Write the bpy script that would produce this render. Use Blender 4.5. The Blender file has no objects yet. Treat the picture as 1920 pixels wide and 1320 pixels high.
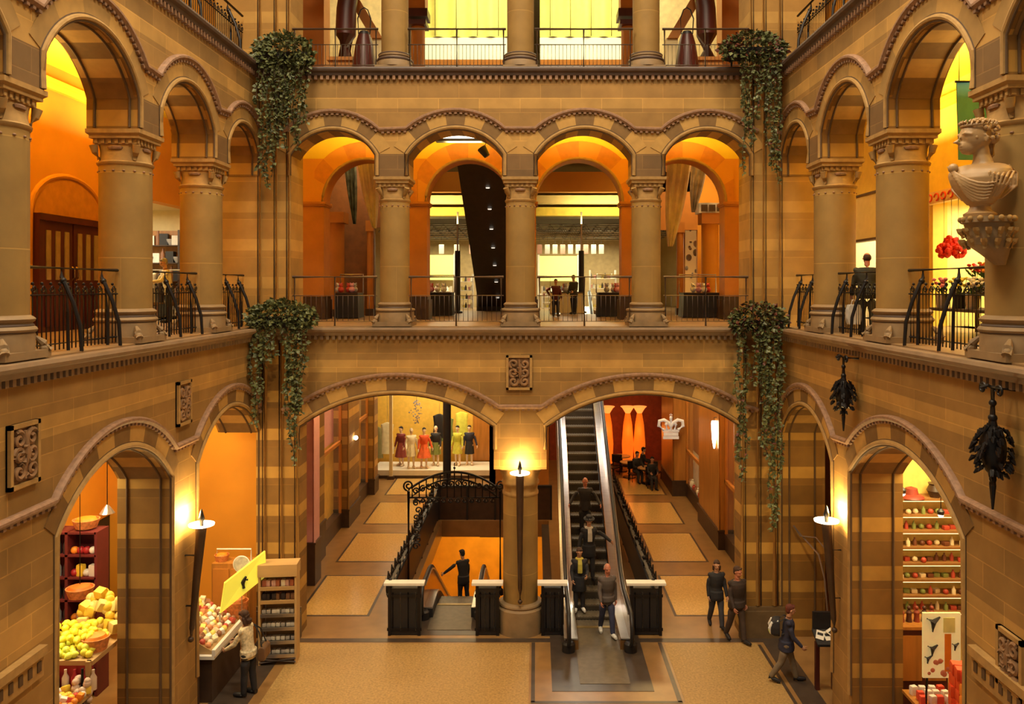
import bpy, bmesh, math, random
from mathutils import Vector, Matrix
PI = math.pi
R = random.Random(7)
SC = bpy.context.scene
COL = SC.collection
# measured frame: camera in the upper gallery, ground floor z=0
FPX, CX, CY, XC, ZC = 1530.0, 1005.0, 538.0, 0.33, 7.28
F1, F2 = 6.46, 11.83
BY, SX = 17.0, 5.45          # front plane of the far wall, half width of the court

def P(px, py, y):
    """world point of a place seen at (px,py) that stands at depth y"""
    return Vector((XC + (px - CX) * y / FPX, y, ZC + (CY - py) * y / FPX))

# ---------------------------------------------------------------- materials
def new_mat(name):
    m = bpy.data.materials.new(name); m.use_nodes = True
    nt = m.node_tree; b = nt.nodes['Principled BSDF']
    return m, nt, b
def N(nt, typ, **kw):
    n = nt.nodes.new(typ)
    for k, v in kw.items(): setattr(n, k, v)
    return n
def mat(name, col, rough=0.6, metal=0.0, var=0.12, scale=6.0, bump=0.0, emit=None, es=0.0, alpha=1.0, trans=0.0, stretch=None, col2=None):
    m, nt, b = new_mat(name)
    tc = N(nt, 'ShaderNodeTexCoord'); nz = N(nt, 'ShaderNodeTexNoise')
    nz.inputs['Scale'].default_value = scale; nz.inputs['Detail'].default_value = 4
    src = tc.outputs['Object']
    if stretch:
        mp = N(nt, 'ShaderNodeMapping'); mp.inputs['Scale'].default_value = stretch
        nt.links.new(src, mp.inputs['Vector']); src = mp.outputs['Vector']
    nt.links.new(src, nz.inputs['Vector'])
    rp = N(nt, 'ShaderNodeValToRGB')
    a = col2 if col2 else tuple(c * (1 - var) for c in col[:3])
    c = tuple(min(1, c * (1 + var)) for c in col[:3])
    rp.color_ramp.elements[0].position = 0.3; rp.color_ramp.elements[1].position = 0.7
    rp.color_ramp.elements[0].color = (*a, 1); rp.color_ramp.elements[1].color = (*c, 1)
    nt.links.new(nz.outputs['Fac'], rp.inputs['Fac'])
    nt.links.new(rp.outputs['Color'], b.inputs['Base Color'])
    b.inputs['Roughness'].default_value = rough; b.inputs['Metallic'].default_value = metal
    if trans: b.inputs['Transmission Weight'].default_value = trans
    if alpha < 1: b.inputs['Alpha'].default_value = alpha
    if emit:
        b.inputs['Emission Color'].default_value = (*emit, 1); b.inputs['Emission Strength'].default_value = es
    if bump:
        bp = N(nt, 'ShaderNodeBump'); bp.inputs['Strength'].default_value = bump; bp.inputs['Distance'].default_value = 0.02
        nt.links.new(nz.outputs['Fac'], bp.inputs['Height']); nt.links.new(bp.outputs['Normal'], b.inputs['Normal'])
    return m
def stone(name, dark, light, bands=(), period=None, bw=0.85, bh=0.295, rough=0.75, mortar=0.55, dbands=()):
    """coursed ashlar from the UV map (metres): darker and lighter blocks, bands of pale stone by height"""
    m, nt, b = new_mat(name)
    uv = N(nt, 'ShaderNodeUVMap'); sep = N(nt, 'ShaderNodeSeparateXYZ')
    nt.links.new(uv.outputs['UV'], sep.inputs['Vector'])
    br = N(nt, 'ShaderNodeTexBrick'); br.offset = 0.5
    br.inputs['Scale'].default_value = 1.0
    br.inputs['Mortar Size'].default_value = 0.009; br.inputs['Mortar Smooth'].default_value = 0.3
    br.inputs['Brick Width'].default_value = bw; br.inputs['Row Height'].default_value = bh
    br.inputs['Color1'].default_value = (0.80, 0.80, 0.80, 1); br.inputs['Color2'].default_value = (1.12, 1.1, 1.08, 1)
    br.inputs['Mortar'].default_value = (1.32, 1.3, 1.25, 1) if mortar > 0 else (0.5, 0.5, 0.5, 1)
    br.inputs['Bias'].default_value = 0.0
    nt.links.new(uv.outputs['UV'], br.inputs['Vector'])
    fac = None
    def band(lo, hi, srcsock):
        g = N(nt, 'ShaderNodeMath', operation='GREATER_THAN'); g.inputs[1].default_value = lo; nt.links.new(srcsock, g.inputs[0])
        l = N(nt, 'ShaderNodeMath', operation='LESS_THAN'); l.inputs[1].default_value = hi; nt.links.new(srcsock, l.inputs[0])
        mu = N(nt, 'ShaderNodeMath', operation='MULTIPLY'); nt.links.new(g.outputs[0], mu.inputs[0]); nt.links.new(l.outputs[0], mu.inputs[1])
        return mu.outputs[0]
    outs = [band(lo, hi, sep.outputs['Y']) for lo, hi in bands]
    if period:
        z0, per, frac = period
        s = N(nt, 'ShaderNodeMath', operation='SUBTRACT'); s.inputs[1].default_value = z0; nt.links.new(sep.outputs['Y'], s.inputs[0])
        d = N(nt, 'ShaderNodeMath', operation='DIVIDE'); d.inputs[1].default_value = per; nt.links.new(s.outputs[0], d.inputs[0])
        f = N(nt, 'ShaderNodeMath', operation='FRACT'); nt.links.new(d.outputs[0], f.inputs[0])
        l = N(nt, 'ShaderNodeMath', operation='LESS_THAN'); l.inputs[1].default_value = frac; nt.links.new(f.outputs[0], l.inputs[0])
        outs.append(l.outputs[0])
    for o in outs:
        if fac is None: fac = o
        else:
            mx = N(nt, 'ShaderNodeMath', operation='MAXIMUM'); nt.links.new(fac, mx.inputs[0]); nt.links.new(o, mx.inputs[1]); fac = mx.outputs[0]
    mix = N(nt, 'ShaderNodeMix', data_type='RGBA')
    mix.inputs['A'].default_value = (*dark, 1); mix.inputs['B'].default_value = (*light, 1)
    if fac is not None: nt.links.new(fac, mix.inputs['Factor'])
    else: mix.inputs['Factor'].default_value = 0.0
    res = mix.outputs['Result']
    for lo, hi, dc in dbands:
        mx2 = N(nt, 'ShaderNodeMix', data_type='RGBA'); mx2.inputs['B'].default_value = (*dc, 1)
        nt.links.new(band(lo, hi, sep.outputs['Y']), mx2.inputs['Factor']); nt.links.new(res, mx2.inputs['A']); res = mx2.outputs['Result']
    mul = N(nt, 'ShaderNodeMix', data_type='RGBA', blend_type='MULTIPLY'); mul.inputs['Factor'].default_value = 0.8
    nt.links.new(res, mul.inputs['A']); nt.links.new(br.outputs['Color'], mul.inputs['B'])
    tc = N(nt, 'ShaderNodeTexCoord')
    nz = N(nt, 'ShaderNodeTexNoise'); nz.inputs['Scale'].default_value = 2.3; nz.inputs['Detail'].default_value = 6
    nt.links.new(tc.outputs['Object'], nz.inputs['Vector'])
    rp = N(nt, 'ShaderNodeValToRGB'); rp.color_ramp.elements[0].position = 0.3; rp.color_ramp.elements[1].position = 0.7
    rp.color_ramp.elements[0].color = (0.82, 0.80, 0.78, 1); rp.color_ramp.elements[1].color = (1.1, 1.1, 1.1, 1)
    nt.links.new(nz.outputs['Fac'], rp.inputs['Fac'])
    mul2 = N(nt, 'ShaderNodeMix', data_type='RGBA', blend_type='MULTIPLY'); mul2.inputs['Factor'].default_value = 1.0
    nt.links.new(mul.outputs['Result'], mul2.inputs['A']); nt.links.new(rp.outputs['Color'], mul2.inputs['B'])
    nt.links.new(mul2.outputs['Result'], b.inputs['Base Color'])
    b.inputs['Roughness'].default_value = rough
    bp = N(nt, 'ShaderNodeBump'); bp.inputs['Strength'].default_value = 0.25; bp.inputs['Distance'].default_value = 0.01
    ad = N(nt, 'ShaderNodeMath', operation='ADD'); nt.links.new(br.outputs['Fac'], ad.inputs[0]); ad.inputs[1].default_value = 0
    iv = N(nt, 'ShaderNodeMath', operation='SUBTRACT'); nt.links.new(nz.outputs['Fac'], iv.inputs[0]); nt.links.new(ad.outputs[0], iv.inputs[1])
    nt.links.new(iv.outputs[0], bp.inputs['Height']); nt.links.new(bp.outputs['Normal'], b.inputs['Normal'])
    return m

# ---------------------------------------------------------------- mesh builder
def frame_from(d):
    d = d.normalized()
    up = Vector((0, 0, 1)) if abs(d.z) < 0.95 else Vector((1, 0, 0))
    x = d.cross(up).normalized(); y = x.cross(d).normalized()
    return x, y
class MB:
    def __init__(s):
        s.bm = bmesh.new(); s.uv = s.bm.loops.layers.uv.new('UVMap')
    def face(s, pts, m=0, uvs=None, smooth=False):
        vs = [s.bm.verts.new(p) for p in pts]
        try: f = s.bm.faces.new(vs)
        except ValueError: return None
        f.material_index = m; f.smooth = smooth
        if uvs:
            for l, t in zip(f.loops, uvs): l[s.uv].uv = t
        return f
    def box(s, x0, x1, y0, y1, z0, z1, m=0, M=None):
        p = [Vector(q) for q in ((x0,y0,z0),(x1,y0,z0),(x1,y1,z0),(x0,y1,z0),(x0,y0,z1),(x1,y0,z1),(x1,y1,z1),(x0,y1,z1))]
        if x0 > x1 or y0 > y1 or z0 > z1: pass
        q = [M @ v for v in p] if M else p
        vs = [s.bm.verts.new(v) for v in q]
        for idx, ax in (((0,3,2,1),'z'),((4,5,6,7),'z'),((0,1,5,4),'y'),((2,3,7,6),'y'),((1,2,6,5),'x'),((3,0,4,7),'x')):
            f = s.bm.faces.new([vs[i] for i in idx]); f.material_index = m
            for l, i in zip(f.loops, idx):
                v = q[i]
                l[s.uv].uv = (v.x, v.y) if ax == 'z' else ((v.x, v.z) if ax == 'y' else (v.y, v.z))
        return s
    def cbox(s, c, size, m=0, rz=0.0, M=None):
        T = Matrix.Translation(c) @ Matrix.Rotation(rz, 4, 'Z')
        if M: T = M @ T
        a, b, c2 = size[0]/2, size[1]/2, size[2]/2
        return s.box(-a, a, -b, b, -c2, c2, m, T)
    def ring_loft(s, rings, m=0, caps=True, smooth=True, closed=True, uvz=False):
        rows = []
        for r in rings: rows.append([s.bm.verts.new(p) for p in r])
        n = len(rows[0])
        acc = 0.0
        for i in range(len(rows) - 1):
            a, b = rows[i], rows[i+1]
            for k in range(n if closed else n - 1):
                k2 = (k + 1) % n
                try: f = s.bm.faces.new((a[k], a[k2], b[k2], b[k]))
                except ValueError: continue
                f.material_index = m; f.smooth = smooth
                if uvz:
                    us = (k, k+1, k+1, k)
                    for l, u, v in zip(f.loops, us, (a[k], a[k2], b[k2], b[k])):
                        l[s.uv].uv = (u * 0.16, v.co.z)
        if caps:
            for r, rev in ((rows[0], True), (rows[-1], False)):
                try:
                    f = s.bm.faces.new(list(reversed(r)) if rev else r); f.material_index = m; f.smooth = False
                except ValueError: pass
        return s
    def lathe(s, prof, n=24, c=(0,0,0), m=0, smooth=True, caps=True, M=None, uvz=False, sq=0.0):
        rings = []
        for r, z in prof:
            ring = []
            for k in range(n):
                a = 2*PI*(k+0.5)/n
                rr = r
                v = Vector((c[0] + rr*math.cos(a), c[1] + rr*math.sin(a), c[2] + z))
                ring.append(M @ v if M else v)
            rings.append(ring)
        return s.ring_loft(rings, m, caps, smooth, uvz=uvz)
    def tube(s, path, r, n=8, m=0, smooth=True, caps=True, closed=False):
        path = [Vector(p) for p in path]
        rad = r if isinstance(r, (list, tuple)) else [r]*len(path)
        rings = []; px = None
        for i, p in enumerate(path):
            if closed: d = path[(i+1) % len(path)] - path[i-1]
            elif i == 0: d = path[1] - p
            elif i == len(path)-1: d = p - path[i-1]
            else: d = path[i+1] - path[i-1]
            if d.length < 1e-9: d = Vector((0,0,1))
            d.normalize()
            if px is None: x, y = frame_from(d)
            else:
                x = (px - d * px.dot(d))
                x = x.normalized() if x.length > 1e-6 else frame_from(d)[0]
                y = d.cross(x)
            px = x
            rings.append([p + (x*math.cos(2*PI*k/n) + y*math.sin(2*PI*k/n))*rad[i] for k in range(n)])
        if closed: rings.append(rings[0]); caps = False
        return s.ring_loft(rings, m, caps, smooth)
    def sweep(s, prof, path, m=0, up=Vector((0,0,1)), smooth=False, side=1):
        """extrude a closed 2-D profile (out, up) along a path of (point, outward normal)"""
        rings = []
        for p, nrm, upv in path:
            rings.append([Vector(p) + Vector(nrm)*a + Vector(upv)*b for a, b in prof])
        return s.ring_loft(rings, m, True, smooth)
    def sphere(s, c, r, nu=12, nv=8, m=0, sc=(1,1,1), M=None):
        rings = []
        for i in range(nv+1):
            t = -PI/2 + PI*i/nv
            t = max(-PI/2+0.02, min(PI/2-0.02, t))
            ring = []
            for k in range(nu):
                a = 2*PI*k/nu
                v = Vector((c[0]+r*sc[0]*math.cos(t)*math.cos(a), c[1]+r*sc[1]*math.cos(t)*math.sin(a), c[2]+r*sc[2]*math.sin(t)))
                ring.append(M @ v if M else v)
            rings.append(ring)
        return s.ring_loft(rings, m, True, True)
    def build(s, name, mats, parent=None, loc=None, rz=0.0, sharp=40, normals=True):
        if normals: bmesh.ops.recalc_face_normals(s.bm, faces=s.bm.faces[:])
        me = bpy.data.meshes.new(name); s.bm.to_mesh(me); s.bm.free()
        for mm in (mats if isinstance(mats, (list, tuple)) else [mats]): me.materials.append(mm)
        if sharp: me.set_sharp_from_angle(angle=math.radians(sharp))
        o = bpy.data.objects.new(name, me); COL.objects.link(o)
        if parent: o.parent = parent
        if loc is not None: o.location = loc
        o.rotation_euler = (0, 0, rz)
        return o
def tag(o, label=None, cat=None, group=None, kind=None):
    if label:
        o['label'] = label
        if len(label.split()) > 16: print('LONG', len(label.split()), label)
    if cat: o['category'] = cat
    if group: o['group'] = group
    if kind: o['kind'] = kind
    return o
def thing(name, label, cat, loc=(0,0,0), rz=0.0, group=None):
    o = bpy.data.objects.new(name, None); COL.objects.link(o); o.empty_display_size = 0.2
    o.location = loc; o.rotation_euler = (0, 0, rz)
    return tag(o, label, cat, group)
def struct(name, mb, mats, parent=None, sharp=40):
    o = mb.build(name, mats, parent, sharp=sharp)
    if parent is None: o['kind'] = 'structure'
    return o
KIDS = {}
def children(o): return [c for c in COL.objects if c.parent == o]
def dup(root, loc, rz=None, label=None, group=None, cache={}):
    r = root.copy(); COL.objects.link(r); r.location = loc
    if rz is not None: r.rotation_euler = (0, 0, rz)
    if label: r['label'] = label
    if group: r['group'] = group
    if root.name not in cache: cache[root.name] = [(c, [g for g in bpy.data.objects if g.parent == c]) for c in bpy.data.objects if c.parent == root]
    for ch, gs in cache[root.name]:
        c = ch.copy(); COL.objects.link(c); c.parent = r
        for g in gs:
            d = g.copy(); COL.objects.link(d); d.parent = c
    return r
def lamp(name, typ, loc, power, col=(1, .75, .42), size=0.3, size2=None, rot=(0,0,0), spot=None, spread=None):
    l = bpy.data.lights.new(name, typ); l.energy = power; l.color = col
    if typ == 'AREA':
        l.size = size
        if size2: l.shape = 'RECTANGLE'; l.size_y = size2
        if spread: l.spread = spread
    elif typ in ('POINT', 'SPOT'): l.shadow_soft_size = size
    if typ == 'SPOT' and spot: l.spot_size = spot; l.spot_blend = 0.6
    o = bpy.data.objects.new(name, l); COL.objects.link(o); o.location = loc; o.rotation_euler = rot
    return o
# ================================================================ materials of the place
LT, DK = (0.46, 0.265, 0.068), (0.235, 0.115, 0.018)
M_FASC = stone('ashlar_fascia', (0.315, 0.175, 0.045), LT, bands=((3.14, 3.68), (5.50, 5.76), (11.0, 11.22), (10.05, 10.5)), dbands=((9.5, 10.05, (0.19, 0.105, 0.034)),))
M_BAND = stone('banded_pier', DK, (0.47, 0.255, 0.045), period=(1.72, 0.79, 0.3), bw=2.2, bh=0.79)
M_BAND2 = stone('banded_pier_lit', (0.36, 0.195, 0.042), (0.46, 0.265, 0.062), period=(1.72, 0.79, 0.3), bw=2.2, bh=0.79)  # brighter copy of the pier bands, gallery light painted into the colour
M_VM = mat('mid_voussoir', (0.335, 0.195, 0.055), 0.75, var=.1, bump=.1)
M_SHAFT = stone('column_stone', (0.335, 0.20, 0.052), LT, bw=9, bh=1.25)
M_VL = mat('pale_voussoir', LT, 0.75, var=.1, bump=.1); M_VD = mat('dark_voussoir', (0.20, 0.108, 0.03), 0.75, var=.12, bump=.1)
M_CARV = mat('carved_stone', (0.37, 0.215, 0.065), 0.75, var=.15, scale=9, bump=.2)
M_BASE = mat('grey_base_stone', (0.25, 0.16, 0.075), 0.65, var=.15, scale=5, bump=.1)
M_BASEB = mat('dark_plinth_stone', (0.13, 0.08, 0.035), 0.6, var=.15, scale=5)
M_LEDGE = mat('worn_ledge_stone', (0.24, 0.155, 0.085), 0.6, var=.15, scale=4, bump=.1)
M_DLEDGE = mat('dark_ledge_stone', (0.10, 0.065, 0.05), 0.55, var=.2, scale=4)
M_HOOD = mat('terracotta_hood', (0.27, 0.15, 0.085), 0.7, var=.25, scale=14, bump=.3)
M_GROOVE = mat('dark_groove', (0.10, 0.055, 0.022), 0.8)
M_ORG = mat('orange_plaster', (0.66, 0.27, 0.016), 0.7, var=.06, scale=1.5)
M_ORGD = mat('orange_stone_pier', (0.47, 0.17, 0.018), 0.6, var=.12, scale=2.5)
M_YEL = mat('yellow_ceiling_paint', (0.80, 0.55, 0.02), 0.7, var=.04, scale=2)
M_CREAM = mat('cream_paint', (0.72, 0.58, 0.30), 0.7, var=.05)
M_IRON = mat('black_iron', (0.016, 0.013, 0.013), 0.42, 0.5, var=.2)
M_RAIL = mat('grey_steel_rail', (0.22, 0.17, 0.145), 0.35, 0.7, var=.1)
M_STEEL = mat('brushed_steel', (0.55, 0.52, 0.48), 0.28, 0.9, var=.08, scale=3, stretch=(1, 1, 12))
M_DARK = mat('near_black', (0.012, 0.010, 0.011), 0.5, var=.2)
M_DBROWN = mat('dark_brown', (0.055, 0.028, 0.015), 0.45, var=.2)
M_WOODR = mat('mahogany', (0.075, 0.012, 0.008), 0.4, var=.25, scale=4, stretch=(1, 1, .15))
M_WOOD = mat('light_pine', (0.50, 0.31, 0.12), 0.55, var=.12, scale=5, stretch=(.2, 1, 1))
M_WHITE = mat('white_paint', (0.75, 0.70, 0.60), 0.5, var=.05)
M_GLASS = mat('shop_glass', (0.9, 0.9, 0.88), 0.03, var=0, alpha=0.05)

# ================================================================ local wall frames
def wf(side):
    if side == 'back': return lambda u, d, z: Vector((u, BY + d, z))
    if side == 'left': return lambda u, d, z: Vector((-SX - d, u, z))
    return lambda u, d, z: Vector((SX + d, u, z))
def arch_pts(ua, ub, zs, zc, n=20, off=0.0):
    """points of a segmental arch from the left to the right springing, grown outward by off"""
    c = (ua + ub)/2; h = (ub - ua)/2; r = zc - zs
    rad = (h*h + r*r)/(2*r); zo = zc - rad
    a = math.asin(min(1, h/rad)); a = a if r <= h else PI - a
    return [(c + (rad+off)*math.sin(-a + 2*a*i/n), zo + (rad+off)*math.cos(-a + 2*a*i/n)) for i in range(n+1)]
def arcade(name, f, u0, u1, z0, z1, ops, t, mats, front=0.0):
    """wall with arched openings; ops = (ua, ub, zspring, zcrown)"""
    mb = MB()
    def quad(a, b, c, d, m=0, uv=None):
        mb.face([f(*a), f(*b), f(*c), f(*d)], m, uv or [(p[0], p[2]) for p in (a, b, c, d)])
    edges = [u0]
    for o in ops: edges += [o[0], o[1]]
    edges.append(u1)
    for i in range(0, len(edges), 2):
        a, b = edges[i], edges[i+1]
        if b - a > 0.01:
            for d in (front, t): quad((a, d, z0), (b, d, z0), (b, d, z1), (a, d, z1))
            quad((a, front, z0), (b, front, z0), (b, t, z0), (a, t, z0), 0, [(a, front), (b, front), (b, t), (a, t)])
    for ua, ub, zs, zc in ops:
        ap = arch_pts(ua, ub, zs, zc)
        for (a, za), (b, zb) in zip(ap, ap[1:]):
            for d in (front, t): quad((a, d, za), (b, d, zb), (b, d, z1), (a, d, z1))
            quad((a, front, za), (b, front, zb), (b, t, zb), (a, t, za), 1, [(front, a), (front, b), (t, b), (t, a)])
        for u in (ua, ub):
            if abs(u-u0) < .01 or abs(u-u1) < .01: continue
            quad((u, front, z0), (u, t, z0), (u, t, zs), (u, front, zs), 1, [(front, z0), (t, z0), (t, zs), (front, zs)])
    quad((u0, front, z1), (u1, front, z1), (u1, t, z1), (u0, t, z1))
    for u in (u0, u1):
        if not any(abs(u - o[0]) < .01 or abs(u - o[1]) < .01 for o in ops):
            quad((u, front, z0), (u, t, z0), (u, t, z1), (u, front, z1), 0, [(front, z0), (t, z0), (t, z1), (front, z1)])
    bmesh.ops.remove_doubles(mb.bm, verts=mb.bm.verts[:], dist=1e-4)
    return struct(name, mb, mats)
def ring_blocks(f, op, n, th, proud, parent, inner=0.07, name='voussoirs', dk=None):
    ua, ub, zs, zc = op
    mb = MB(); k = 4*n
    a = arch_pts(ua, ub, zs, zc, k, inner); b = arch_pts(ua, ub, zs, zc, k, th)
    for i in range(k):
        m = (i//4 + (0 if (n//2) % 2 == 0 else 1)) % 2
        g0 = .0
        p = [f(a[i][0], -proud, a[i][1]), f(a[i+1][0], -proud, a[i+1][1]), f(b[i+1][0], -proud, b[i+1][1]), f(b[i][0], -proud, b[i][1])]
        q = [f(a[i][0], .02, a[i][1]), f(a[i+1][0], .02, a[i+1][1]), f(b[i+1][0], .02, b[i+1][1]), f(b[i][0], .02, b[i][1])]
        mb.face(p, m); mb.face([p[0], p[1], q[1], q[0]], m); mb.face([p[2], p[3], q[3], q[2]], m)
        if i % 4 == 0: mb.face([p[0], p[3], q[3], q[0]], m)
        if i == k-1: mb.face([p[1], p[2], q[2], q[1]], m)
    return mb.build(name, [dk or M_VD, M_VL], parent, sharp=None)
def soffit_bands(f, op, n, d0, d1, parent):
    """pale stone ribs set across the underside of an arch"""
    ua, ub, zs, zc = op
    mb = MB(); k = 4*n; a = arch_pts(ua, ub, zs, zc, k, -0.006)
    for i in range(k):
        m = (i//4) % 2
        mb.face([f(a[i][0], d0, a[i][1]), f(a[i+1][0], d0, a[i+1][1]), f(a[i+1][0], d1, a[i+1][1]), f(a[i][0], d1, a[i][1])], m)
    return mb.build('soffit_blocks', [M_VD, M_VL], parent, sharp=None, normals=False)
def moulding(f, ops, parent, zhood, ends, off=0.36, r=0.045, flat=None):
    """hood moulding running over the arches and level between them, plus a roll along each arch edge"""
    pts = []
    u0, u1 = ends
    pts.append((u0, zhood))
    for op in ops:
        ap = [p for p in arch_pts(*op, 28, off) if p[1] > zhood]
        if ap: pts += ap
    pts.append((u1, zhood))
    mb = MB()
    prof = [(-.02, -r), (.05, -r), (.085, -r*.2), (.085, r*.5), (.05, r), (-.02, r)]
    path = []
    o0 = f(0, 0, 0); out = (f(0, -1, 0) - o0)
    for i, (u, z) in enumerate(pts):
        a = pts[max(0, i-1)]; b = pts[min(len(pts)-1, i+1)]
        t = Vector((b[0]-a[0], b[1]-a[1])).normalized()
        nu, nz = -t.y, t.x
        upv = f(nu, 0, nz) - o0
        path.append((f(u, 0, z), out, upv))
    mb.sweep(prof, path)
    hood = mb.build('hood_moulding', M_HOOD, parent, sharp=30)
    # little blocks under the hood
    mb = MB(); dist = 0.0; last = pts[0]
    for i in range(1, len(pts)):
        a, b = Vector(pts[i-1]), Vector(pts[i]); L = (b-a).length; s = 0
        t = (b-a)/L if L > 1e-6 else Vector((1, 0))
        while dist <= L:
            p = a + t*dist; nrm = Vector((-t.y, t.x))
            c = p - nrm*(r + .018)
            q = []
            for su, sz in ((-.028, -.018), (.028, -.018), (.028, .018), (-.028, .018)):
                w = c + t*su + nrm*sz; q.append(w)
            fr = [f(w.x, -.05, w.y) for w in q]; bk = [f(w.x, .0, w.y) for w in q]
            mb.face(fr)
            for k in range(4): mb.face([fr[k], fr[(k+1) % 4], bk[(k+1) % 4], bk[k]])
            dist += 0.115
        dist -= L
    mb.build('hood_dentils', M_HOOD, parent, sharp=None)
    rl = MB(); gr = MB()
    for op in ops:
        zb = flat if flat is not None else op[2]
        for ofs, rad, tgt, dd in ((0.045, 0.04, rl, -.012), (0.0, .018, gr, -.004), (0.088, .012, gr, -.006)):
            ap = arch_pts(*op, 28, ofs)
            pts3 = [f(ap[0][0], dd, zb)] + [f(u, dd, z) for u, z in ap] + [f(ap[-1][0], dd, zb)]
            tgt.tube(pts3, rad, 8)
    rl.build('edge_roll', M_CARV, parent); gr.build('edge_groove', M_GROOVE, parent)

def jamb_lines(f, ops, parent, d0, d1, zb):
    mb = MB()
    for op in ops:
        for d in (d0, d1):
            ap = arch_pts(*op, 28, -.008)
            mb.tube([f(ap[0][0]+.008, d, zb)] + [f(u, d, z) for u, z in ap] + ([f(ap[-1][0]-.008, d, zb)] if op[1] < 17 else []), .02, 6)
    mb.build('jamb_groove', M_GROOVE, parent)
# ================================================================ the far wall
fb, fl, fr_ = wf('back'), wf('left'), wf('right')
ST = [M_FASC, M_BAND]
G_B = [(-4.6, -.55, 4.36, 5.04), (.55, 4.6, 4.36, 5.04)]
wall_back = arcade('wall_back', fb, -4.6, 4.6, 3.48, 6.27, G_B, .55, ST)
for op in G_B: ring_blocks(fb, op, 11, .36, .015, wall_back); soffit_bands(fb, op, 11, .05, .54, wall_back)
moulding(fb, G_B, wall_back, 4.72, (-4.95, 4.95), off=.41, flat=3.9)
L1_B = [(-4.78, -3.02, 10.02, 10.54), (-2.33, -.36, 10.02, 10.56), (.36, 2.33, 10.02, 10.56), (3.02, 4.78, 10.02, 10.54)]
wall_back_up = arcade('wall_back.001', fb, -4.78, 4.78, 9.58, 11.68, L1_B, .72, ST)
for op in L1_B: ring_blocks(fb, op, 7, .35, .012, wall_back_up, .1); soffit_bands(fb, op, 9, .05, .7, wall_back_up)
moulding(fb, L1_B, wall_back_up, 10.52, (-4.95, 4.95), off=.40, flat=9.6)
# corner piers with vertical rolls
for nm, sx in (('left', -1), ('right', 1)):
    mb = MB()
    a, b = (4.6, 6.35)
    mb.box(sx*a, sx*b, BY, BY+.55, 0, 6.2) if sx > 0 else mb.box(-5.5, -a, BY, BY+.55, 0, 6.2)
    x0, x1 = (4.78, 6.35) if sx > 0 else (-6.35, -4.78)
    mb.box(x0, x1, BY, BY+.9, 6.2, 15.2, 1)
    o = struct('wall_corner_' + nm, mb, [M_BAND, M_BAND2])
    mb = MB(); gv = MB()
    for x in (4.80, 5.06, 5.4):
        mb.tube([(sx*x, BY-.01, 6.5), (sx*x, BY-.01, 11.6)], .04, 8); mb.tube([(sx*x, BY-.01, 11.9), (sx*x, BY-.01, 15.2)], .045, 8)
        gv.tube([(sx*(x+.06), BY-.004, 6.5), (sx*(x+.06), BY-.004, 11.6)], .018, 6); gv.tube([(sx*(x+.06), BY-.004, 11.9), (sx*(x+.06), BY-.004, 15.2)], .018, 6)
    for x in (4.63, 4.95, 5.3):
        mb.tube([(sx*x, BY-.01, .65), (sx*x, BY-.01, 6.15)], .05, 8); gv.tube([(sx*(x+.065), BY-.004, .65), (sx*(x+.065), BY-.004, 6.15)], .018, 6)
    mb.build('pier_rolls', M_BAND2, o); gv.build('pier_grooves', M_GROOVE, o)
    mb = MB(); xa, xb = (4.55, 5.5) if sx > 0 else (-5.5, -4.55)
    mb.box(xa, xb, BY-.09, BY, 0, .55); mb.box(xa, xb, BY-.05, BY, .55, .63)
    struct('baseboard_' + nm, mb, M_BASEB)
# ================================================================ side walls
G_S = [(9.85, 12.9, 4.25, 5.0), (13.93, 17.0, 4.25, 5.0)]
G_SR = [(9.78, 13.25, 4.25, 5.0), (14.1, 16.98, 4.25, 5.0)]
L1_S = [(6.2, 8.87, 10.02, 10.7), (9.59, 11.87, 10.02, 10.72), (12.6, 14.64, 10.02, 10.66), (15.36, 16.99, 10.02, 10.5)]
SIDE = {}
for nm, f in (('left', fl), ('right', fr_)):
    GS = G_S if nm == 'left' else G_SR
    w = arcade('wall_' + nm, f, 5.6, 17.0, 0, 6.27, G_S if nm == 'left' else G_SR, .84, ST); SIDE[nm] = w
    for op in GS: ring_blocks(f, op, 9, .34, .015, w); soffit_bands(f, op, 11, .05, .8, w)
    moulding(f, GS, w, 4.70, (5.7, 16.95), off=.40, flat=.65); jamb_lines(f, GS, w, .15, .68, .3)
    w2 = arcade('wall_' + nm + '.001', f, 5.6, 17.0, 9.58, 11.68, L1_S, .76, ST)
    for op in L1_S: ring_blocks(f, op, 5, .33, .010, w2, .1, dk=M_VM); soffit_bands(f, op, 9, .06, .74, w2)
    moulding(f, L1_S, w2, 10.48, (5.7, 16.95), off=.40, flat=9.6); jamb_lines(f, L1_S, w2, .13, .64, 9.6)
    # stepped dentil string on the near wall
    mb = MB(); de = MB()
    p = lambda d0, d1, u0, u1, z0, z1, t=mb: [t.face([f(u0, d0, z0), f(u1, d0, z0), f(u1, d0, z1), f(u0, d0, z1)]), t.face([f(u0, d0, z1), f(u1, d0, z1), f(u1, d1, z1), f(u0, d1, z1)]), t.face([f(u0, d0, z0), f(u1, d0, z0), f(u1, d1, z0), f(u0, d1, z0)]), t.face([f(u0, d0, z0), f(u0, d1, z0), f(u0, d1, z1), f(u0, d0, z1)]), t.face([f(u1, d0, z0), f(u1, d1, z0), f(u1, d1, z1), f(u1, d0, z1)])]
    p(-.10, 0, 5.7, 9.5, 3.02, 3.12)
    p(-.05, 0, 5.7, 9.5, 2.76, 3.02)
    u = 5.8
    while u < 9.4: p(-.062, -.05, u, u+.07, 2.84, 2.96, de); u += .17
    t = struct('trim_' + nm, mb, M_CARV); de.build('dentils', M_GROOVE, t)
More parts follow.
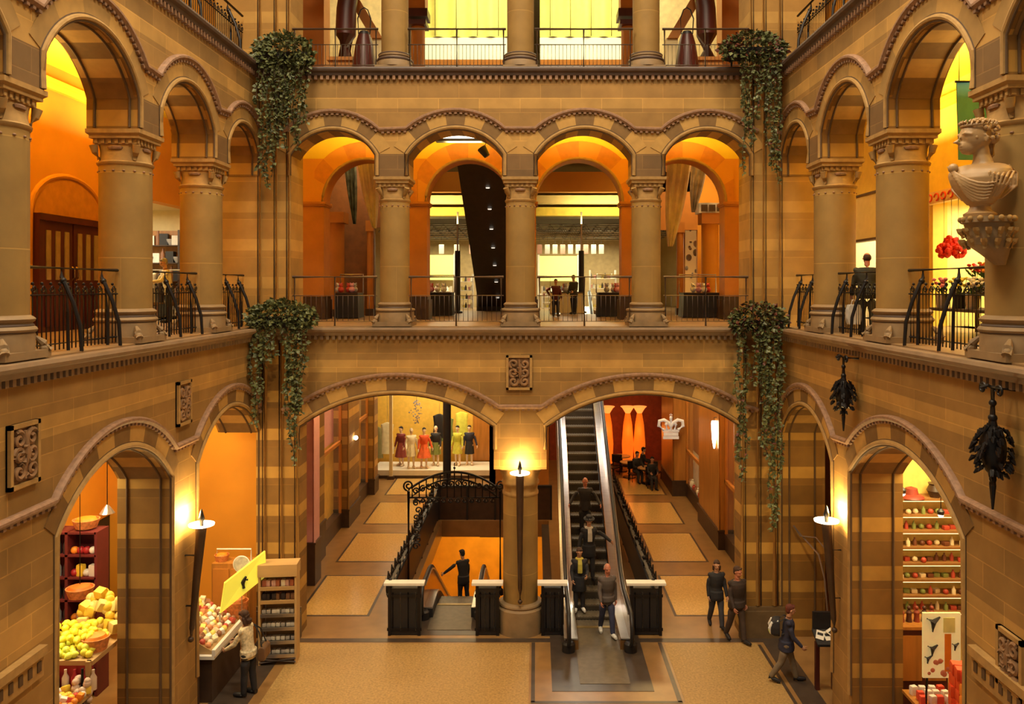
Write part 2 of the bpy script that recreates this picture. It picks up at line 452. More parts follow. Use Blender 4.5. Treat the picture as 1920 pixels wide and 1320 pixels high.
# ================================================================ ledges
def ledge(name, z, h, depth, mat_top, mats_d, path_sides=('left', 'back', 'right'), dz=.17):
    prof = [(0, 0), (depth*.45, 0), (depth*.55, h*.35), (depth*.9, h*.5), (depth, h*.75), (depth*.92, h), (0, h)]
    for sd in path_sides:
        f = wf(sd); u0, u1 = (5.6, 17.0) if sd != 'back' else (-SX, SX)
        o0 = f(0, 0, 0); out = f(0, -1, 0) - o0
        mb = MB(); mb.sweep(prof, [(f(u0, 0, z-h), out, Vector((0,0,1))), (f(u1, 0, z-h), out, Vector((0,0,1)))])
        o = struct('trim_%s_%s' % (sd, name), mb, mat_top)
        d = MB(); u = u0 + .05
        while u < u1 - .05:
            a = [f(u, -.075, z-h-.085), f(u+.06, -.075, z-h-.085), f(u+.06, -.075, z-h), f(u, -.075, z-h)]
            b = [f(u, 0, z-h-.085), f(u+.06, 0, z-h-.085), f(u+.06, 0, z-h), f(u, 0, z-h)]
            d.face(a); d.face([a[0], a[1], b[1], b[0]]); d.face([a[1], a[2], b[2], b[1]]); d.face([a[0], a[3], b[3], b[0]])
            u += .125
        d.build('dentils', mats_d, o, sharp=None)
        # upper fascia strip behind the ledge
        m2 = MB()
        m2.face([f(u0, 0, z-h-.3), f(u1, 0, z-h-.3), f(u1, 0, z), f(u0, 0, z)], 0, [(u0, z-h-.3), (u1, z-h-.3), (u1, z), (u0, z)])
ledge('lower', F1-.02, .17, .2, M_LEDGE, M_LEDGE)
ledge('upper', F2+.0, .16, .17, M_DLEDGE, M_HOOD)
# ================================================================ floors and ceilings
def slab(name, boxes, mats, ):
    mb = MB()
    for b in boxes: mb.box(*b[:6], b[6] if len(b) > 6 else 0)
    return struct(name, mb, mats)
M_TERR = mat('terrazzo', (0.37, 0.225, 0.075), 0.5, var=.28, scale=26)
M_TERRO = mat('terrazzo_gold', (0.55, 0.33, 0.10), 0.22, var=.2, scale=22)
M_FLB = mat('brown_stone_floor', (0.27, 0.145, 0.05), 0.28, var=.15, scale=3)
M_FLD = mat('dark_stone_border', (0.06, 0.042, 0.03), 0.3, var=.2, scale=5)
M_FLW = mat('warm_wood_floor', (0.33, 0.2, 0.09), 0.35, var=.15, scale=3)
fl_ = MB()
WX0, WX1, WY0, WY1 = -2.6, .72, 18.2, 25.4   # well of the lower escalator
for b in ((-10, 10, 4, WY0), (-10, WX0, WY0, WY1), (WX1, 10, WY0, WY1), (-10, 10, WY1, 36)): fl_.box(*b, -.5, 0, 0)
T = .004
def inlay(x0, x1, y0, y1, m, h=T): fl_.box(x0, x1, y0, y1, 0, h, m)
inlay(-5.4, -4.7, 5, 16.9, 2); inlay(4.98, 5.4, 5, 16.9, 2); inlay(-4.7, 4.98, 16.72, 16.9, 2)
inlay(-4.5, .20, 5, 16.66, 1); inlay(2.95, 4.83, 5, 16.66, 1)
inlay(.24, .31, 14.3, 16.7, 2); inlay(2.82, 2.9, 14.3, 16.7, 2); inlay(.24, 2.9, 14.26, 14.34, 2)
inlay(.62, 2.46, 14.68, 17.2, 2, .006); inlay(4.84, 4.9, 5, 16.6, 2); inlay(-2.62, -.5, 17.05, 18.2, 2); inlay(.5, .72, 17.0, 25, 2, .005)
for y0 in (18.1, 21.65, 25.1, 28.6):
    for x0, x1 in ((-4.92, -3.42), (3.45, 4.85)):
        inlay(x0-.06, x1+.06, y0-.06, y0+2.5, 2, .003); inlay(x0, x1, y0, y0+2.44, 3, .005)
struct('floor', fl_, [M_FLB, M_TERR, M_FLD, M_TERRO])
# gallery floors (top at F1), the hole over the rising escalator left open
EX0, EX1, EY0, EY1 = .80, 2.4, 24.6, 30.0
slab('floor.001', [(-9.4, -SX-.02, 5.6, 17.0, 5.75, F1), (SX+.02, 9.4, 5.6, 17.0, 5.75, F1), (-9.4, 9.4, 17.02, EY0, 6.0, F1), (-9.4, EX0, EY0, EY1, 6.0, F1), (EX1, 9.4, EY0, EY1, 6.0, F1), (-9.4, 9.4, EY1, 35, 6.0, F1)], M_FLW)
slab('floor.002', [(-9.4, -SX-.02, 5.6, 17.0, 11.45, F2), (SX+.02, 9.4, 5.6, 17.0, 11.45, F2), (-9.4, 9.4, 17.02, 21.6, 11.45, F2), (-9.4, 9.4, 29, 35, 11.45, F2), (-9.4, -2.0, 21.6, 29, 11.45, F2), (-.2, 9.4, 21.6, 29, 11.45, F2)], M_FLW)
slab('ceiling', [(-9.4, -SX-.77, 5.6, 17.0, 11.36, 11.45), (SX+.77, 9.4, 5.6, 17.0, 11.36, 11.45), (-9.4, 9.4, 17.75, 21.6, 11.36, 11.45)], M_YEL)
slab('ceiling.001', [(-9.4, -SX-.85, 5.6, 17.9, 5.66, 5.75), (SX+.85, 9.4, 5.6, 17.9, 5.66, 5.75), (-9.4, 9.4, 17.8, EY0, 5.9, 6.0)], M_ORG)
slab('ceiling.002', [(-9.4, 9.4, 20.9, 21.6, 17.2, 17.4), (-9.4, 9.4, 21.6, 35, 17.2, 17.4), (-9.4, -SX, 5.6, 20.9, 17.2, 17.4), (SX, 9.4, 5.6, 20.9, 17.2, 17.4), (-SX, SX, 17.0, 20.9, 17.2, 17.4)], M_CREAM)
# outer walls
slab('wall_left_outer', [(-8.9, -8.6, 5.6, 17.6, F1, 11.4), (-8.9, -8.6, 17.6, 35, 9.3, 11.4), (-8.9, -8.6, 21.6, 35, F1, 9.3)], M_ORG)
M_YW = mat('yellow_plaster', (0.80, 0.53, 0.07), 0.7, var=.06)
slab('wall_right_outer', [(8.6, 8.9, 5.6, 14.4, F1, 11.4), (8.6, 8.9, 14.4, 17.0, 9.1, 11.4), (8.6, 8.9, 17.0, 19.0, F1, 11.4), (8.6, 8.9, 19.0, 22.0, 9.6, 11.4), (8.6, 8.9, 22.0, 35, F1, 11.4)], M_YW)
slab('wall_left_ground', [(-9.4, -9.1, 5.6, 36, 0, 5.7)], M_ORG)
slab('wall_right_ground', [(9.1, 9.4, 5.6, 36, 0, 5.7)], M_ORG)
slab('wall_far', [(-9.4, 9.4, 34.6, 35, 0, 17.2)], M_CREAM)
slab('wall_left_attic', [(-9.4, -9.1, 5.6, 35, F2, 17.2)], M_ORG)
slab('wall_right_attic', [(9.1, 9.4, 5.6, 35, F2, 17.2)], M_ORG)
# ================================================================ columns
def column_parts(root, r, half, h, M_s=None):
    """round shaft on a square spurred base with a leafy capital; base at local z=0, abacus top at h"""
    hb = .48
    mb = MB(); q = half + .06
    mb.box(-q, q, -q, q, 0, .09)
    mb.lathe([(q*1.0, .09), (q*1.0, .28), (q*.97, .31)], 32)
    mb.lathe([(q*1.03, .31), (q*1.06, .335), (q*1.03, .36), (r*1.12, .375), (r*1.07, .41), (r*1.14, .43), (r*1.17, .455), (r*1.1, hb), (r*1.0, hb+.02)], 32)
    for sx in (-1, 1):
        for sy in (-1, 1):
            mb.tube([(sx*q*.97, sy*q*.97, .08), (sx*q*.86, sy*q*.86, .16), (sx*q*.72, sy*q*.72, .24)], [.05, .05, .02], 8); mb.sphere((sx*q*.88, sy*q*.88, .10), .06, 8, 6)
    d_ = MB(); d_.lathe([(r*1.125, .37), (r*1.135, .385), (r*1.09, .40)], 32); d_.lathe([(q*1.01, .298), (q*1.02, .306), (q*1.0, .314)], 32)
    bo = mb.build('base', M_BASE, root); d_.build('base_groove', M_DLEDGE, bo)
    mb = MB(); mb.lathe([(r, hb), (r, h-.5)], 36, uvz=True); mb.build('shaft', M_SHAFT, root)
    mb = MB()
    mb.lathe([(r*1.0, h-.52), (r*1.06, h-.5), (r*1.08, h-.47), (r*1.0, h-.45)], 32)
    sh = MB(); rings = []
    for t in (0, .25, .5, .75, 1):
        ring = []
        for k in range(32):
            a = 2*PI*(k+.5)/32; c, s_ = math.cos(a), math.sin(a)
            sqr = 1/max(abs(c), abs(s_))
            R0 = r*(1-t) + (half-.07)*t*(1 + (sqr-1)*t)
            
            ring.append(Vector((R0*c, R0*s_, h - .46 + .26*t)))
        rings.append(ring)
    mb.ring_loft(rings)
    for k in range(4):     # small corner spurs, a scalloped shell on each face and beads round the neck
        c, s_ = math.cos(PI/4 + k*PI/2), math.sin(PI/4 + k*PI/2)
        mb.tube([(r*1.0*c, r*1.0*s_, h-.43), (r*1.16*c, r*1.16*s_, h-.33), (half*1.24*c, half*1.24*s_, h-.225)], [.03, .045, .06], 10)
        M4 = Matrix.Rotation(k*PI/2, 4, 'Z'); sh.lathe([(.001, 0), (.10, .0), (.115, .03), (.06, .05)], 16, M=M4 @ Matrix.Translation((0, -half+.045, h-.285)) @ Matrix.Scale(.35, 4, Vector((0, 1, 0))))
    for k in range(16):
        c, s_ = math.cos(2*PI*k/16), math.sin(2*PI*k/16); sh.sphere((r*1.0*c, r*1.0*s_, h-.60), .022, 8, 6, 0, (1, 1, .7))
    co = mb.build('capital', M_CARV, root); sh.build('shell_ornament', M_HOOD, co)
    mb = MB()
    mb.box(-half+.05, half-.05, -half+.05, half-.05, h-.21, h-.13)
    u = -half+.06
    while u < half-.1:
        for sg in (-1, 1):
            mb.box(u, u+.05, sg*(half-.05)-.02, sg*(half-.05)+.02, h-.2, h-.13); mb.box(sg*(half-.05)-.02, sg*(half-.05)+.02, u, u+.05, h-.2, h-.13)
        u += .1
    mb.box(-half, half, -half, half, h-.13, h-.09)
    rings = [[Vector((sx*(half+e), sy*(half+e), h-.09+z)) for sx, sy in ((-1,-1),(1,-1),(1,1),(-1,1))] for e, z in ((0, 0), (.035, .03), (.035, .09), (.0, .092))]
    mb.ring_loft(rings, smooth=False)
    mb.build('abacus', M_CARV, root, sharp=25)
HC = 9.58 - F1
def_c = None
names = [('thick sandstone column of the far arcade, left of the dark escalator underside', -2.67), ('sandstone column in the middle of the far upper arcade above the carved wall panel', 0.0), ('thick sandstone column of the far arcade, right of the dark market tables', 2.67)]
for i, (lb, x) in enumerate(names):
    if i == 0:
        c0 = thing('stone_column', lb, 'column', (x, BY+.35, F1), group='columns of the far first-floor arcade'); column_parts(c0, .31, .345, HC)
    else: dup(c0, (x, BY+.35, F1), None, lb)
sl = [('left', -1, 15.0, 'sandstone column on the left gallery nearest the far corner'), ('left', -1, 12.235, 'sandstone column on the left gallery right of the arched dark red door'), ('left', -1, 9.23, 'sandstone column cut by the left edge of the picture, left of the red door'),
      ('right', 1, 15.0, 'sandstone column on the right gallery left of the standing man in black'), ('right', 1, 12.235, 'sandstone column on the right gallery between the standing man and the bust'), ('right', 1, 9.23, 'sandstone column at the right edge that carries the marble bust')]
for i, (nm, sg, y, lb) in enumerate(sl):
    if i == 0:
        c1 = thing('stone_column', lb, 'column', (sg*(SX+.37), y, F1), group='columns of the side galleries'); column_parts(c1, .365, .36, HC)
    else: dup(c1, (sg*(SX+.37), y, F1), None, lb)
# second-floor columns (lower shafts and bases in view)
n2 = [('second-floor column with dark ringed base, left of the yellow curtains', -2.67), ('second-floor column with dark ringed base between the two yellow curtains', 0.0), ('second-floor column with dark ringed base, right of the yellow curtains', 2.67)]
for i, (lb, x) in enumerate(n2):
    if i == 0:
        c2 = thing('upper_column', lb, 'column', (x, BY+.35, F2), group='columns of the second floor')
        mb = MB(); mb.box(-.36, .36, -.36, .36, 0, .08); mb.lathe([(.38, .08), (.37, .2), (.33, .26), (.325, .29), (.345, .31), (.345, .345), (.30, .36)], 32); b2 = mb.build('base', M_BASE, c2)
        mb = MB(); mb.lathe([(.372, .215), (.385, .24), (.372, .265)], 32); mb.lathe([(.335, .335), (.352, .355), (.335, .375)], 32); mb.build('base_ring', M_DLEDGE, b2)
        mb = MB(); mb.lathe([(.285, .36), (.285, 3.0)], 32, uvz=True); mb.build('shaft', M_SHAFT, c2)
        mb = MB(); mb.lathe([(.285, 3.0), (.34, 3.1), (.34, 3.12)], 32); mb.box(-.36, .36, -.36, .36, 3.12, 3.37); mb.build('capital', M_CARV, c2)
    else: dup(c2, (x, BY+.35, F2), None, lb)
slab('wall_back.002', [(-4.78, 4.78, BY, BY+.72, 15.2, 17.2)], M_FASC)
# ground central pier
cp = thing('central_pier', 'round sandstone pier with the glowing lamp, between the two ground floor arches', 'pier', (0, BY+.4, 0))
mb = MB(); mb.lathe([(.50, 0), (.50, .42), (.49, .50), (.44, .54), (.46, .57), (.45, .6), (.37, .64)], 36); mb.build('base', M_BASE, cp)
mb = MB(); mb.lathe([(.37, .6), (.37, 2.95)], 36, uvz=True); mb.build('shaft', M_SHAFT, cp)
mb = MB()
rings = []
for z, e, k in ((2.85, .36, 0), (2.9, .385, .0), (2.94, .385, 0), (2.97, .365, .0), (3.08, .37, .1), (3.12, .395, .3), (3.16, .395, .4), (3.2, .37, .7), (3.4, .40, 1), (3.48, .46, 1)):
    ring = []
    for j in range(32):
        a = 2*PI*(j+.5)/32; c, s_ = math.cos(a), math.sin(a); sq = 1/max(abs(c), abs(s_))
        r_ = e*(1 + (sq-1)*k); ring.append(Vector((r_*c, min(.34, r_*s_), z)))
    rings.append(ring)
mb.ring_loft(rings); mb.build('capital', M_CARV, cp)
# second (inner) arcade of the far gallery: orange piers and round arches
IY = 20.5
fi = lambda u, d, z: Vector((u, IY + d, z))
I_OP = [(-5.0, -2.88, 9.42, 10.47), (-2.41, -.33, 9.42, 10.46), (.33, 2.48, 9.42, 10.48), (2.95, 5.07, 9.42, 10.47)]
wi = arcade('wall_inner', fi, -5.85, 5.95, 9.42, 10.5, I_OP, .6, [M_ORG, M_ORGD])
slab('wall_inner.001', [(-5.85, 5.95, IY+.01, IY+.6, 10.5, 11.36)], M_YEL)
for op in I_OP:
    mb = MB()
    a = arch_pts(*op, 24, .05); b = [(max(op[0]-.232, min(op[1]+.232, u)), z) for u, z in arch_pts(*op, 24, .46)]
    for i in range(24):
        p = [fi(a[i][0], -.02, a[i][1]), fi(a[i+1][0], -.02, a[i+1][1]), fi(b[i+1][0], -.02, b[i+1][1]), fi(b[i][0], -.02, b[i][1])]
        mb.face(p, (i//3) % 2); q_ = [v + Vector((0, .02, 0)) for v in p]; mb.face([p[2], p[3], q_[3], q_[2]], 0)
    mb.build('voussoirs', [M_ORG, mat('orange_voussoir', (0.56, 0.20, .014), .7)], wi, sharp=None, normals=False)
    mb = MB(); ap = arch_pts(*op, 24, 0.03); mb.tube([fi(u, -.02, z) for u, z in ap], .035, 8); mb.build('edge_roll', M_CARV, wi)
for i, (x0, x1, lb) in enumerate(((-5.85, -5.0, 'orange pier behind the railing, at the left end of the inner arcade'), (-2.88, -2.41, 'orange pier right beside the left column of the far arcade'), (-.33, .33, 'orange pier hidden behind the middle column of the far arcade'), (2.48, 2.95, 'orange pier left of the right column of the far arcade'), (5.07, 5.95, 'orange pier at the right end of the inner arcade'))):
    t = thing('orange_pier', lb, 'pier', ((x0+x1)/2, IY+.3, F1)); w = (x1-x0)/2
    mb = MB(); mb.box(-w-.05, w+.05, -.36, .36, 0, .5); mb.box(-w-.02, w+.02, -.33, .33, .5, .58); mb.build('plinth', M_DBROWN, t)
    mb = MB(); mb.box(-w, w, -.3, .3, .58, 2.86); mb.build('shaft', M_ORGD, t)
    mb = MB(); mb.box(-w-.03, w+.03, -.34, .34, 2.86, 2.90); mb.box(-w-.05, w+.05, -.36, .36, 2.90, 2.96); mb.build('capital', M_ORGD, t)
# ================================================================ corridor fronts on the ground floor
M_PINK = mat('pink_plaster', (0.72, 0.36, 0.34), 0.6, var=.06)
M_BRONZE = mat('bronze_panel', (0.42, 0.22, 0.075), 0.22, 0.85, var=.15, scale=3)
M_OWOOD = mat('orange_wood_panel', (0.42, 0.17, 0.03), 0.35, var=.18, scale=4, stretch=(3, 3, .3))
M_STEP = mat('ribbed_step', (0.15, 0.12, 0.08), 0.45, 0.35, var=.15, scale=8)
M_STEPR = mat('step_riser', (0.055, 0.042, 0.028), 0.5, 0.3)
M_LAMPW = mat('lit_white_glass', (0.9, 0.85, 0.7), 0.4, emit=(1, .85, .55), es=9)
def lit(name, col, es): return mat(name, tuple(min(.9, c) for c in col), 0.5, emit=col, es=es, var=.02)
# left side of the left corridor: piers and shop windows
def wallpier(name, label, x0, x1, y0, y1, h, m, plinth=.9, group=None):
    t = thing(name, label, 'pier', ((x0+x1)/2, (y0+y1)/2, 0), group=group)
    a, b = (x1-x0)/2, (y1-y0)/2
    mb = MB(); mb.box(-a-.03, a+.03, -b-.03, b+.03, 0, plinth); mb.box(-a-.05, a+.05, -b-.05, b+.05, plinth, plinth+.05); mb.build('plinth', M_DBROWN, t)
    mb = MB(); mb.box(-a, a, -b, b, plinth+.05, h)
    o = mb.build('shaft', m, t)
    for f in o.data.polygons: pass
    uvl = o.data.uv_layers[0]
    mb = MB()
    for sx in (-a, a): mb.tube([(sx, -b, plinth+.05), (sx, -b, h)], .035, 8)
    mb.build('edge_roll', m, t); return t
wallpier('pink_pilaster', 'pink painted pilaster on a dark plinth beside the far left ground pier', -5.55, -5.08, 19.9, 20.4, 5.85, M_PINK, 1.0)
wallpier('banded_pier', 'banded stone pier between pink pilaster and pink shop window', -6.0, -5.40, 20.85, 22.1, 5.85, M_BAND, .95)
wallpier('banded_pier', 'dark brown banded pier beyond the pink shop window, left corridor', -6.0, -5.35, 24.7, 26.2, 5.85, M_BAND, .5)
wallpier('banded_pier', 'slim banded pier at the far end of the left corridor, beside mannequins', -6.0, -5.35, 28.6, 29.3, 5.85, M_BAND, .5)
def shop_window(label, side, y0, y1, mats, zsplit, items=()):
    t = thing('shop_window', label, 'shop window', (side*5.55, (y0+y1)/2, 0)); b = (y1-y0)/2
    s = side
    mb = MB()
    def bx(x0, x1, *r, **k): mb.box(min(s*x0, s*x1), max(s*x0, s*x1), *r, **k)
    bx(0, .5, -b, b, 0, .45); mb.build('sill', M_DBROWN, t)
    mb = MB(); bx(.25, .3, -b, b, .45, zsplit); mb.build('lower_back', mats[0], t)
    mb = MB(); bx(.25, .3, -b, b, zsplit, 5.8); mb.build('upper_back', mats[1], t)
    mb = MB()
    for yy in (-b+.03, b-.03): bx(.0, .08, yy-.035, yy+.035, .45, 5.8)
    bx(.0, .08, -b, b, zsplit-.05, zsplit+.05); bx(0, .08, -b, b, 5.2, 5.3); fr0 = mb.build('frame', M_ORGD, t)
    mb = MB(); mb.face([(s*.04, -b, .45), (s*.04, b, .45), (s*.04, b, 5.8), (s*.04, -b, 5.8)]); mb.build('pane', M_GLASS, fr0)
    return t
M_GOLDW = mat('gold_wall', (0.75, 0.46, 0.07), 0.5, var=.1)
shop_window('pink backed shop window in the left ground corridor', -1, 22.1, 24.7, (M_GOLDW, M_PINK), 2.6)
shop_window('gold backed shop window near the end of the left corridor', -1, 26.2, 28.6, (M_GOLDW, M_CREAM), 2.8)
lamp('window_lamp', 'AREA', (-5.7, 23.4, 5.7), 60, (1, .7, .6), .2, 2.2)
lamp('window_lamp', 'AREA', (-5.7, 27.4, 5.7), 40, (1, .8, .45), .2, 2.2)
# end shop with mannequins
t = thing('display_platform', 'pale lit display platform under the mannequins at the corridor end', 'platform', (-3.6, 31.6, 0))
mb = MB(); mb.box(-2.3, 2.3, -.6, .9, 0, .12); mb.build('base', M_DBROWN, t)
mb = MB(); mb.box(-2.3, 2.3, -.62, .9, .12, .32); mb.build('deck', M_WHITE, t)
slab('wall_shop_end', [(-6.2, -1.0, 33.0, 33.1, 0, 5.9)], M_GOLDW)
slab('wall_shop_side', [(-1.2, -1.0, 26.8, 33.0, 0, 5.9), (-1.2, .75, 26.8, 26.95, 0, 5.9)], M_ORGD)
lamp('display_lamp', 'AREA', (-3.6, 31.2, 4.6), 200, (1, .85, .55), 3.5, 1.0)
lamp('display_lamp', 'AREA', (-2.0, 30.2, 4.2), 60, (1, .75, .3), 1.0, 1.0)
# thick dark column by the mannequin window
t = thing('steel_column', 'black round column in front of the mannequin window', 'column', (-2.56, 26.5, 0))
mb = MB(); mb.lathe([(.13, .1), (.13, 5.75)], 20); mb.build('shaft', M_DARK, t)
mb = MB(); mb.lathe([(.2, 0), (.2, .06), (.14, .12)], 20); mb.build('base', M_DARK, t)
mb = MB(); mb.lathe([(.13, 5.7), (.2, 5.8), (.2, 5.9)], 20); mb.build('cap', M_DARK, t)
# right side of the right corridor
shop_window('amber shop window with wood frame in the right corridor, nearest the ivy', 1, 20.1, 22.6, (M_GOLDW, M_ORG), 1.9)
shop_window('bright shop window beyond the crown sign, right corridor', 1, 25.4, 28.4, (mat('lit_display', (0.85, 0.75, 0.5), .5), M_OWOOD), 1.6)
wallpier('wood_pier', 'orange wood pier of the right corridor behind the hanging ivy', 5.40, 6.0, 18.6, 20.1, 5.85, M_OWOOD, .5)
wallpier('wood_pier', 'orange wood pier between the two right corridor windows', 5.40, 6.0, 22.6, 25.4, 5.85, M_OWOOD, .5)
wallpier('wood_pier', 'dark framed wood pier under the crown sign', 5.1, 6.0, 28.4, 31.0, 5.85, M_OWOOD, .5)
lamp('window_lamp', 'AREA', (5.7, 21.3, 5.7), 40, (1, .65, .25), .2, 2.2)
lamp('window_lamp', 'AREA', (5.7, 27, 5.7), 80, (1, .85, .5), .2, 2.6)
# goods in the bright window
MUG = [mat('glaze_cream', (.8, .7, .5), .3), mat('glaze_brown', (.3, .13, .05), .3), mat('glaze_red', (.5, .06, .03), .3)]
for k in range(8):
    mb = MB(); r = .07 + .03*R.random(); h = .16 + .14*R.random()
    mb.lathe([(r*.7, 0), (r, h*.3), (r*.9, h*.7), (r*.5, h*.85), (r*.6, h)], 14)
    o = mb.build('jar', MUG[k % 3]); o.location = (5.65, 25.7 + .35*k, .45)
    tag(o, 'glazed jar on the sill of the bright window beyond the crown sign', 'jar', 'jars on the bright window sill')
# hanging lamp bulb in the window
t = thing('wall_lamp', 'tall pale glowing lamp on the orange wood pier of right corridor', 'lamp', (5.33, 22.9, 3.2))
mb = MB(); mb.lathe([(.02, -.45), (.06, -.2), (.085, .25), (.07, .32)], 16); mb.build('shade', M_LAMPW, t)
mb = MB(); mb.tube([(0, 0, .3), (0, 0, .42), (.08, 0, .42)], .014, 8); mb.build('bracket', M_IRON, t)
# crown sign on its pier
t = thing('crown_sign', 'white crown shaped sign with a cross bar on the dark pier', 'sign', tuple(P(1258, 823, 28.2)))
M_SIGNW = mat('white_sign', (.8, .8, .78), .4, emit=(1, .95, .9), es=.12)
mb = MB(); mb.box(-.27, .27, -.03, .03, 0, .09); mb.box(-.25, .25, -.03, .03, .11, .22); mb.box(-.28, .28, -.03, .03, .24, .32); mb.build('band', M_SIGNW, t)
mb = MB()
for s in (-1, 1):
    mb.tube([(s*.25, 0, .32), (s*.42, 0, .45), (s*.40, 0, .62), (s*.24, 0, .66), (s*.08, 0, .56), (0, 0, .44)], .06, 10)
    mb.tube([(s*.14, 0, .32), (s*.17, 0, .5), (s*.1, 0, .6)], .05, 10)
mb.tube([(0, 0, .3), (0, 0, .70)], .05, 10); mb.build('arches', M_SIGNW, t)
mb = MB(); mb.sphere((0, 0, .74), .055); mb.tube([(0, 0, .76), (0, 0, .88)], .02, 8); mb.tube([(-.05, 0, .83), (.05, 0, .83)], .018, 8); mb.build('orb_and_cross', M_SIGNW, t)
mb = MB(); mb.tube([(.0, .03, .3), (.0, .25, .3)], .02, 8); mb.build('bracket', M_IRON, t)
# lounge at the far end of the right corridor: orange uplight made as glowing columns, counter and low tables
slab('wall_lounge', [(.9, 9.1, 34.3, 34.5, 0, 5.9)], mat('dark_red_wall', (.28, .05, .015), .6, var=.2))
for k, px in enumerate((1139, 1177, 1199)):
    p = P(px, 850, 33.2)
    t = thing('glow_column', ('glowing stand-in for an orange uplit column, corridor end nearest the escalator', 'glowing stand-in for an orange uplit column with a white tip, middle of three', 'glowing stand-in for an orange uplit column, corridor end nearest the dark pier')[k], 'lamp', (p.x, 33.2, 0), group='orange glowing columns in the lounge')
    mb = MB(); mb.lathe([(.2, .1), (.24, .9), (.18, 1.7), (.10, 2.15)], 20); mb.build('glass', mat('orange_glow', (.8, .16, .01), .4, emit=(1, .17, .008), es=.75), t)
    mb = MB(); mb.lathe([(.10, 2.15), (.22, 2.35), (.30, 2.42), (.1, 2.44)], 20); mb.build('cap', mat('amber_glow', (.9, .4, .1), .4, emit=(1, .33, .06), es=1.1), t)
    mb = MB(); mb.lathe([(.26, 0), (.26, .08), (.2, .12)], 20); mb.build('base', M_IRON, t)
    lamp('lounge_glow', 'POINT', (p.x, 32.7, 1.5), 9, (1, .3, .04), .25)
for k, (px, yy) in enumerate(((1180, 31.2), (1215, 30.2), (1165, 32.3))):
    p = P(px, 880, yy)
    t = thing('cafe_table', ('small round cafe table with a pale top before the middle orange column', 'small round cafe table nearest the dark wood pier', 'small round cafe table nearest the escalator')[k], 'table', (p.x, yy, 0))
    mb = MB(); mb.lathe([(.34, .56), (.36, .58), (.36, .60), (.01, .605)], 24); mb.build('top', M_WOOD, t)
    mb = MB(); mb.lathe([(.04, .05), (.04, .56)], 12); mb.build('stem', M_IRON, t)
    mb = MB(); mb.lathe([(.25, 0), (.24, .03), (.05, .06)], 20); mb.build('foot', M_IRON, t)
def chair_parts(t, m):
    mb = MB(); mb.box(-.2, .2, -.2, .2, .25, .29); mb.build('seat', m, t)
    mb = MB(); mb.box(-.2, .2, .19, .22, .42, .72); mb.build('backrest', m, t)
    for sx in (-.17, .17):
        mb = MB(); mb.tube([(sx, -.17, 0), (sx, -.17, .25)], .018, 8); mb.build('leg', M_IRON, t)
        mb = MB(); mb.tube([(sx, .18, 0), (sx, .2, .72)], .018, 8); mb.build('leg', M_IRON, t)
ch = None
for k, (px, yy, rz) in enumerate(((1190, 30.6, .3), (1202, 31.3, 1.6), (1222, 29.6, 0), (1228, 30.9, 2.6), (1150, 31.7, -.8), (1158, 32.2, 2.9))):
    p = P(px, 880, yy); lb = 'dark cafe chair beside a small round table in the lounge at the corridor end'
    if ch is None: ch = thing('cafe_chair', lb, 'chair', (p.x, yy, 0), rz, 'dark cafe chairs in the lounge'); chair_parts(ch, M_DARK)
    else: dup(ch, (p.x, yy, 0), rz)
lamp('corridor_light', 'AREA', (4.1, 20, 5.8), 90, (1, .66, .25), 1.2, 1.2); lamp('corridor_light', 'AREA', (4.1, 25.5, 5.8), 110, (1, .66, .25), 1.2, 1.2); lamp('corridor_light', 'AREA', (3.6, 30, 5.8), 50, (1, .5, .15), 1.2, 1.2)
lamp('corridor_light', 'AREA', (-4.1, 20, 5.8), 90, (1, .66, .25), 1.2, 1.2); lamp('corridor_light', 'AREA', (-4.1, 25.5, 5.8), 110, (1, .66, .25), 1.2, 1.2)
lamp('corridor_light', 'AREA', (1.6, 23.4, 5.85), 70, (1, .92, .8), .8, .8); lamp('corridor_light', 'AREA', (0.2, 21, 5.8), 60, (1, .66, .25), 1.0, 1.0)  # the white one is added to highlight the escalator handrails
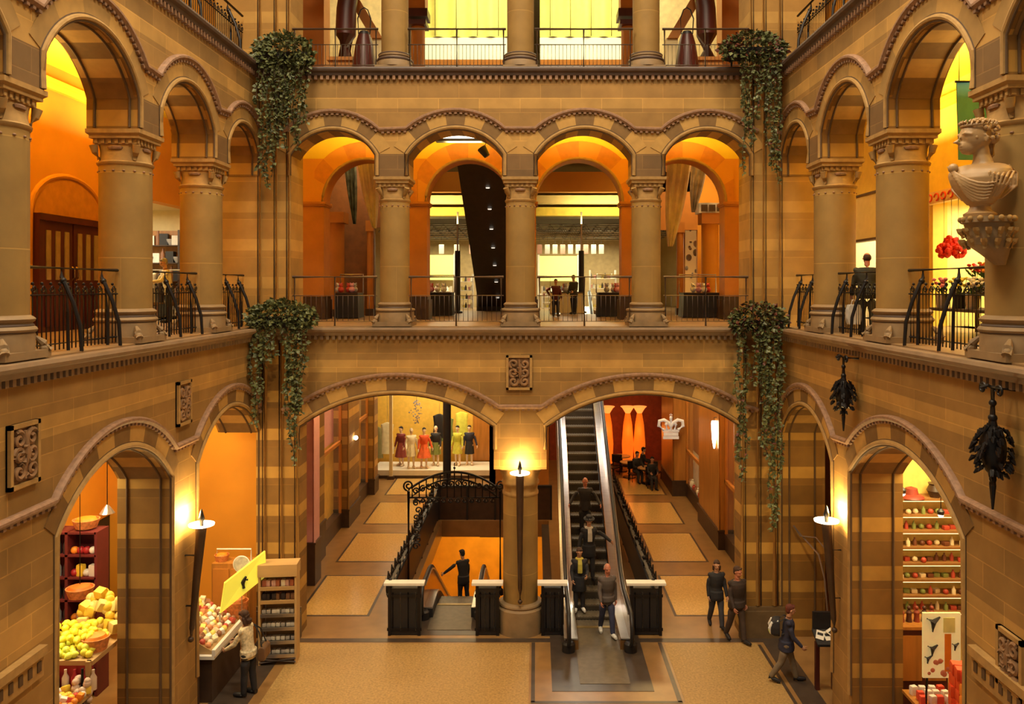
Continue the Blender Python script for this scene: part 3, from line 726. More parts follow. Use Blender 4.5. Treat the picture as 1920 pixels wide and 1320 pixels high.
# ================================================================ escalators
TAN = math.tan(math.radians(30))
def escalator(label, xc, y0, up, L, plate0, plate1, sw=.40, bal=.62, hr=.78):
    """comb at y0; rises (up=1) or sinks (up=-1) going away from the camera over a run L"""
    t = thing('escalator', label, 'escalator', (xc, y0, 0))
    def zz(y):
        s = 0.9
        if y <= 0: return 0.0
        if y < s: return up*TAN*(y*y)/(2*s)
        return up*TAN*(y - s/2)
    # steps
    n = int(L/.33)
    for k in range(n):
        y = .33*k; z = zz(y + .165)
        mb = MB(); mb.box(-sw, sw, y-.02, y+.33, z-.035, z)
        for j in range(12):
            x = -sw + .03 + j*(2*sw-.06)/11; mb.box(x-.012, x+.012, y-.02, y+.33, z, z+.008)
        zl = zz(y - .165) if up > 0 else zz(y+.495)
        if up > 0 and z - zl > .01: mb.box(-sw, sw, y-.015, y, zl-.03, z-.035, 1)
        if up < 0 and z - zl > .01: mb.box(-sw, sw, y+.315, y+.33, zl-.03, z-.035, 1)
        mb.build('step', [M_STEP, M_STEPR], t)
    mb = MB(); mb.box(-sw-.06, sw+.06, plate0-y0, -.02, -.02, .012); mb.build('landing_plate', M_STEP, t)
    mb = MB(); mb.box(-sw, sw, -.12, -.02, .012, .022); mb.build('comb', mat('comb_brass', (.35, .25, .1), .4, .7), t)
    # side cladding, inner panels, deck, handrail
    ys = [plate1-y0 + i*.3 for i in range(int((L + y0 - plate1)/.3)+1)]
    for s in (-1, 1):
        mb = MB(); a, b = sorted((s*(bal+.06), s*(sw+.02)))
        mb.ring_loft([[Vector((a, y, zz(y)-(.45 if y > 0 else .0))), Vector((b, y, zz(y)-(.45 if y > 0 else .0))), Vector((b, y, zz(y)+.20)), Vector((a, y, zz(y)+.22))] for y in ys], smooth=False)
        mb.build('skirt', M_BRONZE if up > 0 else M_DARK, t)
        mb = MB(); a, b = sorted((s*(bal-.02), s*(bal+.02)))
        mb.ring_loft([[Vector((a, y, zz(y)+.2)), Vector((b, y, zz(y)+.2)), Vector((b, y, zz(y)+hr-.05)), Vector((a, y, zz(y)+hr-.05))] for y in ys], smooth=False)
        mb.build('balustrade', M_BRONZE, t)
        mb = MB(); a, b = sorted((s*(sw+.03), s*(bal+.085)))
        mb.ring_loft([[Vector((a, y, zz(y)+.2)), Vector((b, y, zz(y)+.2)), Vector((b, y, zz(y)+.235)), Vector((a, y, zz(y)+.235))] for y in ys], smooth=False)
        mb.build('deck', M_STEEL, t)
        mb = MB(); a, b = sorted((s*(bal-.055), s*(bal+.055)))
        mb.ring_loft([[Vector((a, y, zz(y)+hr-.07)), Vector((b, y, zz(y)+hr-.07)), Vector((b, y, zz(y)+hr-.03)), Vector((a, y, zz(y)+hr-.03))] for y in ys], smooth=False)
        mb.build('rail_track', M_STEEL, t)
        ye = ys[0]; h2 = (hr-.1)/2; zc = .12 + h2
        path = [(s*bal, ye + .35, .1)] + [(s*bal, ye - h2*math.cos(-PI/2 + PI*i/12)*1.0, zc + h2*math.sin(-PI/2 + PI*i/12)) for i in range(13)] + [(s*bal, y, zz(y)+hr) for y in ys[1:]]
        mb = MB(); mb.tube(path, .042, 10); mb.build('handrail', M_DARK, t)
        mb = MB(); rings = []
        pts = [(ye - (h2-.05)*math.cos(-PI/2 + PI*i/12), zc + (h2-.05)*math.sin(-PI/2 + PI*i/12)) for i in range(13)]
        q = [[Vector((x, yy, z)) for yy, z in pts] for x in (s*bal-.02, s*bal+.02)]
        mb.ring_loft(q, smooth=False); mb.build('newel_panel', M_BRONZE, t)
        mb = MB(); mb.lathe([(.13, 0), (.13, .16), (.09, .2)], 16, (s*bal, ye-.05, 0)); mb.build('newel_foot', M_DARK, t)
    if up > 0:    # closed underside of the truss
        mb = MB(); mb.ring_loft([[Vector((-bal-.06, y, max(-.0, zz(y)-.75))), Vector((bal+.06, y, max(-.0, zz(y)-.75))), Vector((bal+.06, y, zz(y)-.1)), Vector((-bal-.06, y, zz(y)-.1))] for y in [i*.5 for i in range(1, int(L*2))]], smooth=False)
        mb.build('truss', M_DARK, t)
    return t, zz
esc_up, zu = escalator('long bronze sided escalator rising under the right arch with people on it', 1.60, 17.5, 1, 11.6, 14.95, 16.35)
esc_dn, zd = escalator('escalator going down to the orange basement under the left arch', -1.52, 18.75, -1, 8.2, 17.3, 17.95)
# basement seen through the well
M_OGL = mat('orange_basement_wall', (0.75, 0.36, 0.03), .6, var=.12, scale=2)
slab('wall_basement', [(-5, 4, 31.0, 31.2, -5, -.5), (-5.2, -5, 17, 31, -5, -.5), (4, 4.2, 17, 31, -5, -.5), (-5, 4, 17, 17.2, -5, -.5)], M_OGL)
slab('floor_basement', [(-5, 4, 17, 31, -5.1, -5)], M_TERRO)
for p in ((-3.3, 24), (.9, 26), (-1.5, 29)): lamp('basement_lamp', 'AREA', (p[0], p[1], -.7), 120, (1, .62, .16), 1.5, 1.5)
t = thing('direction_sign', 'small black direction sign hanging over the basement', 'sign', (-1.0, 26.6, -.75))
mb = MB(); mb.box(-.5, .5, -.04, .04, -.12, .1); mb.build('panel', M_DARK, t)
mb = MB()
for i, c in enumerate((-.3, -.14, .02, .2, .33)): mb.box(c-.05, c+.05, -.045, -.04, -.05, .03)
mb.build('lettering', M_WHITE, t)
mb = MB(); mb.tube([(-.4, 0, .1), (-.4, 0, .25)], .012, 6); mb.tube([(.4, 0, .1), (.4, 0, .25)], .012, 6); mb.build('hanger', M_IRON, t)
# ================================================================ iron railings round the well
def spiral(c, r, turns, a0, ax, ay, n=22, sgn=1):
    return [Vector(c) + ax*(r*(1-.8*i/n)*math.cos(a0+sgn*2*PI*turns*i/n)) + ay*(r*(1-.8*i/n)*math.sin(a0+sgn*2*PI*turns*i/n)) for i in range(n+1)]
VX, VY, VZ = Vector((1,0,0)), Vector((0,1,0)), Vector((0,0,1))
def well_rail(label, x, y0, y1, sg):
    t = thing('well_railing', label, 'railing', (x, y0, 0)); L = y1 - y0
    mb = MB(); mb.box(-.025, .025, 0, L, .06, .86); mb.build('panel', M_DARK, t)
    mb = MB(); mb.tube([(0, 0, 1.05), (0, L, 1.05)], .035, 8); mb.tube([(0, 0, .9), (0, L, .9)], .02, 6); mb.build('handrail', M_IRON, t)
    k = 0; y = .0
    while y <= L + .01:
        m2 = MB(); m2.tube([(0, y, 0), (0, y, 1.08)], .03, 8); m2.sphere((0, y, 1.1), .045, 8, 6); m2.build('post', M_IRON, t); y += L/7
    mb = MB(); y = .2
    while y < L - .2:
        ox = sg*.10
        mb.tube(spiral((ox, y, .85), .15, 1.4, 0, VY, VZ), .014, 6); mb.tube(spiral((ox, y+.2, 1.0), .12, 1.3, PI, VY, VZ, sgn=-1), .014, 6)
        mb.tube([(0, y, .5), (ox*1.2, y+.05, .7), (ox, y+.12, 1.18), (0, y+.2, 1.05)], .014, 6)
        y += .42
    mb.build('scrollwork', M_IRON, t); return t
well_rail('black iron scroll railing along the left of the descending escalator', -2.74, 17.2, 25.4, -1)
well_rail('black iron scroll railing along the right of the rising escalator', 2.80, 17.2, 27.4, 1)
t = thing('well_screen', 'dark solid screen at the far end of the escalator well', 'screen', (-.95, 25.55, 0))
mb = MB(); mb.box(-1.75, 1.75, -.03, .03, .0, 1.0); mb.build('panel', M_DBROWN, t)
mb = MB(); mb.box(-1.78, 1.78, -.06, .06, 1.0, 1.07); mb.build('top_rail', M_DARK, t)
for x in (-1.75, -.87, 0, .87, 1.75): mb = MB(); mb.box(x-.03, x+.03, -.06, .04, 0, 1.0); mb.build('stile', M_DARK, t)
for k, (x0, x1, lb) in enumerate(((-2.78, -2.06, 'dark end panel with a pale rail, far left of the escalators'), (-.95, -.42, 'dark end panel with a pale rail, left of the central pier'), (.42, .93, 'dark end panel with a pale rail, right of the central pier'), (2.28, 2.98, 'dark end panel with a pale rail, right of the rising escalator'))):
    t = thing('end_panel', lb, 'barrier', ((x0+x1)/2, 17.1, 0), group='end panels at the escalators'); w = (x1-x0)/2
    mb = MB(); mb.box(-w+.04, w-.04, -.05, .25, .02, .98); mb.build('panel', M_DARK, t)
    mb = MB()
    for s in (-1, 1): mb.box(s*(w-.05)-.03, s*(w-.05)+.03, -.08, .02, 0, 1.05)
    mb.box(-w, w, -.07, -.05, .1, .16); mb.box(-w, w, -.07, -.05, .8, .86); mb.build('frame', M_IRON, t)
    n = 4
    for j in range(n):
        m2 = MB(); x = -w + .12 + j*(2*w-.24)/(n-1); m2.tube([(x, -.06, .1), (x, -.06, .9)], .013, 6); m2.build('baluster', M_STEEL if j % 2 else M_IRON, t)
    mb = MB(); mb.box(-w-.06, w+.06, -.12, .1, 1.06, 1.11); mb.build('glass_rail', M_LAMPW if False else M_WHITE, t)
# wrought iron overthrow above the lower escalator
GYY = 19.3
gx0, gx1 = P(766, 0, GYY).x, P(938, 0, GYY).x
gc, gw = (gx0+gx1)/2, (gx1-gx0)/2
t = thing('iron_overthrow', 'black wrought iron arch with scrolls over the descending escalator', 'gate', (gc, GYY, 0))
for s in (-1, 1):
    mb = MB(); mb.tube([(s*gw, 0, 0), (s*gw, 0, 2.45)], .035, 8); mb.lathe([(.07, 0), (.07, .12), (.04, .16)], 12, (s*gw, 0, 0)); po = mb.build('post', M_IRON, t)
    mb = MB(); mb.tube(spiral((s*(gw+.0), 0, 2.58), .13, 1.6, -PI/2, VX*s, VZ), .022, 8); mb.build('finial_scroll', M_IRON, po)
mb = MB(); mb.tube([(-gw, 0, 2.30), (gw, 0, 2.30)], .025, 8)
arc = [(gw*u, 0, 2.48 + .42*(1-u*u)) for u in [i/12-1 for i in range(25)]]
mb.tube(arc, .028, 8); mb.tube([(a[0]*.93, 0, a[2]-.16) for a in arc], .022, 6); mb.build('arch_bars', M_IRON, t)
mb = MB()
for i in range(13):
    x = -gw*.92 + i*gw*1.84/12; zt = 2.48 + .42*(1-(x/gw)**2)
    mb.tube([(x, 0, 2.30), (x, 0, zt)], .019, 6)
    if i < 12:
        xm = x + gw*.92/12
        mb.tube(spiral((xm, .01, 2.36 + .5*(zt-2.36)), .08, 1.3, i, VX, VZ), .019, 6)
        mb.tube(spiral((xm, -.01, 2.24), .06, 1.3, PI, VX, VZ), .019, 6)
mb.tube([(0, 0, 2.9), (0, 0, 3.12)], .014, 6); mb.sphere((0, 0, 3.0), .03, 8, 6)
mb.build('scrollwork', M_IRON, t)
mb = MB()
for s in (-1, 1):
    for j in range(7):
        z = 1.15 + j*.17; mb.tube(spiral((s*gw + .18 + .05*(j % 2), 0, z), .09, 1.3, j, VX, VZ), .019, 6)
        if s > 0: break
mb.build('side_scrolls', M_IRON, t)

# ================================================================ dressing of the mannequin window
t = thing('sparkle_ornament', 'glittering silver ornament hanging over the mannequins', 'ornament', tuple(P(781, 772, 31.3)))
mb = MB()
for k in range(70):
    a = R.uniform(0, 2*PI); u = R.uniform(-1, 1); r = .30*(1-abs(u)*.7); mb.sphere((r*math.cos(a)*R.random(), r*math.sin(a)*R.random(), .45*u), R.uniform(.015, .04), 6, 4)
mb.build('beads', mat('silver_bead', (.6, .58, .6), .2, .7, var=.4, scale=30), t)
mb = MB(); mb.tube([(0, 0, .4), (0, 0, 5.9 - t.location.z)], .008, 5); mb.build('cord', M_IRON, t)
for k, (px, py, mt, lb) in enumerate(((824, 776, M_DARK, 'black top hanging left of the black column in the mannequin window'), (838, 782, mat('green_knit', (.16, .2, .06), .8), 'green top hanging behind the black column in the mannequin window'), (866, 772, mat('lime_knit', (.6, .6, .08), .8), 'lime scarf hanging right of the black column in the mannequin window'), (726, 792, mat('cream_knit', (.7, .6, .35), .8), 'cream garment hanging at the left of the mannequin window'), (706, 800, mat('olive_knit', (.20, .17, .06), .8), 'olive garment hanging leftmost in the mannequin window'))):
    p = P(px, py, 32.5); g = thing('hanging_garment', lb, 'garment', tuple(p))
    mb = MB(); mb.ring_loft([[Vector((w_*math.cos(q), .06*math.sin(q), z)) for q in [2*PI*i/14 for i in range(14)]] for w_, z in ((.06, 0), (.26, -.08), (.22, -.4), (.27, -.95 - .3*(k > 2)))]); mb.build('cloth', mt, g)
    mb = MB(); mb.tube([(0, 0, 0), (0, 0, 5.9-p.z)], .007, 5); mb.build('hanger', M_STEEL, g)
t = thing('window_mullion', 'cream slanted post at the left end of the mannequin display', 'post', (P(733, 0, 30.9).x, 30.9, 0))
mb = MB(); mb.box(-.06, .06, -.05, .05, 0, 5.8); mb.build('shaft', M_CREAM, t)
mb = MB(); mb.box(-.12, .12, -.1, .1, 0, .12); mb.build('foot', M_DBROWN, t)
p = P(674, 808, 26.6)
t = thing('wall_spotlight', 'glaring white spotlight on the dark banded pier of the left corridor', 'spotlight', (-5.28, 25.4, p.z))
mb = MB(); mb.sphere((0, 0, 0), .07, 12, 8); mb.build('bulb', lit('corridor_spot', (1, .9, .7), 10), t); mb = MB(); mb.tube([(0, 0, 0), (-.07, 0, 0)], .03, 8); mb.build('holder', M_IRON, t)
slab('trim_4', [(-5.3, -1.2, 32.85, 33.0, 3.05, 3.15), (-2.2, -1.2, 32.7, 33.0, .32, 2.3)], M_OWOOD)
# ================================================================ far gallery railings
def flat_rail(label, x0, x1, y, z, h, n, grp):
    t = thing('gallery_railing', label, 'railing', ((x0+x1)/2, y, z), group=grp); w = (x1-x0)/2
    mb = MB(); mb.tube([(-w, 0, h), (w, 0, h)], .028, 8); mb.build('handrail', M_RAIL, t)
    mb = MB(); mb.tube([(-w, 0, .1), (w, 0, .1)], .014, 6); mb.tube([(-w, 0, h*.62), (w, 0, h*.62)], .012, 6); mb.build('cross_rails', M_RAIL, t)
    for s in (-.95, 0, .95):
        mb = MB(); mb.tube([(s*w, 0, 0), (s*w, 0, h)], .02, 8); mb.build('post', M_RAIL, t)
    for k in range(n):
        x = -w + (k+.5)*2*w/n
        mb = MB(); mb.tube([(x, 0, .1), (x, 0, h*.62)], .007, 5, smooth=False); mb.build('baluster', M_RAIL, t)
G1 = 'railings of the far first floor'; G2_ = 'railings of the far second floor'
for lb, x0, x1, n in (('grey rail of the far first floor, between left ivy and left column', -4.78, -3.0, 16), ('grey rail in front of the dark slanting escalator underside', -2.34, -.35, 20), ('grey rail in front of the child in maroon and the market tables', .35, 2.34, 20), ('grey rail of the far first floor, between right column and right ivy', 3.0, 4.78, 16)):
    flat_rail('first-floor ' + lb if not 'first' in lb else lb, x0, x1, BY+.12, F1, 1.03, n, G1)
for lb, x0, x1, n in (('second-floor rail left of the left column, beside the upper left ivy', -4.78, -2.98, 22), ('second-floor rail before the left yellow curtain', -2.36, -.3, 26), ('second-floor rail before the right yellow curtain', .3, 2.36, 26), ('second-floor rail right of the right column, beside the upper right ivy', 2.98, 4.78, 22)):
    flat_rail(lb, x0, x1, BY+.12, F2, .86, n, G2_)
# ================================================================ side gallery railings: thin rods, curled tops and bowed iron stays
def bowed_rail(label, sg, y0, y1, z, grp, kids=True):
    x = sg*(SX+.30)
    t = thing('bowed_railing', label, 'railing', (x, (y0+y1)/2, z), group=grp); w = (y1-y0)/2
    mb = MB(); mb.tube([(0, -w, 1.06), (0, w, 1.06)], .024, 8); mb.build('handrail', M_IRON, t)
    mb = MB(); mb.tube([(0, -w, .10), (0, w, .10)], .016, 6); mb.tube([(0, -w, .72), (0, w, .72)], .014, 6); mb.build('cross_rails', M_IRON, t)
    n = int((y1-y0)/.09)
    for k in range(n):
        y = -w + (k+.5)*2*w/n
        mb = MB(); mb.tube([(0, y, .02), (0, y, .80)], .0095, 5); mb.build('baluster', M_IRON, t)
        if k % 2 == 0:
            mb = MB(); mb.tube(spiral((0, y+.03, .80), .055, 1.2, PI, VY, VZ), .009, 5); mb.sphere((0, y, .86), .022, 6, 5); mb.build('curl', M_IRON, t)
    for k, u in enumerate((-.25, .62)):
        y = u*w; i = -sg
        mb = MB(); mb.tube([(0, y, 1.06), (0, y, .95), (i*.05, y-.01, .86), (i*.16, y-.02, .62), (i*.25, y-.02, .32), (i*.27, y-.02, .0)], [.014, .024, .028, .028, .028, .024], 8)
        mb.tube([(0, y+.1, .86), (i*.02, y+.1, .5), (i*.03, y+.1, .0)], .022, 8); mb.sphere((i*.02, y, .9), .045, 8, 6)
        mb.build('bowed_stay', M_IRON, t)
GL, GR, GU = 'bowed railings of the left gallery', 'bowed railings of the right gallery', 'bowed railings of the top galleries'
bowed_rail('bowed black railing before the dark red door on the left gallery', -1, 9.62, 11.85, F1, GL)
bowed_rail('bowed black railing between the two right-hand columns of the left gallery', -1, 12.63, 14.6, F1, GL)
bowed_rail('bowed black railing of the left gallery against the far corner pier', -1, 15.4, 16.95, F1, GL)
bowed_rail('bowed black railing before the flower shop and under the bust', 1, 9.62, 11.85, F1, GR)
bowed_rail('bowed black railing before the standing man in black', 1, 12.63, 14.6, F1, GR)
bowed_rail('bowed black railing of the right gallery against the far corner pier', 1, 15.4, 16.95, F1, GR)
bowed_rail('black railing of the second floor at the upper left corner', -1, 12.6, 16.9, F2, GU)
bowed_rail('black railing of the second floor at the upper right corner', 1, 12.6, 16.9, F2, GU)
# ================================================================ left gallery: niche and mahogany door
dx = -8.6
t = thing('arched_door', 'dark red double door in an arched orange niche on the left gallery', 'door', (dx, 15.6, F1))
dw = 1.12
mb = MB(); nb = [(0, -dw-.08, 0), (0, -dw-.08, 2.2)] + [(0, (dw+.08)*-math.cos(PI*i/16), 2.2 + .72*math.sin(PI*i/16)) for i in range(17)] + [(0, dw+.08, 0)]
mb.tube(nb, .05, 8); mb.build('niche_edge', M_ORG, t)
mb = MB()
pts = [(dw*-math.cos(PI*i/20), 2.1 + .74*math.sin(PI*i/20)) for i in range(21)]
mb.face([(.02, y, z) for y, z in pts]); mb.build('tympanum', mat('niche_orange', (0.52, 0.20, .012), .7), t)
mb = MB(); mb.box(.0, .14, -dw, dw, 2.02, 2.14); mb.box(.0, .12, -dw, -dw+.1, 0, 2.02); mb.box(0, .12, dw-.1, dw, 0, 2.02); mb.build('frame', M_WOODR, t)
for s in (-1, 1):
    mb = MB(); a, b = sorted((s*.02, s*(dw-.12))); mb.box(.03, .08, a, b, 0, 2.02); lf = mb.build('leaf', M_WOODR, t)
    for j in range(3):
        yc = s*(.22 + j*.29)
        mb = MB(); mb.box(.08, .1, yc-.065, yc+.065, .95, 1.85); mb.build('glazed_panel', mat('door_glass', (.36, .25, .12), .2), lf)
        mb = MB(); mb.box(.08, .105, yc-.10, yc+.10, .1, .78); mb.build('lower_panel', M_WOODR, lf)
    mb = MB(); mb.tube([(.1, s*.07, .95), (.15, s*.07, 1.0), (.15, s*.07, 1.15), (.1, s*.07, 1.2)], .014, 8); mb.build('handle', M_BRONZE, lf)
mb = MB(); mb.box(-8.6, -8.45, 5.6, 17.55, 11.0, 11.08); mb.box(-8.6, -8.5, 5.6, 17.55, 10.9, 11.0); struct('trim_gallery_left', mb, M_YEL)
mb = MB(); mb.box(8.45, 8.6, 5.6, 19.0, 11.0, 11.08); mb.box(8.5, 8.6, 5.6, 19.0, 10.9, 11.0); struct('trim_gallery_right', mb, M_YEL)
# shop seen between the left columns: shelves with clothes and figures
def shop_room(name, x0, x1, y0, y1, z0, z1, m):
    slab(name, [(x0, x1, y0, y1, z0-.02, z0)] + [(x0, x1, y0-.1, y0, z0, z1), (x0, x1, y1, y1+.1, z0, z1), (x0, x1, y0, y1, z1, z1+.05)] + [((x0-.1, x0, y0, y1, z0, z1) if x0 < 0 else (x1, x1+.1, y0, y1, z0, z1))], m)
shop_room('wall_shop_left', -12.2, -8.9, 17.65, 21.6, F1, 9.3, M_CREAM)
lamp('shop_lamp', 'AREA', (-10.2, 19.5, 9.2), 120, (1, .9, .65), 2, 2)
def shelf_rack(label, loc, rz, w, h, n, mm, goods, grp, kind, glabel, gcat, depth=.35, per=7, back=None):
    t = thing('shelf_rack', label, 'shelf', loc, rz)
    for s in (-1, 1): mb = MB(); mb.box(s*w/2-.025, s*w/2+.025, -depth/2, depth/2, 0, h); mb.build('side_panel', mm, t)
    if back:
        mb = MB(); mb.box(-w/2, w/2, depth/2-.02, depth/2+.01, .05, h); mb.build('back_panel', back, t)
    zs = [h*(k+.15)/n for k in range(n)]
    for z in zs:
        mb = MB(); mb.box(-w/2, w/2, -depth/2, depth/2, z-.025, z); mb.build('shelf', mm, t)
    base = None; Mr = Matrix.Translation(loc) @ Matrix.Rotation(rz, 4, 'Z'); pool = []
    for gi, (gm, shape) in enumerate(goods):
        mb = MB(); shape(mb); o = mb.build(kind, gm); tag(o, glabel, gcat, grp); pool.append([o, 0])
    q = 0
    for z in zs:
        for j in range(per):
            x = -w/2 + (j+.5)*w/per; p = Mr @ Vector((x + R.uniform(-.02, .02), R.uniform(-.05, .02), z))
            o, used = pool[q % len(pool)]
            if used: o = o.copy(); COL.objects.link(o)
            pool[q % len(pool)][1] = 1
            o.location = p; o.rotation_euler = (0, 0, rz + R.uniform(-.4, .4)); q += 1
    return t
def g_box(a, b, c): return lambda mb: mb.box(-a/2, a/2, -b/2, b/2, 0, c)
def g_bottle(r, h): return lambda mb: mb.lathe([(r, 0), (r, h*.6), (r*.4, h*.8), (r*.4, h)], 12)
def g_bowl(r, h): return lambda mb: mb.lathe([(r*.5, 0), (r, h*.7), (r*1.05, h), (r*.85, h*.9)], 14)
def g_shoe(l): return lambda mb: mb.ring_loft([[Vector((-.045, -l/2, 0)), Vector((.045, -l/2, 0)), Vector((.04, -l/2, .10)), Vector((-.04, -l/2, .10))], [Vector((-.05, 0, 0)), Vector((.05, 0, 0)), Vector((.04, 0, .08)), Vector((-.04, 0, .08))], [Vector((-.045, l/2, 0)), Vector((.045, l/2, 0)), Vector((.03, l/2, .04)), Vector((-.03, l/2, .04))]])
c_ = lambda n, *c: mat(n, c, .5, var=.1)
shelf_rack('dark shelf rack with shop goods, seen between the two right columns of the left gallery', (-9.75, 21.36, F1), 0, 1.6, 2.3, 5, M_DBROWN, [(c_('goods_white', .75, .72, .65), g_box(.22, .2, .25)), (c_('goods_brown', .25, .1, .04), g_bottle(.07, .38)), (c_('goods_black', .02, .02, .025), g_box(.2, .2, .3)), (c_('goods_grey', .35, .33, .32), g_bowl(.12, .16))], 'goods on the left gallery shop rack', 'shop_item', 'small item on the dark shelf rack of the left gallery shop', 'goods', per=9, back=M_OWOOD)
t = thing('clothes_rail', 'clothes rail with hanging dark garments in the left gallery shop', 'clothes rail', (-9.55, 20.75, F1), PI/2)
mb = MB(); mb.tube([(0, -.9, 0), (0, -.9, 1.25), (0, .9, 1.25), (0, .9, 0)], .02, 8); mb.build('frame', M_STEEL, t)
for k in range(8):
    g = thing('garment', 'garment hanging on the clothes rail in the left gallery shop', 'garment', (-10.2 + .17*k, 20.75, F1 + 1.23), PI/2, group='garments on the left shop rail')
    mb = MB(); mb.ring_loft([[Vector((w_*math.cos(a), .05*math.sin(a), z)) for a in [2*PI*i/12 for i in range(12)]] for w_, z in ((.05, -.05), (.2, -.1), (.19, -.4), (.22, -.8))]); mb.build('cloth', (c_('cloth_dark', .05, .03, .03), c_('cloth_tan', .4, .25, .1), c_('cloth_pale', .7, .62, .4))[k % 3], g)
    mb = MB(); mb.tube([(0, 0, .0), (0, 0, -.07)], .008, 6); mb.build('hanger', M_STEEL, g)
# ================================================================ right gallery: flower and gift shop, white fascia, teal banner
shop_room('wall_shop_right', 8.9, 11.6, 14.3, 17.1, F1, 9.1, mat('shop_yellow', (.8, .62, .2), .6))
shop_room('wall_shop_far_right', 8.9, 12, 19.0, 22.0, F1, 9.6, M_CREAM)
lamp('shop_lamp', 'AREA', (10, 15.7, 9.0), 170, (1, .9, .6), 1.8, 1.8); lamp('shop_lamp', 'AREA', (10.2, 20.5, 9.5), 200, (1, .92, .7), 1.8, 1.8)
t = thing('shop_fascia', 'pale shop fascia board behind the man on the right gallery', 'sign board', (8.45, 20.5, 8.75))
mb = MB(); mb.box(-.12, .05, -1.6, 1.6, -.3, .75); mb.build('board', M_CREAM, t)
mb = MB(); mb.box(-.16, .05, -1.65, 1.65, -.36, -.3); mb.box(-.16, .05, -1.65, 1.65, .75, .8); mb.build('edge_strip', M_DBROWN, t)
t = thing('red_frieze', 'red lettered frieze board over the flower shop on the right gallery', 'sign board', (8.52, 15.7, 9.0))
mb = MB(); mb.box(-.08, .06, -1.35, 1.35, -.02, .22); mb.build('board', mat('frieze_cream', (.75, .5, .25), .5), t)
mb = MB()
for k in range(9):
    y = -1.15 + k*.28; mb.tube([(-.09, y + .09*math.cos(a), .1 + .07*math.sin(a)) for a in [2*PI*i/12 for i in range(10 if k % 2 else 12)]], .018, 6)
mb.build('motifs', mat('frieze_red', (.7, .06, .03), .5), t)
t = thing('hanging_banner', 'teal banner hanging on the yellow wall behind the bust', 'banner', tuple(P(1842, 300, 12.6)))
mb = MB(); rows = [[Vector((x, .03*math.sin(3*z+x*5), z)) for x in (-.38, -.13, .13, .38)] for z in (0, .4, .8, 1.2)]
rows2 = [r + [v + Vector((0, .02, 0)) for v in reversed(r)] for r in rows]
mb.ring_loft(rows2); mb.build('cloth', mat('teal_cloth', (0.05, .21, .30), .7, var=.1), t)
mb = MB(); mb.tube([(-.42, 0, 1.21), (.42, 0, 1.21)], .02, 8); mb.build('rod', M_IRON, t)
mb = MB()
for s in (-.36, .36): mb.tube([(s, 0, 1.21), (s, 0, 1.9)], .008, 6)
mb.build('cord', M_IRON, t)
# flower stall
t = thing('flower_table', 'stepped dark table carrying buckets in the flower shop under the bust', 'table', (7.9, 13.6, F1))
mb = MB(); mb.box(-.5, .5, -1.3, 1.3, .40, .45); mb.box(.1, .5, -1.3, 1.3, .68, .72); mb.build('top', M_DBROWN, t)
for sx in (-.46, .46):
    for sy in (-1.25, 1.25):
        mb = MB(); mb.box(sx-.03, sx+.03, sy-.03, sy+.03, 0, .41 if sx < 0 else .69); mb.build('leg', M_DBROWN, t)
MF = [c_('petal_red', .72, .03, .02), c_('petal_white', .85, .82, .7), c_('petal_orange', .85, .3, .04), c_('petal_yellow', .85, .7, .08), c_('petal_pink', .75, .2, .25)]
M_LEAF = mat('flower_leaf', (.05, .11, .02), .6, var=.3)
buckets = [(7.55, 12.55, .45, 1, 'white'), (7.6, 13.0, .45, 2, 'orange'), (7.55, 13.5, .45, 1, 'white'), (7.6, 14.0, .45, 3, 'yellow'), (7.55, 14.5, .45, 4, 'pink'), (8.2, 12.7, .72, 0, 'red'), (8.2, 13.2, .72, 1, 'white'), (8.2, 13.7, .72, 0, 'red'), (8.2, 14.2, .72, 2, 'orange'), (8.25, 14.65, .72, 0, 'red')]
for k, (x, y, z, ci, cn) in enumerate(buckets):
    row = 'front step' if z < .6 else 'upper step'
    f = thing('flower_bucket', 'bucket of %s flowers on the %s, %s from the near end' % (cn, row, ('first', 'second', 'third', 'fourth', 'fifth')[k % 5]), 'flowers', (x, y, F1 + z), group='flower buckets in the right gallery shop')
    mb = MB(); mb.lathe([(.09, 0), (.12, .24), (.125, .25), (.11, .24)], 14); mb.build('bucket', (M_STEEL, M_DARK)[k % 2], f)
    mb = MB(); mb2 = MB()
    for j in range(16):
        a = R.uniform(0, 2*PI); r = R.uniform(0, .15); h = .36 + R.uniform(0, .16)
        px, py = r*math.cos(a), r*math.sin(a)
        mb.tube([(px*.4, py*.4, .15), (px, py, h)], .006, 5)
        if j % 2: mb.face([(px*.6, py*.6, h*.6), (px*1.3+.03, py*1.3, h*.8), (px*1.5, py*1.5+.02, h*.9), (px*1.2-.03, py*1.3, h*.78)])
        mb2.sphere((px, py, h), .04, 8, 6, 0, (1, 1, .7))
    mb.build('stems', M_LEAF, f); mb2.build('blossoms', MF[ci], f)
for k, (px, py, yy) in enumerate(((1770, 470, 15.4), (1784, 455, 15.6), (1797, 470, 15.4))):
    p = P(px, py, yy)
    f = thing('red_lantern', ('red blossom ball hanging in the flower shop, nearest the column', 'red blossom ball hanging in the flower shop, topmost of three', 'red blossom ball hanging in the flower shop, nearest the bust')[k], 'decoration', tuple(p), group='red blossom balls')
    mb = MB()
    for j in range(40):
        a = R.uniform(0, 2*PI); b = math.asin(R.uniform(-1, 1)); mb.sphere((.11*math.cos(a)*math.cos(b), .11*math.sin(a)*math.cos(b), .11*math.sin(b)), .05, 6, 4)
    mb.build('petals', MF[0], f); mb = MB(); mb.tube([(0, 0, .1), (0, 0, 8.95-p.z)], .006, 5); mb.build('string', M_IRON, f)
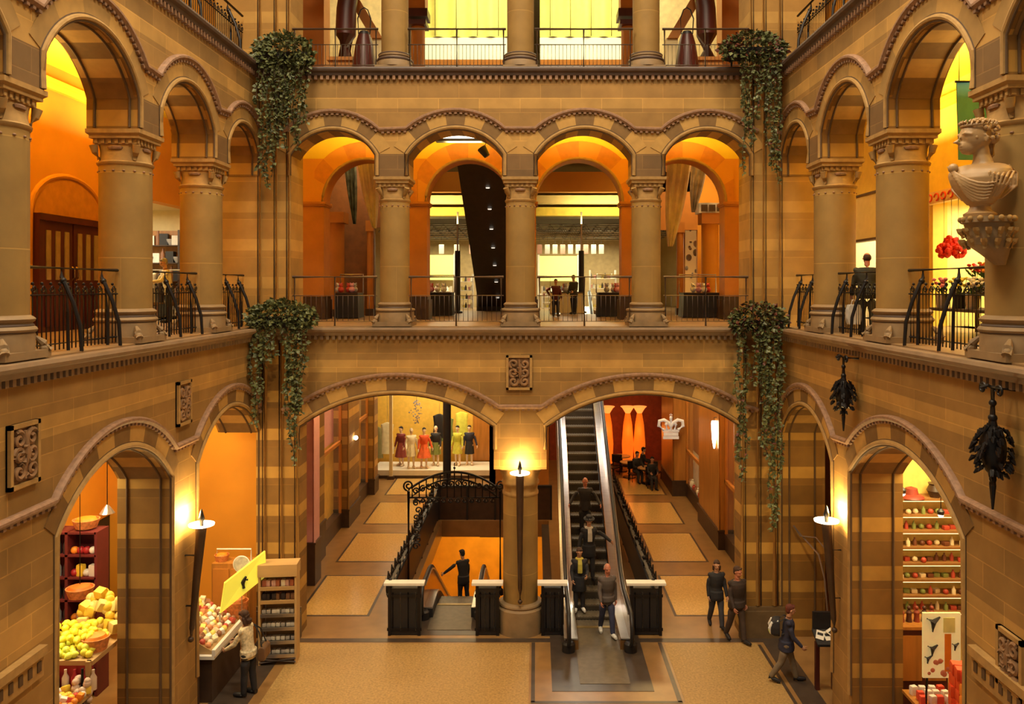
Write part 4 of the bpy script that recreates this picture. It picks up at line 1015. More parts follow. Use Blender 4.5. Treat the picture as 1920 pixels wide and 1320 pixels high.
shelf_rack('white display shelf with small gifts inside the flower shop', (11.3, 15.7, F1), -PI/2, 2.6, 2.2, 4, M_WHITE, [(MF[0], g_bowl(.1, .14)), (MF[1], g_bottle(.08, .3)), (MF[3], g_box(.15, .15, .2)), (c_('vase_green', .2, .35, .15), g_bottle(.07, .34))], 'gifts on the white display shelf', 'gift_item', 'small gift on the white shelf inside the flower shop', 'gift', per=8)
# ================================================================ the store behind the far gallery (first floor)
M_TRUSS = mat('grey_truss', (.12, .10, .09), .5, .4)
slab('trim_1', [(-5.2, -1.95, 24.6, 24.9, 10.15, 10.75), (-.1, 5.2, 24.6, 24.9, 10.15, 10.75)], M_ORG)
slab('trim_2', [(-5.2, -1.95, 26.0, 26.4, 9.95, 10.2), (-.1, 5.2, 26.0, 26.4, 9.95, 10.2)], M_CREAM)
slab('trim_3', [(-5.2, -1.95, 26.8, 27.2, 9.62, 9.9), (-.1, 5.2, 26.8, 27.2, 9.62, 9.9)], mat('yellow_soffit', (.85, .66, .12), .6))
for x in (-3.2, 2.6): lamp('soffit_lamp', 'AREA', (x, 25.4, 9.3), 90, (1, .8, .3), 2.6, .5, (PI-.6, 0, 0))
slab('ceiling.003', [(-5.2, 5.2, 27.2, 34.6, 9.55, 9.62)], mat('dark_store_ceiling', (.10, .085, .065), .8))
for k in range(5):
    t = thing('ceiling_truss', 'grey lattice truss under the dark store ceiling, %s row' % ('nearest', 'second', 'third', 'fourth', 'farthest')[k], 'truss', (0, 27.6 + k*.75, 9.2 - .02*k), group='lattice trusses of the store ceiling')
    mb = MB(); mb.tube([(-5, 0, .2), (5, 0, .2)], .025, 6); mb.tube([(-5, 0, -.06), (5, 0, -.06)], .025, 6); mb.build('chord', M_STEEL, t)
    mb = MB()
    for j in range(26): x = -5 + j*.4; mb.tube([(x, 0, -.06), (x+.2, 0, .2), (x+.4, 0, -.06)], .012, 5)
    mb.build('lacing', M_TRUSS, t)
slab('wall_store', [(-5.2, 5.2, 33.2, 33.4, F1, 9.55)], mat('store_wall', (.45, .33, .16), .7))
lamp('store_lamp', 'AREA', (-2.8, 30.5, 9.0), 200, (1, .88, .55), 3, 3); lamp('store_lamp', 'AREA', (2.2, 30.5, 9.0), 240, (1, .88, .55), 3, 3)
# lit display walls, poles, bunting
for lb, a, b in (('lit yellow display wall left of the dark escalator underside', (803, 515), (852, 478)), ('lit yellow display wall right of the middle column', (1010, 520), (1084, 480))):
    p, q = P(*a, 32.6), P(*b, 32.6)
    t = thing('display_wall', lb, 'display', ((p.x+q.x)/2, 32.6, F1)); w = (q.x-p.x)/2
    mb = MB(); mb.box(-w, w, 0, .1, q.z-F1-1.0, q.z-F1); mb.build('panel', lit('lit_panel', (.92, .84, .22), .55), t)
    mb = MB()
    for s in (-w, w): mb.box(s-.04, s+.04, -.05, .12, 0, q.z-F1+.05)
    mb.build('post', M_WHITE, t); mb = MB(); mb.box(-w, w, -.3, .1, .5, .56); mb.build('shelf', M_WHITE, t)
for lb, px in (('black pole beside the dark escalator underside, in the far store', 858), ('black pole in the far store behind the child in maroon', 1090)):
    p = P(px, 0, 25.5)
    t = thing('store_pole', lb, 'pole', (p.x, 25.5, F1))
    mb = MB(); mb.lathe([(.085, 0), (.085, 1.95)], 14); mb.build('shaft', M_DARK, t); mb = MB(); mb.lathe([(.16, 0), (.16, .05), (.09, .08)], 14); mb.build('base', M_DARK, t)
    mb = MB(); mb.lathe([(.03, 1.95), (.03, 3.16), (.05, 3.16)], 10); mb.build('stem', M_STEEL, t)
flags = [(0.8, .7, .55), (.75, .4, .3), (.8, .75, .65)]
for k in range(16):
    x = -4.2 + k*.55 if k < 5 else -.1 + (k-5)*.28
    t = thing('bunting_flag', 'small pale pennant hanging in a row in the far store', 'pennant', (x, 29.6, 8.82), group='pennants of the far store')
    mb = MB(); mb.box(-.09, .09, -.01, .01, -.34, 0); mb.build('cloth', c_('pennant_%d' % (k % 3), *flags[k % 3]), t)
    mb = MB(); mb.tube([(0, 0, 0), (0, 0, .32)], .006, 5); mb.build('string', M_IRON, t)
def market_table(label, px, yy, w, cloth=M_DARK):
    p = P(px, 0, yy)
    t = thing('market_table', label, 'table', (p.x, yy, F1))
    mb = MB(); mb.ring_loft([[Vector((sx*w*k, sy*.35*k, z)) for sx, sy in ((-1,-1),(1,-1),(1,1),(-1,1))] for z, k in ((.02, 1.04), (.3, 1.0), (.62, .98), (.64, .97))], smooth=False); mb.build('cloth', cloth, t)
    mb = MB(); mb.box(-w*1.0, w*1.0, -.37, .37, .64, .67); mb.build('top', M_DBROWN, t)
    mb = MB(); mb.tube([(-w, .3, .66), (-w, .3, 1.15), (w, .3, 1.15), (w, .3, .66)], .02, 8); mb.build('display_frame', M_STEEL, t)
    return t
market_table('black draped market table left of the dark escalator underside', 822, 23.2, .42)
market_table('black draped market table at the right pier, beside the pink toys', 1148, 22.6, .42)
market_table('black draped low table at the left railing of the far gallery', 655, 21.4, .3)
market_table('black draped low table in the right outer bay behind the rail', 1312, 21.9, .5)
market_table('pale draped table behind the child in maroon', 1062, 25.4, .5, M_CREAM)
goods = [c_('toy_white', .8, .78, .72), c_('toy_pink', .75, .35, .45), c_('toy_grey', .4, .38, .36), c_('toy_red', .6, .06, .04)]
for k in range(26):
    px, yy = [(822, 23.1), (1148, 22.5), (1062, 25.3), (655, 21.4), (1312, 21.9)][k % 5]; p = P(px, 0, yy)
    mb = MB(); mb.sphere((0, 0, .08), .08, 10, 8); mb.sphere((0, 0, .19), .055, 10, 8); mb.sphere((-.035, 0, .24), .022, 6, 5); mb.sphere((.035, 0, .24), .022, 6, 5)
    o = mb.build('plush_toy', goods[k % 4]); o.location = (p.x + R.uniform(-.28, .28), yy - .2 + .08*(k//5), F1 + .67); tag(o, 'small toy figure standing on a draped table behind the far railing', 'toy', 'toys on the far market tables')
# the escalator to the second floor, seen from below
t = thing('rising_escalator', 'dark slanting underside of the escalator to the second floor with white spotlights', 'escalator', (0, 0, 0))
A, B = Vector((0, 28.2, F1-.05)), Vector((0, 21.75, 10.75))
dirv = (B-A).normalized(); nrm = Vector((0, -dirv.z, dirv.y)); nrm = nrm if nrm.z > 0 else -nrm
ex0, ex1 = -1.66, -.42
mb = MB()
for (pa, xx0, xx1), (pb, yy0, yy1) in (((A, -1.62, -.38), (B, -1.80, -.36)),):
    q0 = [Vector((xx0, pa.y, pa.z)), Vector((xx1, pa.y, pa.z)), Vector((xx1, pa.y, pa.z)) + nrm*.75, Vector((xx0, pa.y, pa.z)) + nrm*.75]
    q1 = [Vector((yy0, pb.y, pb.z)), Vector((yy1, pb.y, pb.z)), Vector((yy1, pb.y, pb.z)) + nrm*.75, Vector((yy0, pb.y, pb.z)) + nrm*.75]
    mb.ring_loft([q0, q1], smooth=False)
mb.build('truss', mat('brown_cladding', (.032, .022, .014), .5, var=.2), t)
mb = MB(); mb.box(-1.7, -.34, 27.9, 28.6, F1, F1+.9); mb.build('foot_housing', M_DARK, t)
for k in range(7):
    u = .12 + .12*k; c = A.lerp(B, u); c.x = -.95 - .08*u
    mb = MB(); mb.lathe([(.05, 0), (.06, .02)], 12, M=Matrix.Translation(c - nrm*.03)); mb.build('spotlight', lit('spot_white', (1, .9, .75), 1.2), t)
for s in (0, 1):
    x = (-1.72, -.36)[s]
    mb = MB(); mb.tube([Vector((x, A.y, A.z)) + nrm*1.5, Vector((x, B.y, B.z)) + nrm*1.5], .04, 8); mb.build('handrail', M_IRON, t)
    mb = MB(); q = [Vector((x, A.y, A.z)) + nrm*.75, Vector((x, B.y, B.z)) + nrm*.75, Vector((x, B.y, B.z)) + nrm*1.5, Vector((x, A.y, A.z)) + nrm*1.5]; mb.face(q); mb.build('balustrade', M_BRONZE, t)
# floodlight and fluorescent fitting under the gallery ceiling
p = P(868, 268, 18.8)
t = thing('ceiling_light', 'white glowing strip light under the yellow ceiling, above the escalator underside', 'light', (p.x, 18.8, 10.62))
mb = MB(); mb.box(-.62, .62, -.12, .12, 0, .06); mb.build('tray', M_DARK, t)
mb = MB(); mb.box(-.60, .60, -.10, .10, .06, .12); mb.build('diffuser', lit('strip_white', (1, .95, .75), 6), t)
mb = MB()
for s in (-.5, .5): mb.tube([(s, 0, .1), (s, 0, .74)], .01, 6)
mb.build('hanger', M_IRON, t)
p = P(908, 285, 18.4)
t = thing('spotlight', 'small black spotlight hanging beside the strip light', 'light', tuple(p))
Mr = Matrix.Rotation(-.6, 4, 'Y'); mb = MB(); mb.lathe([(.07, -.12), (.11, .1), (.10, .12)], 14, M=Mr); mb.build('housing', M_DARK, t)
mb = MB(); mb.tube([(0, 0, .05), (.04, 0, .25), (.04, 0, 11.36-p.z)], .014, 6); mb.build('bracket', M_IRON, t)
# outer bays of the inner space: drapes, cream arch edges, brown arched wall, lit windows, columns
M_ARCHEDGE = mat('cream_arch_edge', (.68, .56, .36), .8, var=.12, scale=5)  # cloth shape stands in for the pale plaster edge of an arch
def drape(label, px, py0, py1, yy, wpx, m=M_ARCHEDGE, flip=1):
    p = P(px, py0, yy); h = (py1-py0)*yy/FPX; w = wpx*yy/FPX/2
    t = thing('drape_shape', label, 'drape', tuple(p))
    rows = []
    for i in range(9):
        u = i/8; ww = w*(1 - .78*u*u) ; cx = -flip*w*.75*u
        row = [Vector((cx + ww*(2*j/12-1), .05*math.sin(j*1.6+u*2), -h*u)) for j in range(13)]
        rows.append(row + [v + Vector((0, .02, 0)) for v in reversed(row)])
    mb = MB(); mb.ring_loft(rows); mb.build('cloth', m, t)
    mb = MB(); mb.tube([(-w-.05, 0, .01), (w+.05, 0, .01)], .025, 8); mb.build('rod', M_IRON, t)
drape('cream cloth standing in for the plaster arch edge, right outer bay', 1274, 306, 462, 21.6, 44, flip=1)
drape('cream cloth standing in for the plaster arch edge, left outer bay', 688, 306, 428, 21.6, 36, flip=-1)
M_MARB = mat('grey_white_cloth', (.5, .48, .46), .7, var=.45, scale=4)
drape('grey and white printed drape beside the cream arch edge in the right bay', 1312, 306, 398, 22.3, 30, M_MARB, 1)
drape('dark green and grey drape beside the cream arch edge in the left bay', 656, 306, 420, 22.3, 22, mat('green_print', (.10, .11, .07), .8, var=.7, scale=5), -1)
slab('wall_bay_left', [(-8.6, -4.35, 23.6, 23.8, F1, 11.4), (-4.35, -3.3, 23.6, 23.8, 9.0, 11.4)], mat('brown_wall', (.22, .085, .022), .6, var=.15))
slab('wall_bay_right', [(5.2, 8.6, 24.6, 24.8, F1, 11.4)], M_ORG)
slab('wall_bay_right.001', [(3.7, 5.2, 24.6, 24.8, 9.0, 11.4)], M_ORGD)
for lb, px, yy, r, m in (('amber column with a boxed capital in the right outer bay', 1331, 23.2, .24, M_ORG), ('slim orange column behind the cream arch edge in the right outer bay', 1275, 23.8, .10, M_ORGD), ('brown square column in the left outer bay behind the rail', 628, 22.9, .26, M_ORGD), ('slim orange column beside the left column of the far arcade', 694, 23.2, .09, M_ORGD)):
    p = P(px, 0, yy); t = thing('gallery_column', lb, 'column', (p.x, yy, F1)); h = 3.2 if r > .2 else 3.0
    mb = MB(); mb.lathe([(r, .2), (r, h-.6)], 20); mb.build('shaft', m, t)
    mb = MB(); mb.box(-r*1.25, r*1.25, -r*1.25, r*1.25, 0, .2); mb.build('base', M_DBROWN, t)
    mb = MB(); mb.box(-r*1.2, r*1.2, -r*1.2, r*1.2, h-.6, h-.3); mb.build('capital', M_ORGD, t)
    if 'boxed' in lb:
        mb = MB(); mb.box(-.36, .36, -.3, .3, h-.3, h-.02); mb.build('box', M_MARB, t)
        mb = MB(); [mb.box(c-.09, c+.09, -.31, -.3, h-.26, h-.07) for c in (-.22, 0, .22)]; mb.build('box_panels', M_DBROWN, t)
for lb, px0, px1, py0, yy, m in (('lit shop window with clothes in the left outer bay behind the rail', 655, 690, 430, 25.0, lit('win_warm', (.9, .65, .35), .25)), ('lit amber shop window in the right outer bay left of the amber column', 1284, 1310, 418, 25.5, lit('win_amber', (.95, .55, .15), .22)), ('lit shop window at the right end of the right outer bay', 1346, 1362, 400, 25.5, lit('win_amber2', (.95, .6, .2), .25))):
    p, q = P(px0, 0, yy), P(px1, py0, yy); t = thing('lit_window', lb, 'window', ((p.x+q.x)/2, yy, F1)); w = (q.x-p.x)/2; h = q.z-F1
    mb = MB(); mb.box(-w, w, 0, .05, .5, h); mb.build('panel', m, t)
    mb = MB(); mb.box(-w-.04, -w, -.05, .08, 0, h+.05); mb.box(w, w+.04, -.05, .08, 0, h+.05); mb.box(-w, w, -.05, .08, h, h+.05); mb.box(-w, w, -.05, .08, 0, .5); mb.build('frame', M_OWOOD, t)
    mb = MB()
    for j in range(12): z = .6 + R.random()*(h-.8); mb.sphere((R.uniform(-.8, .8)*w, -.03, z), R.uniform(.03, .09), 8, 6, 0, (1, .4, R.uniform(.6, 2.4)))
    mb.build('display_shapes', M_MARB, t)
lamp('bay_lamp', 'AREA', (5.2, 22.8, 11.2), 120, (1, .7, .3), 1.5, 1); lamp('bay_lamp', 'AREA', (-4.6, 22.4, 11.2), 60, (1, .7, .35), 1.2, 1)
# ================================================================ second floor: orange piers, curtains, brown posts
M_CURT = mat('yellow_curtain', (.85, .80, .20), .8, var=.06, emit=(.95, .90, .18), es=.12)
for i, (x0, x1, lb) in enumerate(((-5.75, -5.0, 'orange second-floor pier behind the rail, beside the upper left ivy'), (-2.85, -2.5, 'slim red-brown second-floor pier left of the left yellow curtain'), (2.50, 2.85, 'slim red-brown second-floor pier right of the right yellow curtain'), (5.0, 5.75, 'orange second-floor pier behind the rail, beside the upper right ivy'))):
    t = thing('upper_pier', lb, 'pier', ((x0+x1)/2, IY+.3, F2)); w = (x1-x0)/2
    big = w > .3; hh = 5.3 if big else 2.46
    mb = MB(); mb.box(-w-.05, w+.05, -.33, .33, 0, .3); mb.build('plinth', M_WOODR if not big else M_ORGD, t)
    mb = MB()
    if big: mb.box(-w, w, -.3, .3, .3, hh)
    else: mb.lathe([(w, .3), (w, hh-.4)], 20)
    mb.build('shaft', M_ORGD, t)
    mb = MB(); mb.box(-w-.1, w+.1, -.3, .3, hh-.2, hh); mb.box(-w-.06, w+.06, -.3, .3, hh-.4, hh-.28) ; mb.build('capital', M_WOODR if not big else M_ORGD, t)
    if not big:
        mb = MB(); mb.box(-w-.04, w+.04, -.28, .28, hh, 5.37); mb.build('upper_block', M_ORGD, t)
for lb, x0, x1 in (('yellow curtain wall on the second floor, left of the middle column', -3.1, .15), ('yellow curtain wall on the second floor, right of the middle column', .45, 3.6)):
    t = thing('pleated_curtain', lb, 'curtain', ((x0+x1)/2, 25.2, F2)); w = (x1-x0)/2
    rows = []
    for z in (3.17, 3.8, 4.5, 5.3):
        row = [Vector((-w + 2*w*j/60, .06*math.sin(j*PI/5), z)) for j in range(61)]
        rows.append(row + [v + Vector((0, .02, 0)) for v in reversed(row)])
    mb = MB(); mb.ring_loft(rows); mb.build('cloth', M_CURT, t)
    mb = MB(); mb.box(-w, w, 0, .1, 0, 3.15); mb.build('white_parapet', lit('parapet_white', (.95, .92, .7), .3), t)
    mb = MB(); mb.box(-w, w, -.05, .15, 2.28, 2.46); mb.build('orange_band', M_ORGD, t)
    mb = MB()
    for j in range(5): x = -w + (j+.5)*2*w/5; mb.tube([(x, -.09, 3.17), (x, -.09, 5.3)], .012, 5)
    mb.build('cords', M_DBROWN, t)
    mb = MB()
    for j in range(14): x = -w + (j+.5)*2*w/14; mb.sphere((x, -.1, 2.16), .08, 8, 5, 0, (1, .5, 1))
    mb.build('beads', M_DBROWN, t)
for x in (-1.4, 2.0): lamp('upper_lamp', 'AREA', (x, 23.5, 17.0), 170, (1, .92, .55), 2.5, 1.5)
for sg, nm in ((-1, 'left'), (1, 'right')):
    cxx = lambda px: P(px, 0, 22.5).x
    a, b, c = ((648, 660, 683) if sg < 0 else (1325, 1312, 1288))
    slab('wall_upper_' + nm, [tuple(sorted((sg*3.45 if 0 else sg*3.7, sg*8.6))) + (24.3, 24.5, F2, 17.0)], mat('pale_yellow_wall', (.82, .72, .38), .7))
    t = thing('arched_post', 'dark brown bowed wooden post on the second floor, %s side' % nm, 'post', (P(a, 0, 19.3).x, 19.3, F2))
    mb = MB(); mb.tube([(0, 0, .78), (0, 0, 1.4), (-sg*.02, 0, 2.0), (-sg*.10, 0, 2.6), (-sg*.22, 0, 3.2)], [.24, .24, .23, .22, .21], 10); mb.build('shaft', M_WOODR, t)
    mb = MB(); mb.box(-.3, .3, -.3, .3, 0, .72); mb.box(-.36, .36, -.36, .36, .72, .8); mb.build('pedestal', M_ORGD, t)
    t = thing('lantern_post', 'red-brown rounded bollard with an iron loop, second floor %s side' % nm, 'bollard', (P(c, 0, 18.7).x, 18.7, F2))
    mb = MB(); mb.lathe([(.28, 0), (.27, .5), (.2, 1.0), (.14, 1.22)], 20); mb.build('body', M_WOODR, t)
    mb = MB(); mb.lathe([(.12, 1.2), (.13, 1.24), (.1, 1.3), (.02, 1.32)], 16); mb.build('cap', M_DARK, t)
    mb = MB(); mb.tube([(-.13, 0, 1.25), (-.15, 0, 1.6), (-.08, 0, 1.8), (0, 0, 1.85), (.08, 0, 1.8), (.15, 0, 1.6), (.13, 0, 1.25)], .014, 6); mb.build('loop', M_IRON, t)
    t = thing('stair_flight', 'orange sloping stair side on the second floor, %s side' % nm, 'stair', (P(711 if sg < 0 else 1258, 0, 19.9).x, 19.9, F2))
    mb = MB(); mb.ring_loft([[Vector((sg*x, y, z)) for x, z in ((-.12, 1.45), (.14, 1.45), (1.3, 3.4), (1.04, 3.4))] for y in (-.25, .25)], smooth=False); mb.build('stringer', M_ORGD, t)
    mb = MB(); mb.box(-.14, .14, -.18, .18, 0, 1.47); mb.build('newel', M_CREAM, t)
    lamp('upper_lamp', 'AREA', (sg*4.8, 21.6, 17.0), 130, (1, .85, .5), 1.5, 1.5)
slab('floor.003', [(-2.0, -.2, 24.4, 29, F2-.1, F2)], M_FLW)

# stocked racks of the far store
for k, (lb, px, yy, w, h) in enumerate((('low stocked rack below the left lit display wall of the far store', 826, 31.0, .8, .85), ('low stocked rack below the right lit display wall of the far store', 1046, 31.0, 1.2, .85), ('tall stocked rack right of the black pole in the far store', 1130, 30.6, .95, 1.45), ('stocked rack beside the dark escalator underside in the far store', 874, 30.2, .5, 1.3))):
    p = P(px, 0, yy)
    shelf_rack(lb, (p.x, yy, F1), 0, w, h, 4, M_WHITE, [(c_('ware_cream', .8, .72, .5), g_box(.09, .1, .14)), (c_('ware_yellow', .8, .68, .15), g_bowl(.05, .1)), (c_('ware_dark', .06, .05, .05), g_bottle(.04, .2)), (c_('ware_pink', .65, .3, .3), g_bowl(.05, .12)), (c_('ware_white', .8, .78, .7), g_bottle(.045, .18))], 'wares rack ' + 'one two three four'.split()[k], 'store_ware', 'small ware on the ' + ('low rack under the left lit display wall', 'low rack under the right lit display wall', 'tall rack right of the black pole', 'rack beside the dark escalator underside')[k], 'ware', per=9 if k < 3 else 5, depth=.3)
# ================================================================ hanging ivy in iron baskets
M_IVY = mat('ivy_leaf', (0.125, 0.135, 0.05), 0.5, var=.5, scale=9, col2=(0.03, 0.042, 0.014))
M_IVYR = mat('red_leaf', (0.13, 0.035, 0.02), 0.5, var=.5, scale=9)
M_VINE = mat('vine_stem', (0.06, 0.04, 0.02), 0.8)
def leaf(mb, p, d, s, m=0):
    d = d.normalized(); x, y = frame_from(d)
    a = R.uniform(0, 2*PI); side = x*math.cos(a) + y*math.sin(a); up = d.cross(side)
    tip = p + d*s; l = p + d*s*.42 + side*s*.42 + up*s*.1; r = p + d*s*.42 - side*s*.42 + up*s*.1
    mb.face([p, l, tip], m); mb.face([p, tip, r], m)
def ivy(label, px, y, ztop, w, strands, mound, red=0.0):
    x0 = P(px, 0, y).x
    t = thing('hanging_ivy', label, 'plant', (x0, y, ztop), group='ivy baskets at the corner piers')
    mb = MB(); mb.box(-w*.42, w*.42, -.14, .14, -.16, .06); mb.build('planter', M_IRON, t)
    mb = MB()
    for s in (-.5, .5): mb.tube([(s*w*.6, .14, -.05), (s*w*.6, .3, -.05), (s*w*.6, .34, -.3)], .02, 6)
    mb.build('bracket', M_IRON, t)
    fo = MB(); vi = MB()
    n = int(900*mound[2])
    for k in range(n):
        a, b = R.uniform(0, 2*PI), math.asin(R.uniform(-.6, 1)); rr = R.uniform(.72, 1.06)
        p = Vector((mound[0]*rr*math.cos(a)*math.cos(b), .24*rr*math.sin(a)*math.cos(b) - .02, .04 + mound[1]*rr*math.sin(b)))
        d = Vector((p.x, p.y - .1, p.z*.6 - .25*R.random())) + Vector((R.uniform(-.3, .3), R.uniform(-.3, .1), R.uniform(-.3, .2)))
        leaf(fo, p, d, R.uniform(.065, .12), 1 if R.random() < red else 0)
    for (sx, ln, wd) in strands:
        nst = max(2, int(wd/.05))
        for q in range(nst):
            xx = sx + wd*(q/(nst-1) - .5) + R.uniform(-.02, .02); L = ln*R.uniform(.62, 1.0); yy = -.15 + R.uniform(-.06, .08)
            pts = [Vector((xx*.7, 0, .05)), Vector((xx, yy, -.05))]
            ph = R.uniform(0, 6); m = max(4, int(L/.16))
            for i in range(1, m+1):
                z = -.05 - L*i/m; tp = 1 - .35*i/m
                pts.append(Vector((sx + (xx-sx)*tp + .045*math.sin(ph + z*4.2), yy + .03*math.sin(ph*2+z*5), z)))
            vi.tube(pts, .007, 4)
            for i in range(len(pts)-1):
                a_, b_ = pts[i], pts[i+1]; cnt = int((b_-a_).length/.027)
                for j in range(cnt):
                    p = a_.lerp(b_, R.random()); dd = Vector((R.uniform(-1, 1), R.uniform(-1.1, .25), R.uniform(-1.0, .25)))
                    leaf(fo, p, dd, R.uniform(.055, .115), 1 if R.random() < red*.25 else 0)
    fo.build('foliage', [M_IVY, M_IVYR], t, sharp=None, normals=False); vi.build('vines', M_VINE, t)
ivy('large hanging ivy at the upper left, trailing down from the second floor', 532, 16.55, 11.95, 1.2, ((-.30, 2.75, .34), (.06, 1.75, .4), (.38, 2.1, .30), (-.05, 2.1, .22)), (.60, .42, 1.1))
ivy('hanging ivy with red leaves at the upper right, below the second floor', 1412, 16.55, 12.05, 1.2, ((-.16, 2.5, .2), (.38, 2.75, .26), (.12, 1.4, .3)), (.66, .36, 1.1), .22)
ivy('long hanging ivy at the lower left, trailing from the first-floor ledge', 528, 16.5, 6.62, 1.3, ((-.48, 2.5, .2), (.3, 2.35, .42), (.28, 3.1, .16), (-.2, .9, .3)), (.68, .34, 1.2))
ivy('longest hanging ivy with red leaves at the lower right, reaching toward the ground floor', 1422, 16.5, 6.55, 1.1, ((-.36, 3.2, .2), (.30, 4.15, .28), (0, 1.6, .3), (.12, 3.0, .2)), (.55, .38, 1.1), .25)
# ================================================================ torch lamps
M_BOWL = mat('lit_bowl', (.9, .85, .7), .3, emit=(1, .86, .55), es=4)
def torch(label, x0, y0, z0, x1, y1, z1, aim, r=.055):
    t = thing('torch_lamp', label, 'wall lamp', (0, 0, 0), group='torch shaped wall lamps')
    A, B = Vector((x0, y0, z0)), Vector((x1, y1, z1))
    mb = MB(); mb.tube([A, A.lerp(B, .1), B], [r*.5, r*.8, r*1.5], 12); mb.sphere(A, r*.9, 10, 6); mb.build('stem', M_DBROWN, t)
    T = Matrix.Translation(B)
    mb = MB(); mb.lathe([(.06, -.01), (.20, .03), (.205, .055), (.19, .06), (.05, .02)], 24, M=T); bw_ = mb.build('bowl', M_BOWL, t)
    mb = MB(); mb.lathe([(.03, .02), (.035, .1), (.05, .14), (.02, .26), (.005, .3)], 12, M=T); mb.build('burner', M_IRON, bw_)
    for u in (.3, .75):
        mb = MB(); c = A.lerp(B, u); e = c.copy(); e.x = aim[0] if aim[0] is not None else c.x; e.y = aim[1] if aim[1] is not None else c.y
        mb.tube([c, e], .018, 8); mb.build('bracket', M_IRON, t)
    return t

torch('torch lamp glowing on the middle pier between the two big arches', 0, 16.93, .75, 0, 16.72, 3.42, (0, 17.05))
torch('torch lamp on the left pier beside the sweets stall', -5.38, 13.5, 1.45, -5.17, 13.42, 3.33, (-5.5, None))
torch('torch lamp on the right pier above the reading stand', 5.36, 13.75, 1.5, 5.2, 13.68, 3.32, (5.5, None))
for p, e in (((0, 16.78, 3.6), 85), ((-5.28, 13.42, 3.55), 130), ((5.28, 13.68, 3.55), 130)): lamp('torch_glow', 'POINT', p, e, (1, .68, .26), .08)
# ================================================================ carved panels set in the walls
def carved(label, f, u, z, w, h, seed):
    rr = random.Random(seed); c = f(u, 0, z)
    t = thing('stone_relief', label, 'relief', (0, 0, 0))
    def bx(mb, u0, u1, z0, z1, d0, d1, m=0):
        a = [f(u0, d0, z0), f(u1, d0, z0), f(u1, d0, z1), f(u0, d0, z1)]; b = [f(u0, d1, z0), f(u1, d1, z0), f(u1, d1, z1), f(u0, d1, z1)]
        mb.face(a, m)
        for k in range(4): mb.face([a[k], a[(k+1) % 4], b[(k+1) % 4], b[k]], m)
    mb = MB(); bx(mb, u-w, u+w, z-h, z+h, -.02, 0); mb.build('ground', M_PANEL, t)
    mb = MB()
    for a in ((u-w, u+w, z+h-.05, z+h), (u-w, u+w, z-h, z-h+.05), (u-w, u-w+.05, z-h, z+h), (u+w-.05, u+w, z-h, z+h)): bx(mb, *a, -.06, 0)
    mb.build('border', M_CARV, t)
    mb = MB(); o = f(0, 0, 0); U, Z, D = f(1, 0, 0)-o, Vector((0, 0, 1)), f(0, -1, 0)-o
    C = f(u, -.045, z)
    for s in (-1, 1):
        for k in range(3): mb.tube(spiral(C + U*(s*w*.42) + Z*(h*.5*(k-1)), w*.36, 1.3, rr.uniform(0, 6), U, Z, sgn=s), .03, 6)
    for k in range(5):
        a = k*2*PI/5 + .3; q = C + U*(w*.28*math.cos(a)) + Z*(h*.28*math.sin(a)); mb.tube([C, q, q + U*.05*math.cos(a+1)], [.03, .045, .015], 6)
    mb.tube([C - Z*h*.75, C + U*.03, C + Z*h*.75], [.02, .05, .02], 8)
    mb.build('relief', M_PANEL, t)
M_PANEL = mat('brown_carving', (.235, .125, .055), .8, var=.3, scale=8, bump=.3)
carved('carved stone panel in the middle of the far wall, under the first-floor ledge', fb, -.02, 5.50, .27, .36, 1)
carved('carved stone panel on the left wall between the two arches', fl, P(0,0,13.33).y, 5.39, .25, .36, 2)
carved('carved stone panel at the left edge of the picture, on the left wall', fl, 9.16, 5.40, .27, .36, 3)
carved('carved stone panel low on the right wall at the right edge of the picture', fr_, 8.75, 3.25, .24, .32, 4)
# ================================================================ black iron hangings on the right wall
def iron_hanging(label, y, zt, s):
    x = SX - .24
    t = thing('iron_pendant', label, 'ironwork', (x, y, zt), group='iron pendants on the right wall')
    mb = MB(); mb.tube([(.24, 0, -.02), (.0, 0, 0), (-.05, 0, .03), (-.1, .05, .0)], .02, 6)
    mb.tube(spiral((-.02, -.16, -.02), .07, 1.2, 0, VY, VZ), .014, 6); mb.tube(spiral((-.02, .16, -.02), .07, 1.2, PI, VY, VZ, sgn=-1), .014, 6); mb.tube([(-.02, -.2, .02), (-.02, .2, .02)], .016, 6); mb.build('bracket', M_IRON, t)
    mb = MB(); mb.tube([(0, 0, 0), (0, 0, -.38*s), (0, 0, -.5*s)], [.022, .03, .05], 8); mb.sphere((0, 0, -.2*s), .05*s, 10, 6); mb.sphere((0, 0, -.40*s), .06*s, 10, 6); mb.build('stem', M_IRON, t)
    mb = MB(); zc = -.82*s
    for k in range(80):   # leafy body
        a = R.uniform(0, 2*PI); u = R.uniform(-1, 1); rr = .19*s*math.sqrt(max(.02, 1-u*u))
        p = Vector((1.05*rr*math.cos(a), rr*math.sin(a), zc + .36*s*u)); d = Vector((math.cos(a), math.sin(a), -u*.3 - .5))
        mb.tube([p, p + d.normalized()*.05*s, p + d.normalized()*.1*s + Vector((0, 0, -.03))], [.02*s, .034*s, .008], 6)
    mb.sphere((0, 0, zc), .17*s, 14, 10, 0, (1, 1, 2.0)); mb.build('leaf_body', M_IRON, t)
    mb = MB(); mb.tube([(0, 0, -1.14*s), (0, 0, -1.3*s), (0, 0, -1.62*s)], [.06*s, .045*s, .012], 8)
    for k in range(4): mb.sphere((0, 0, -1.22*s - .1*k*s), (.05 - .008*k)*s, 8, 6)
    mb.build('finial', M_IRON, t)
iron_hanging('smaller black wrought iron pendant on the right wall, nearer the far corner', 12.95, 6.16, .72)
iron_hanging('larger black wrought iron pendant on the right wall, near the right edge', 8.72, 6.20, .80)
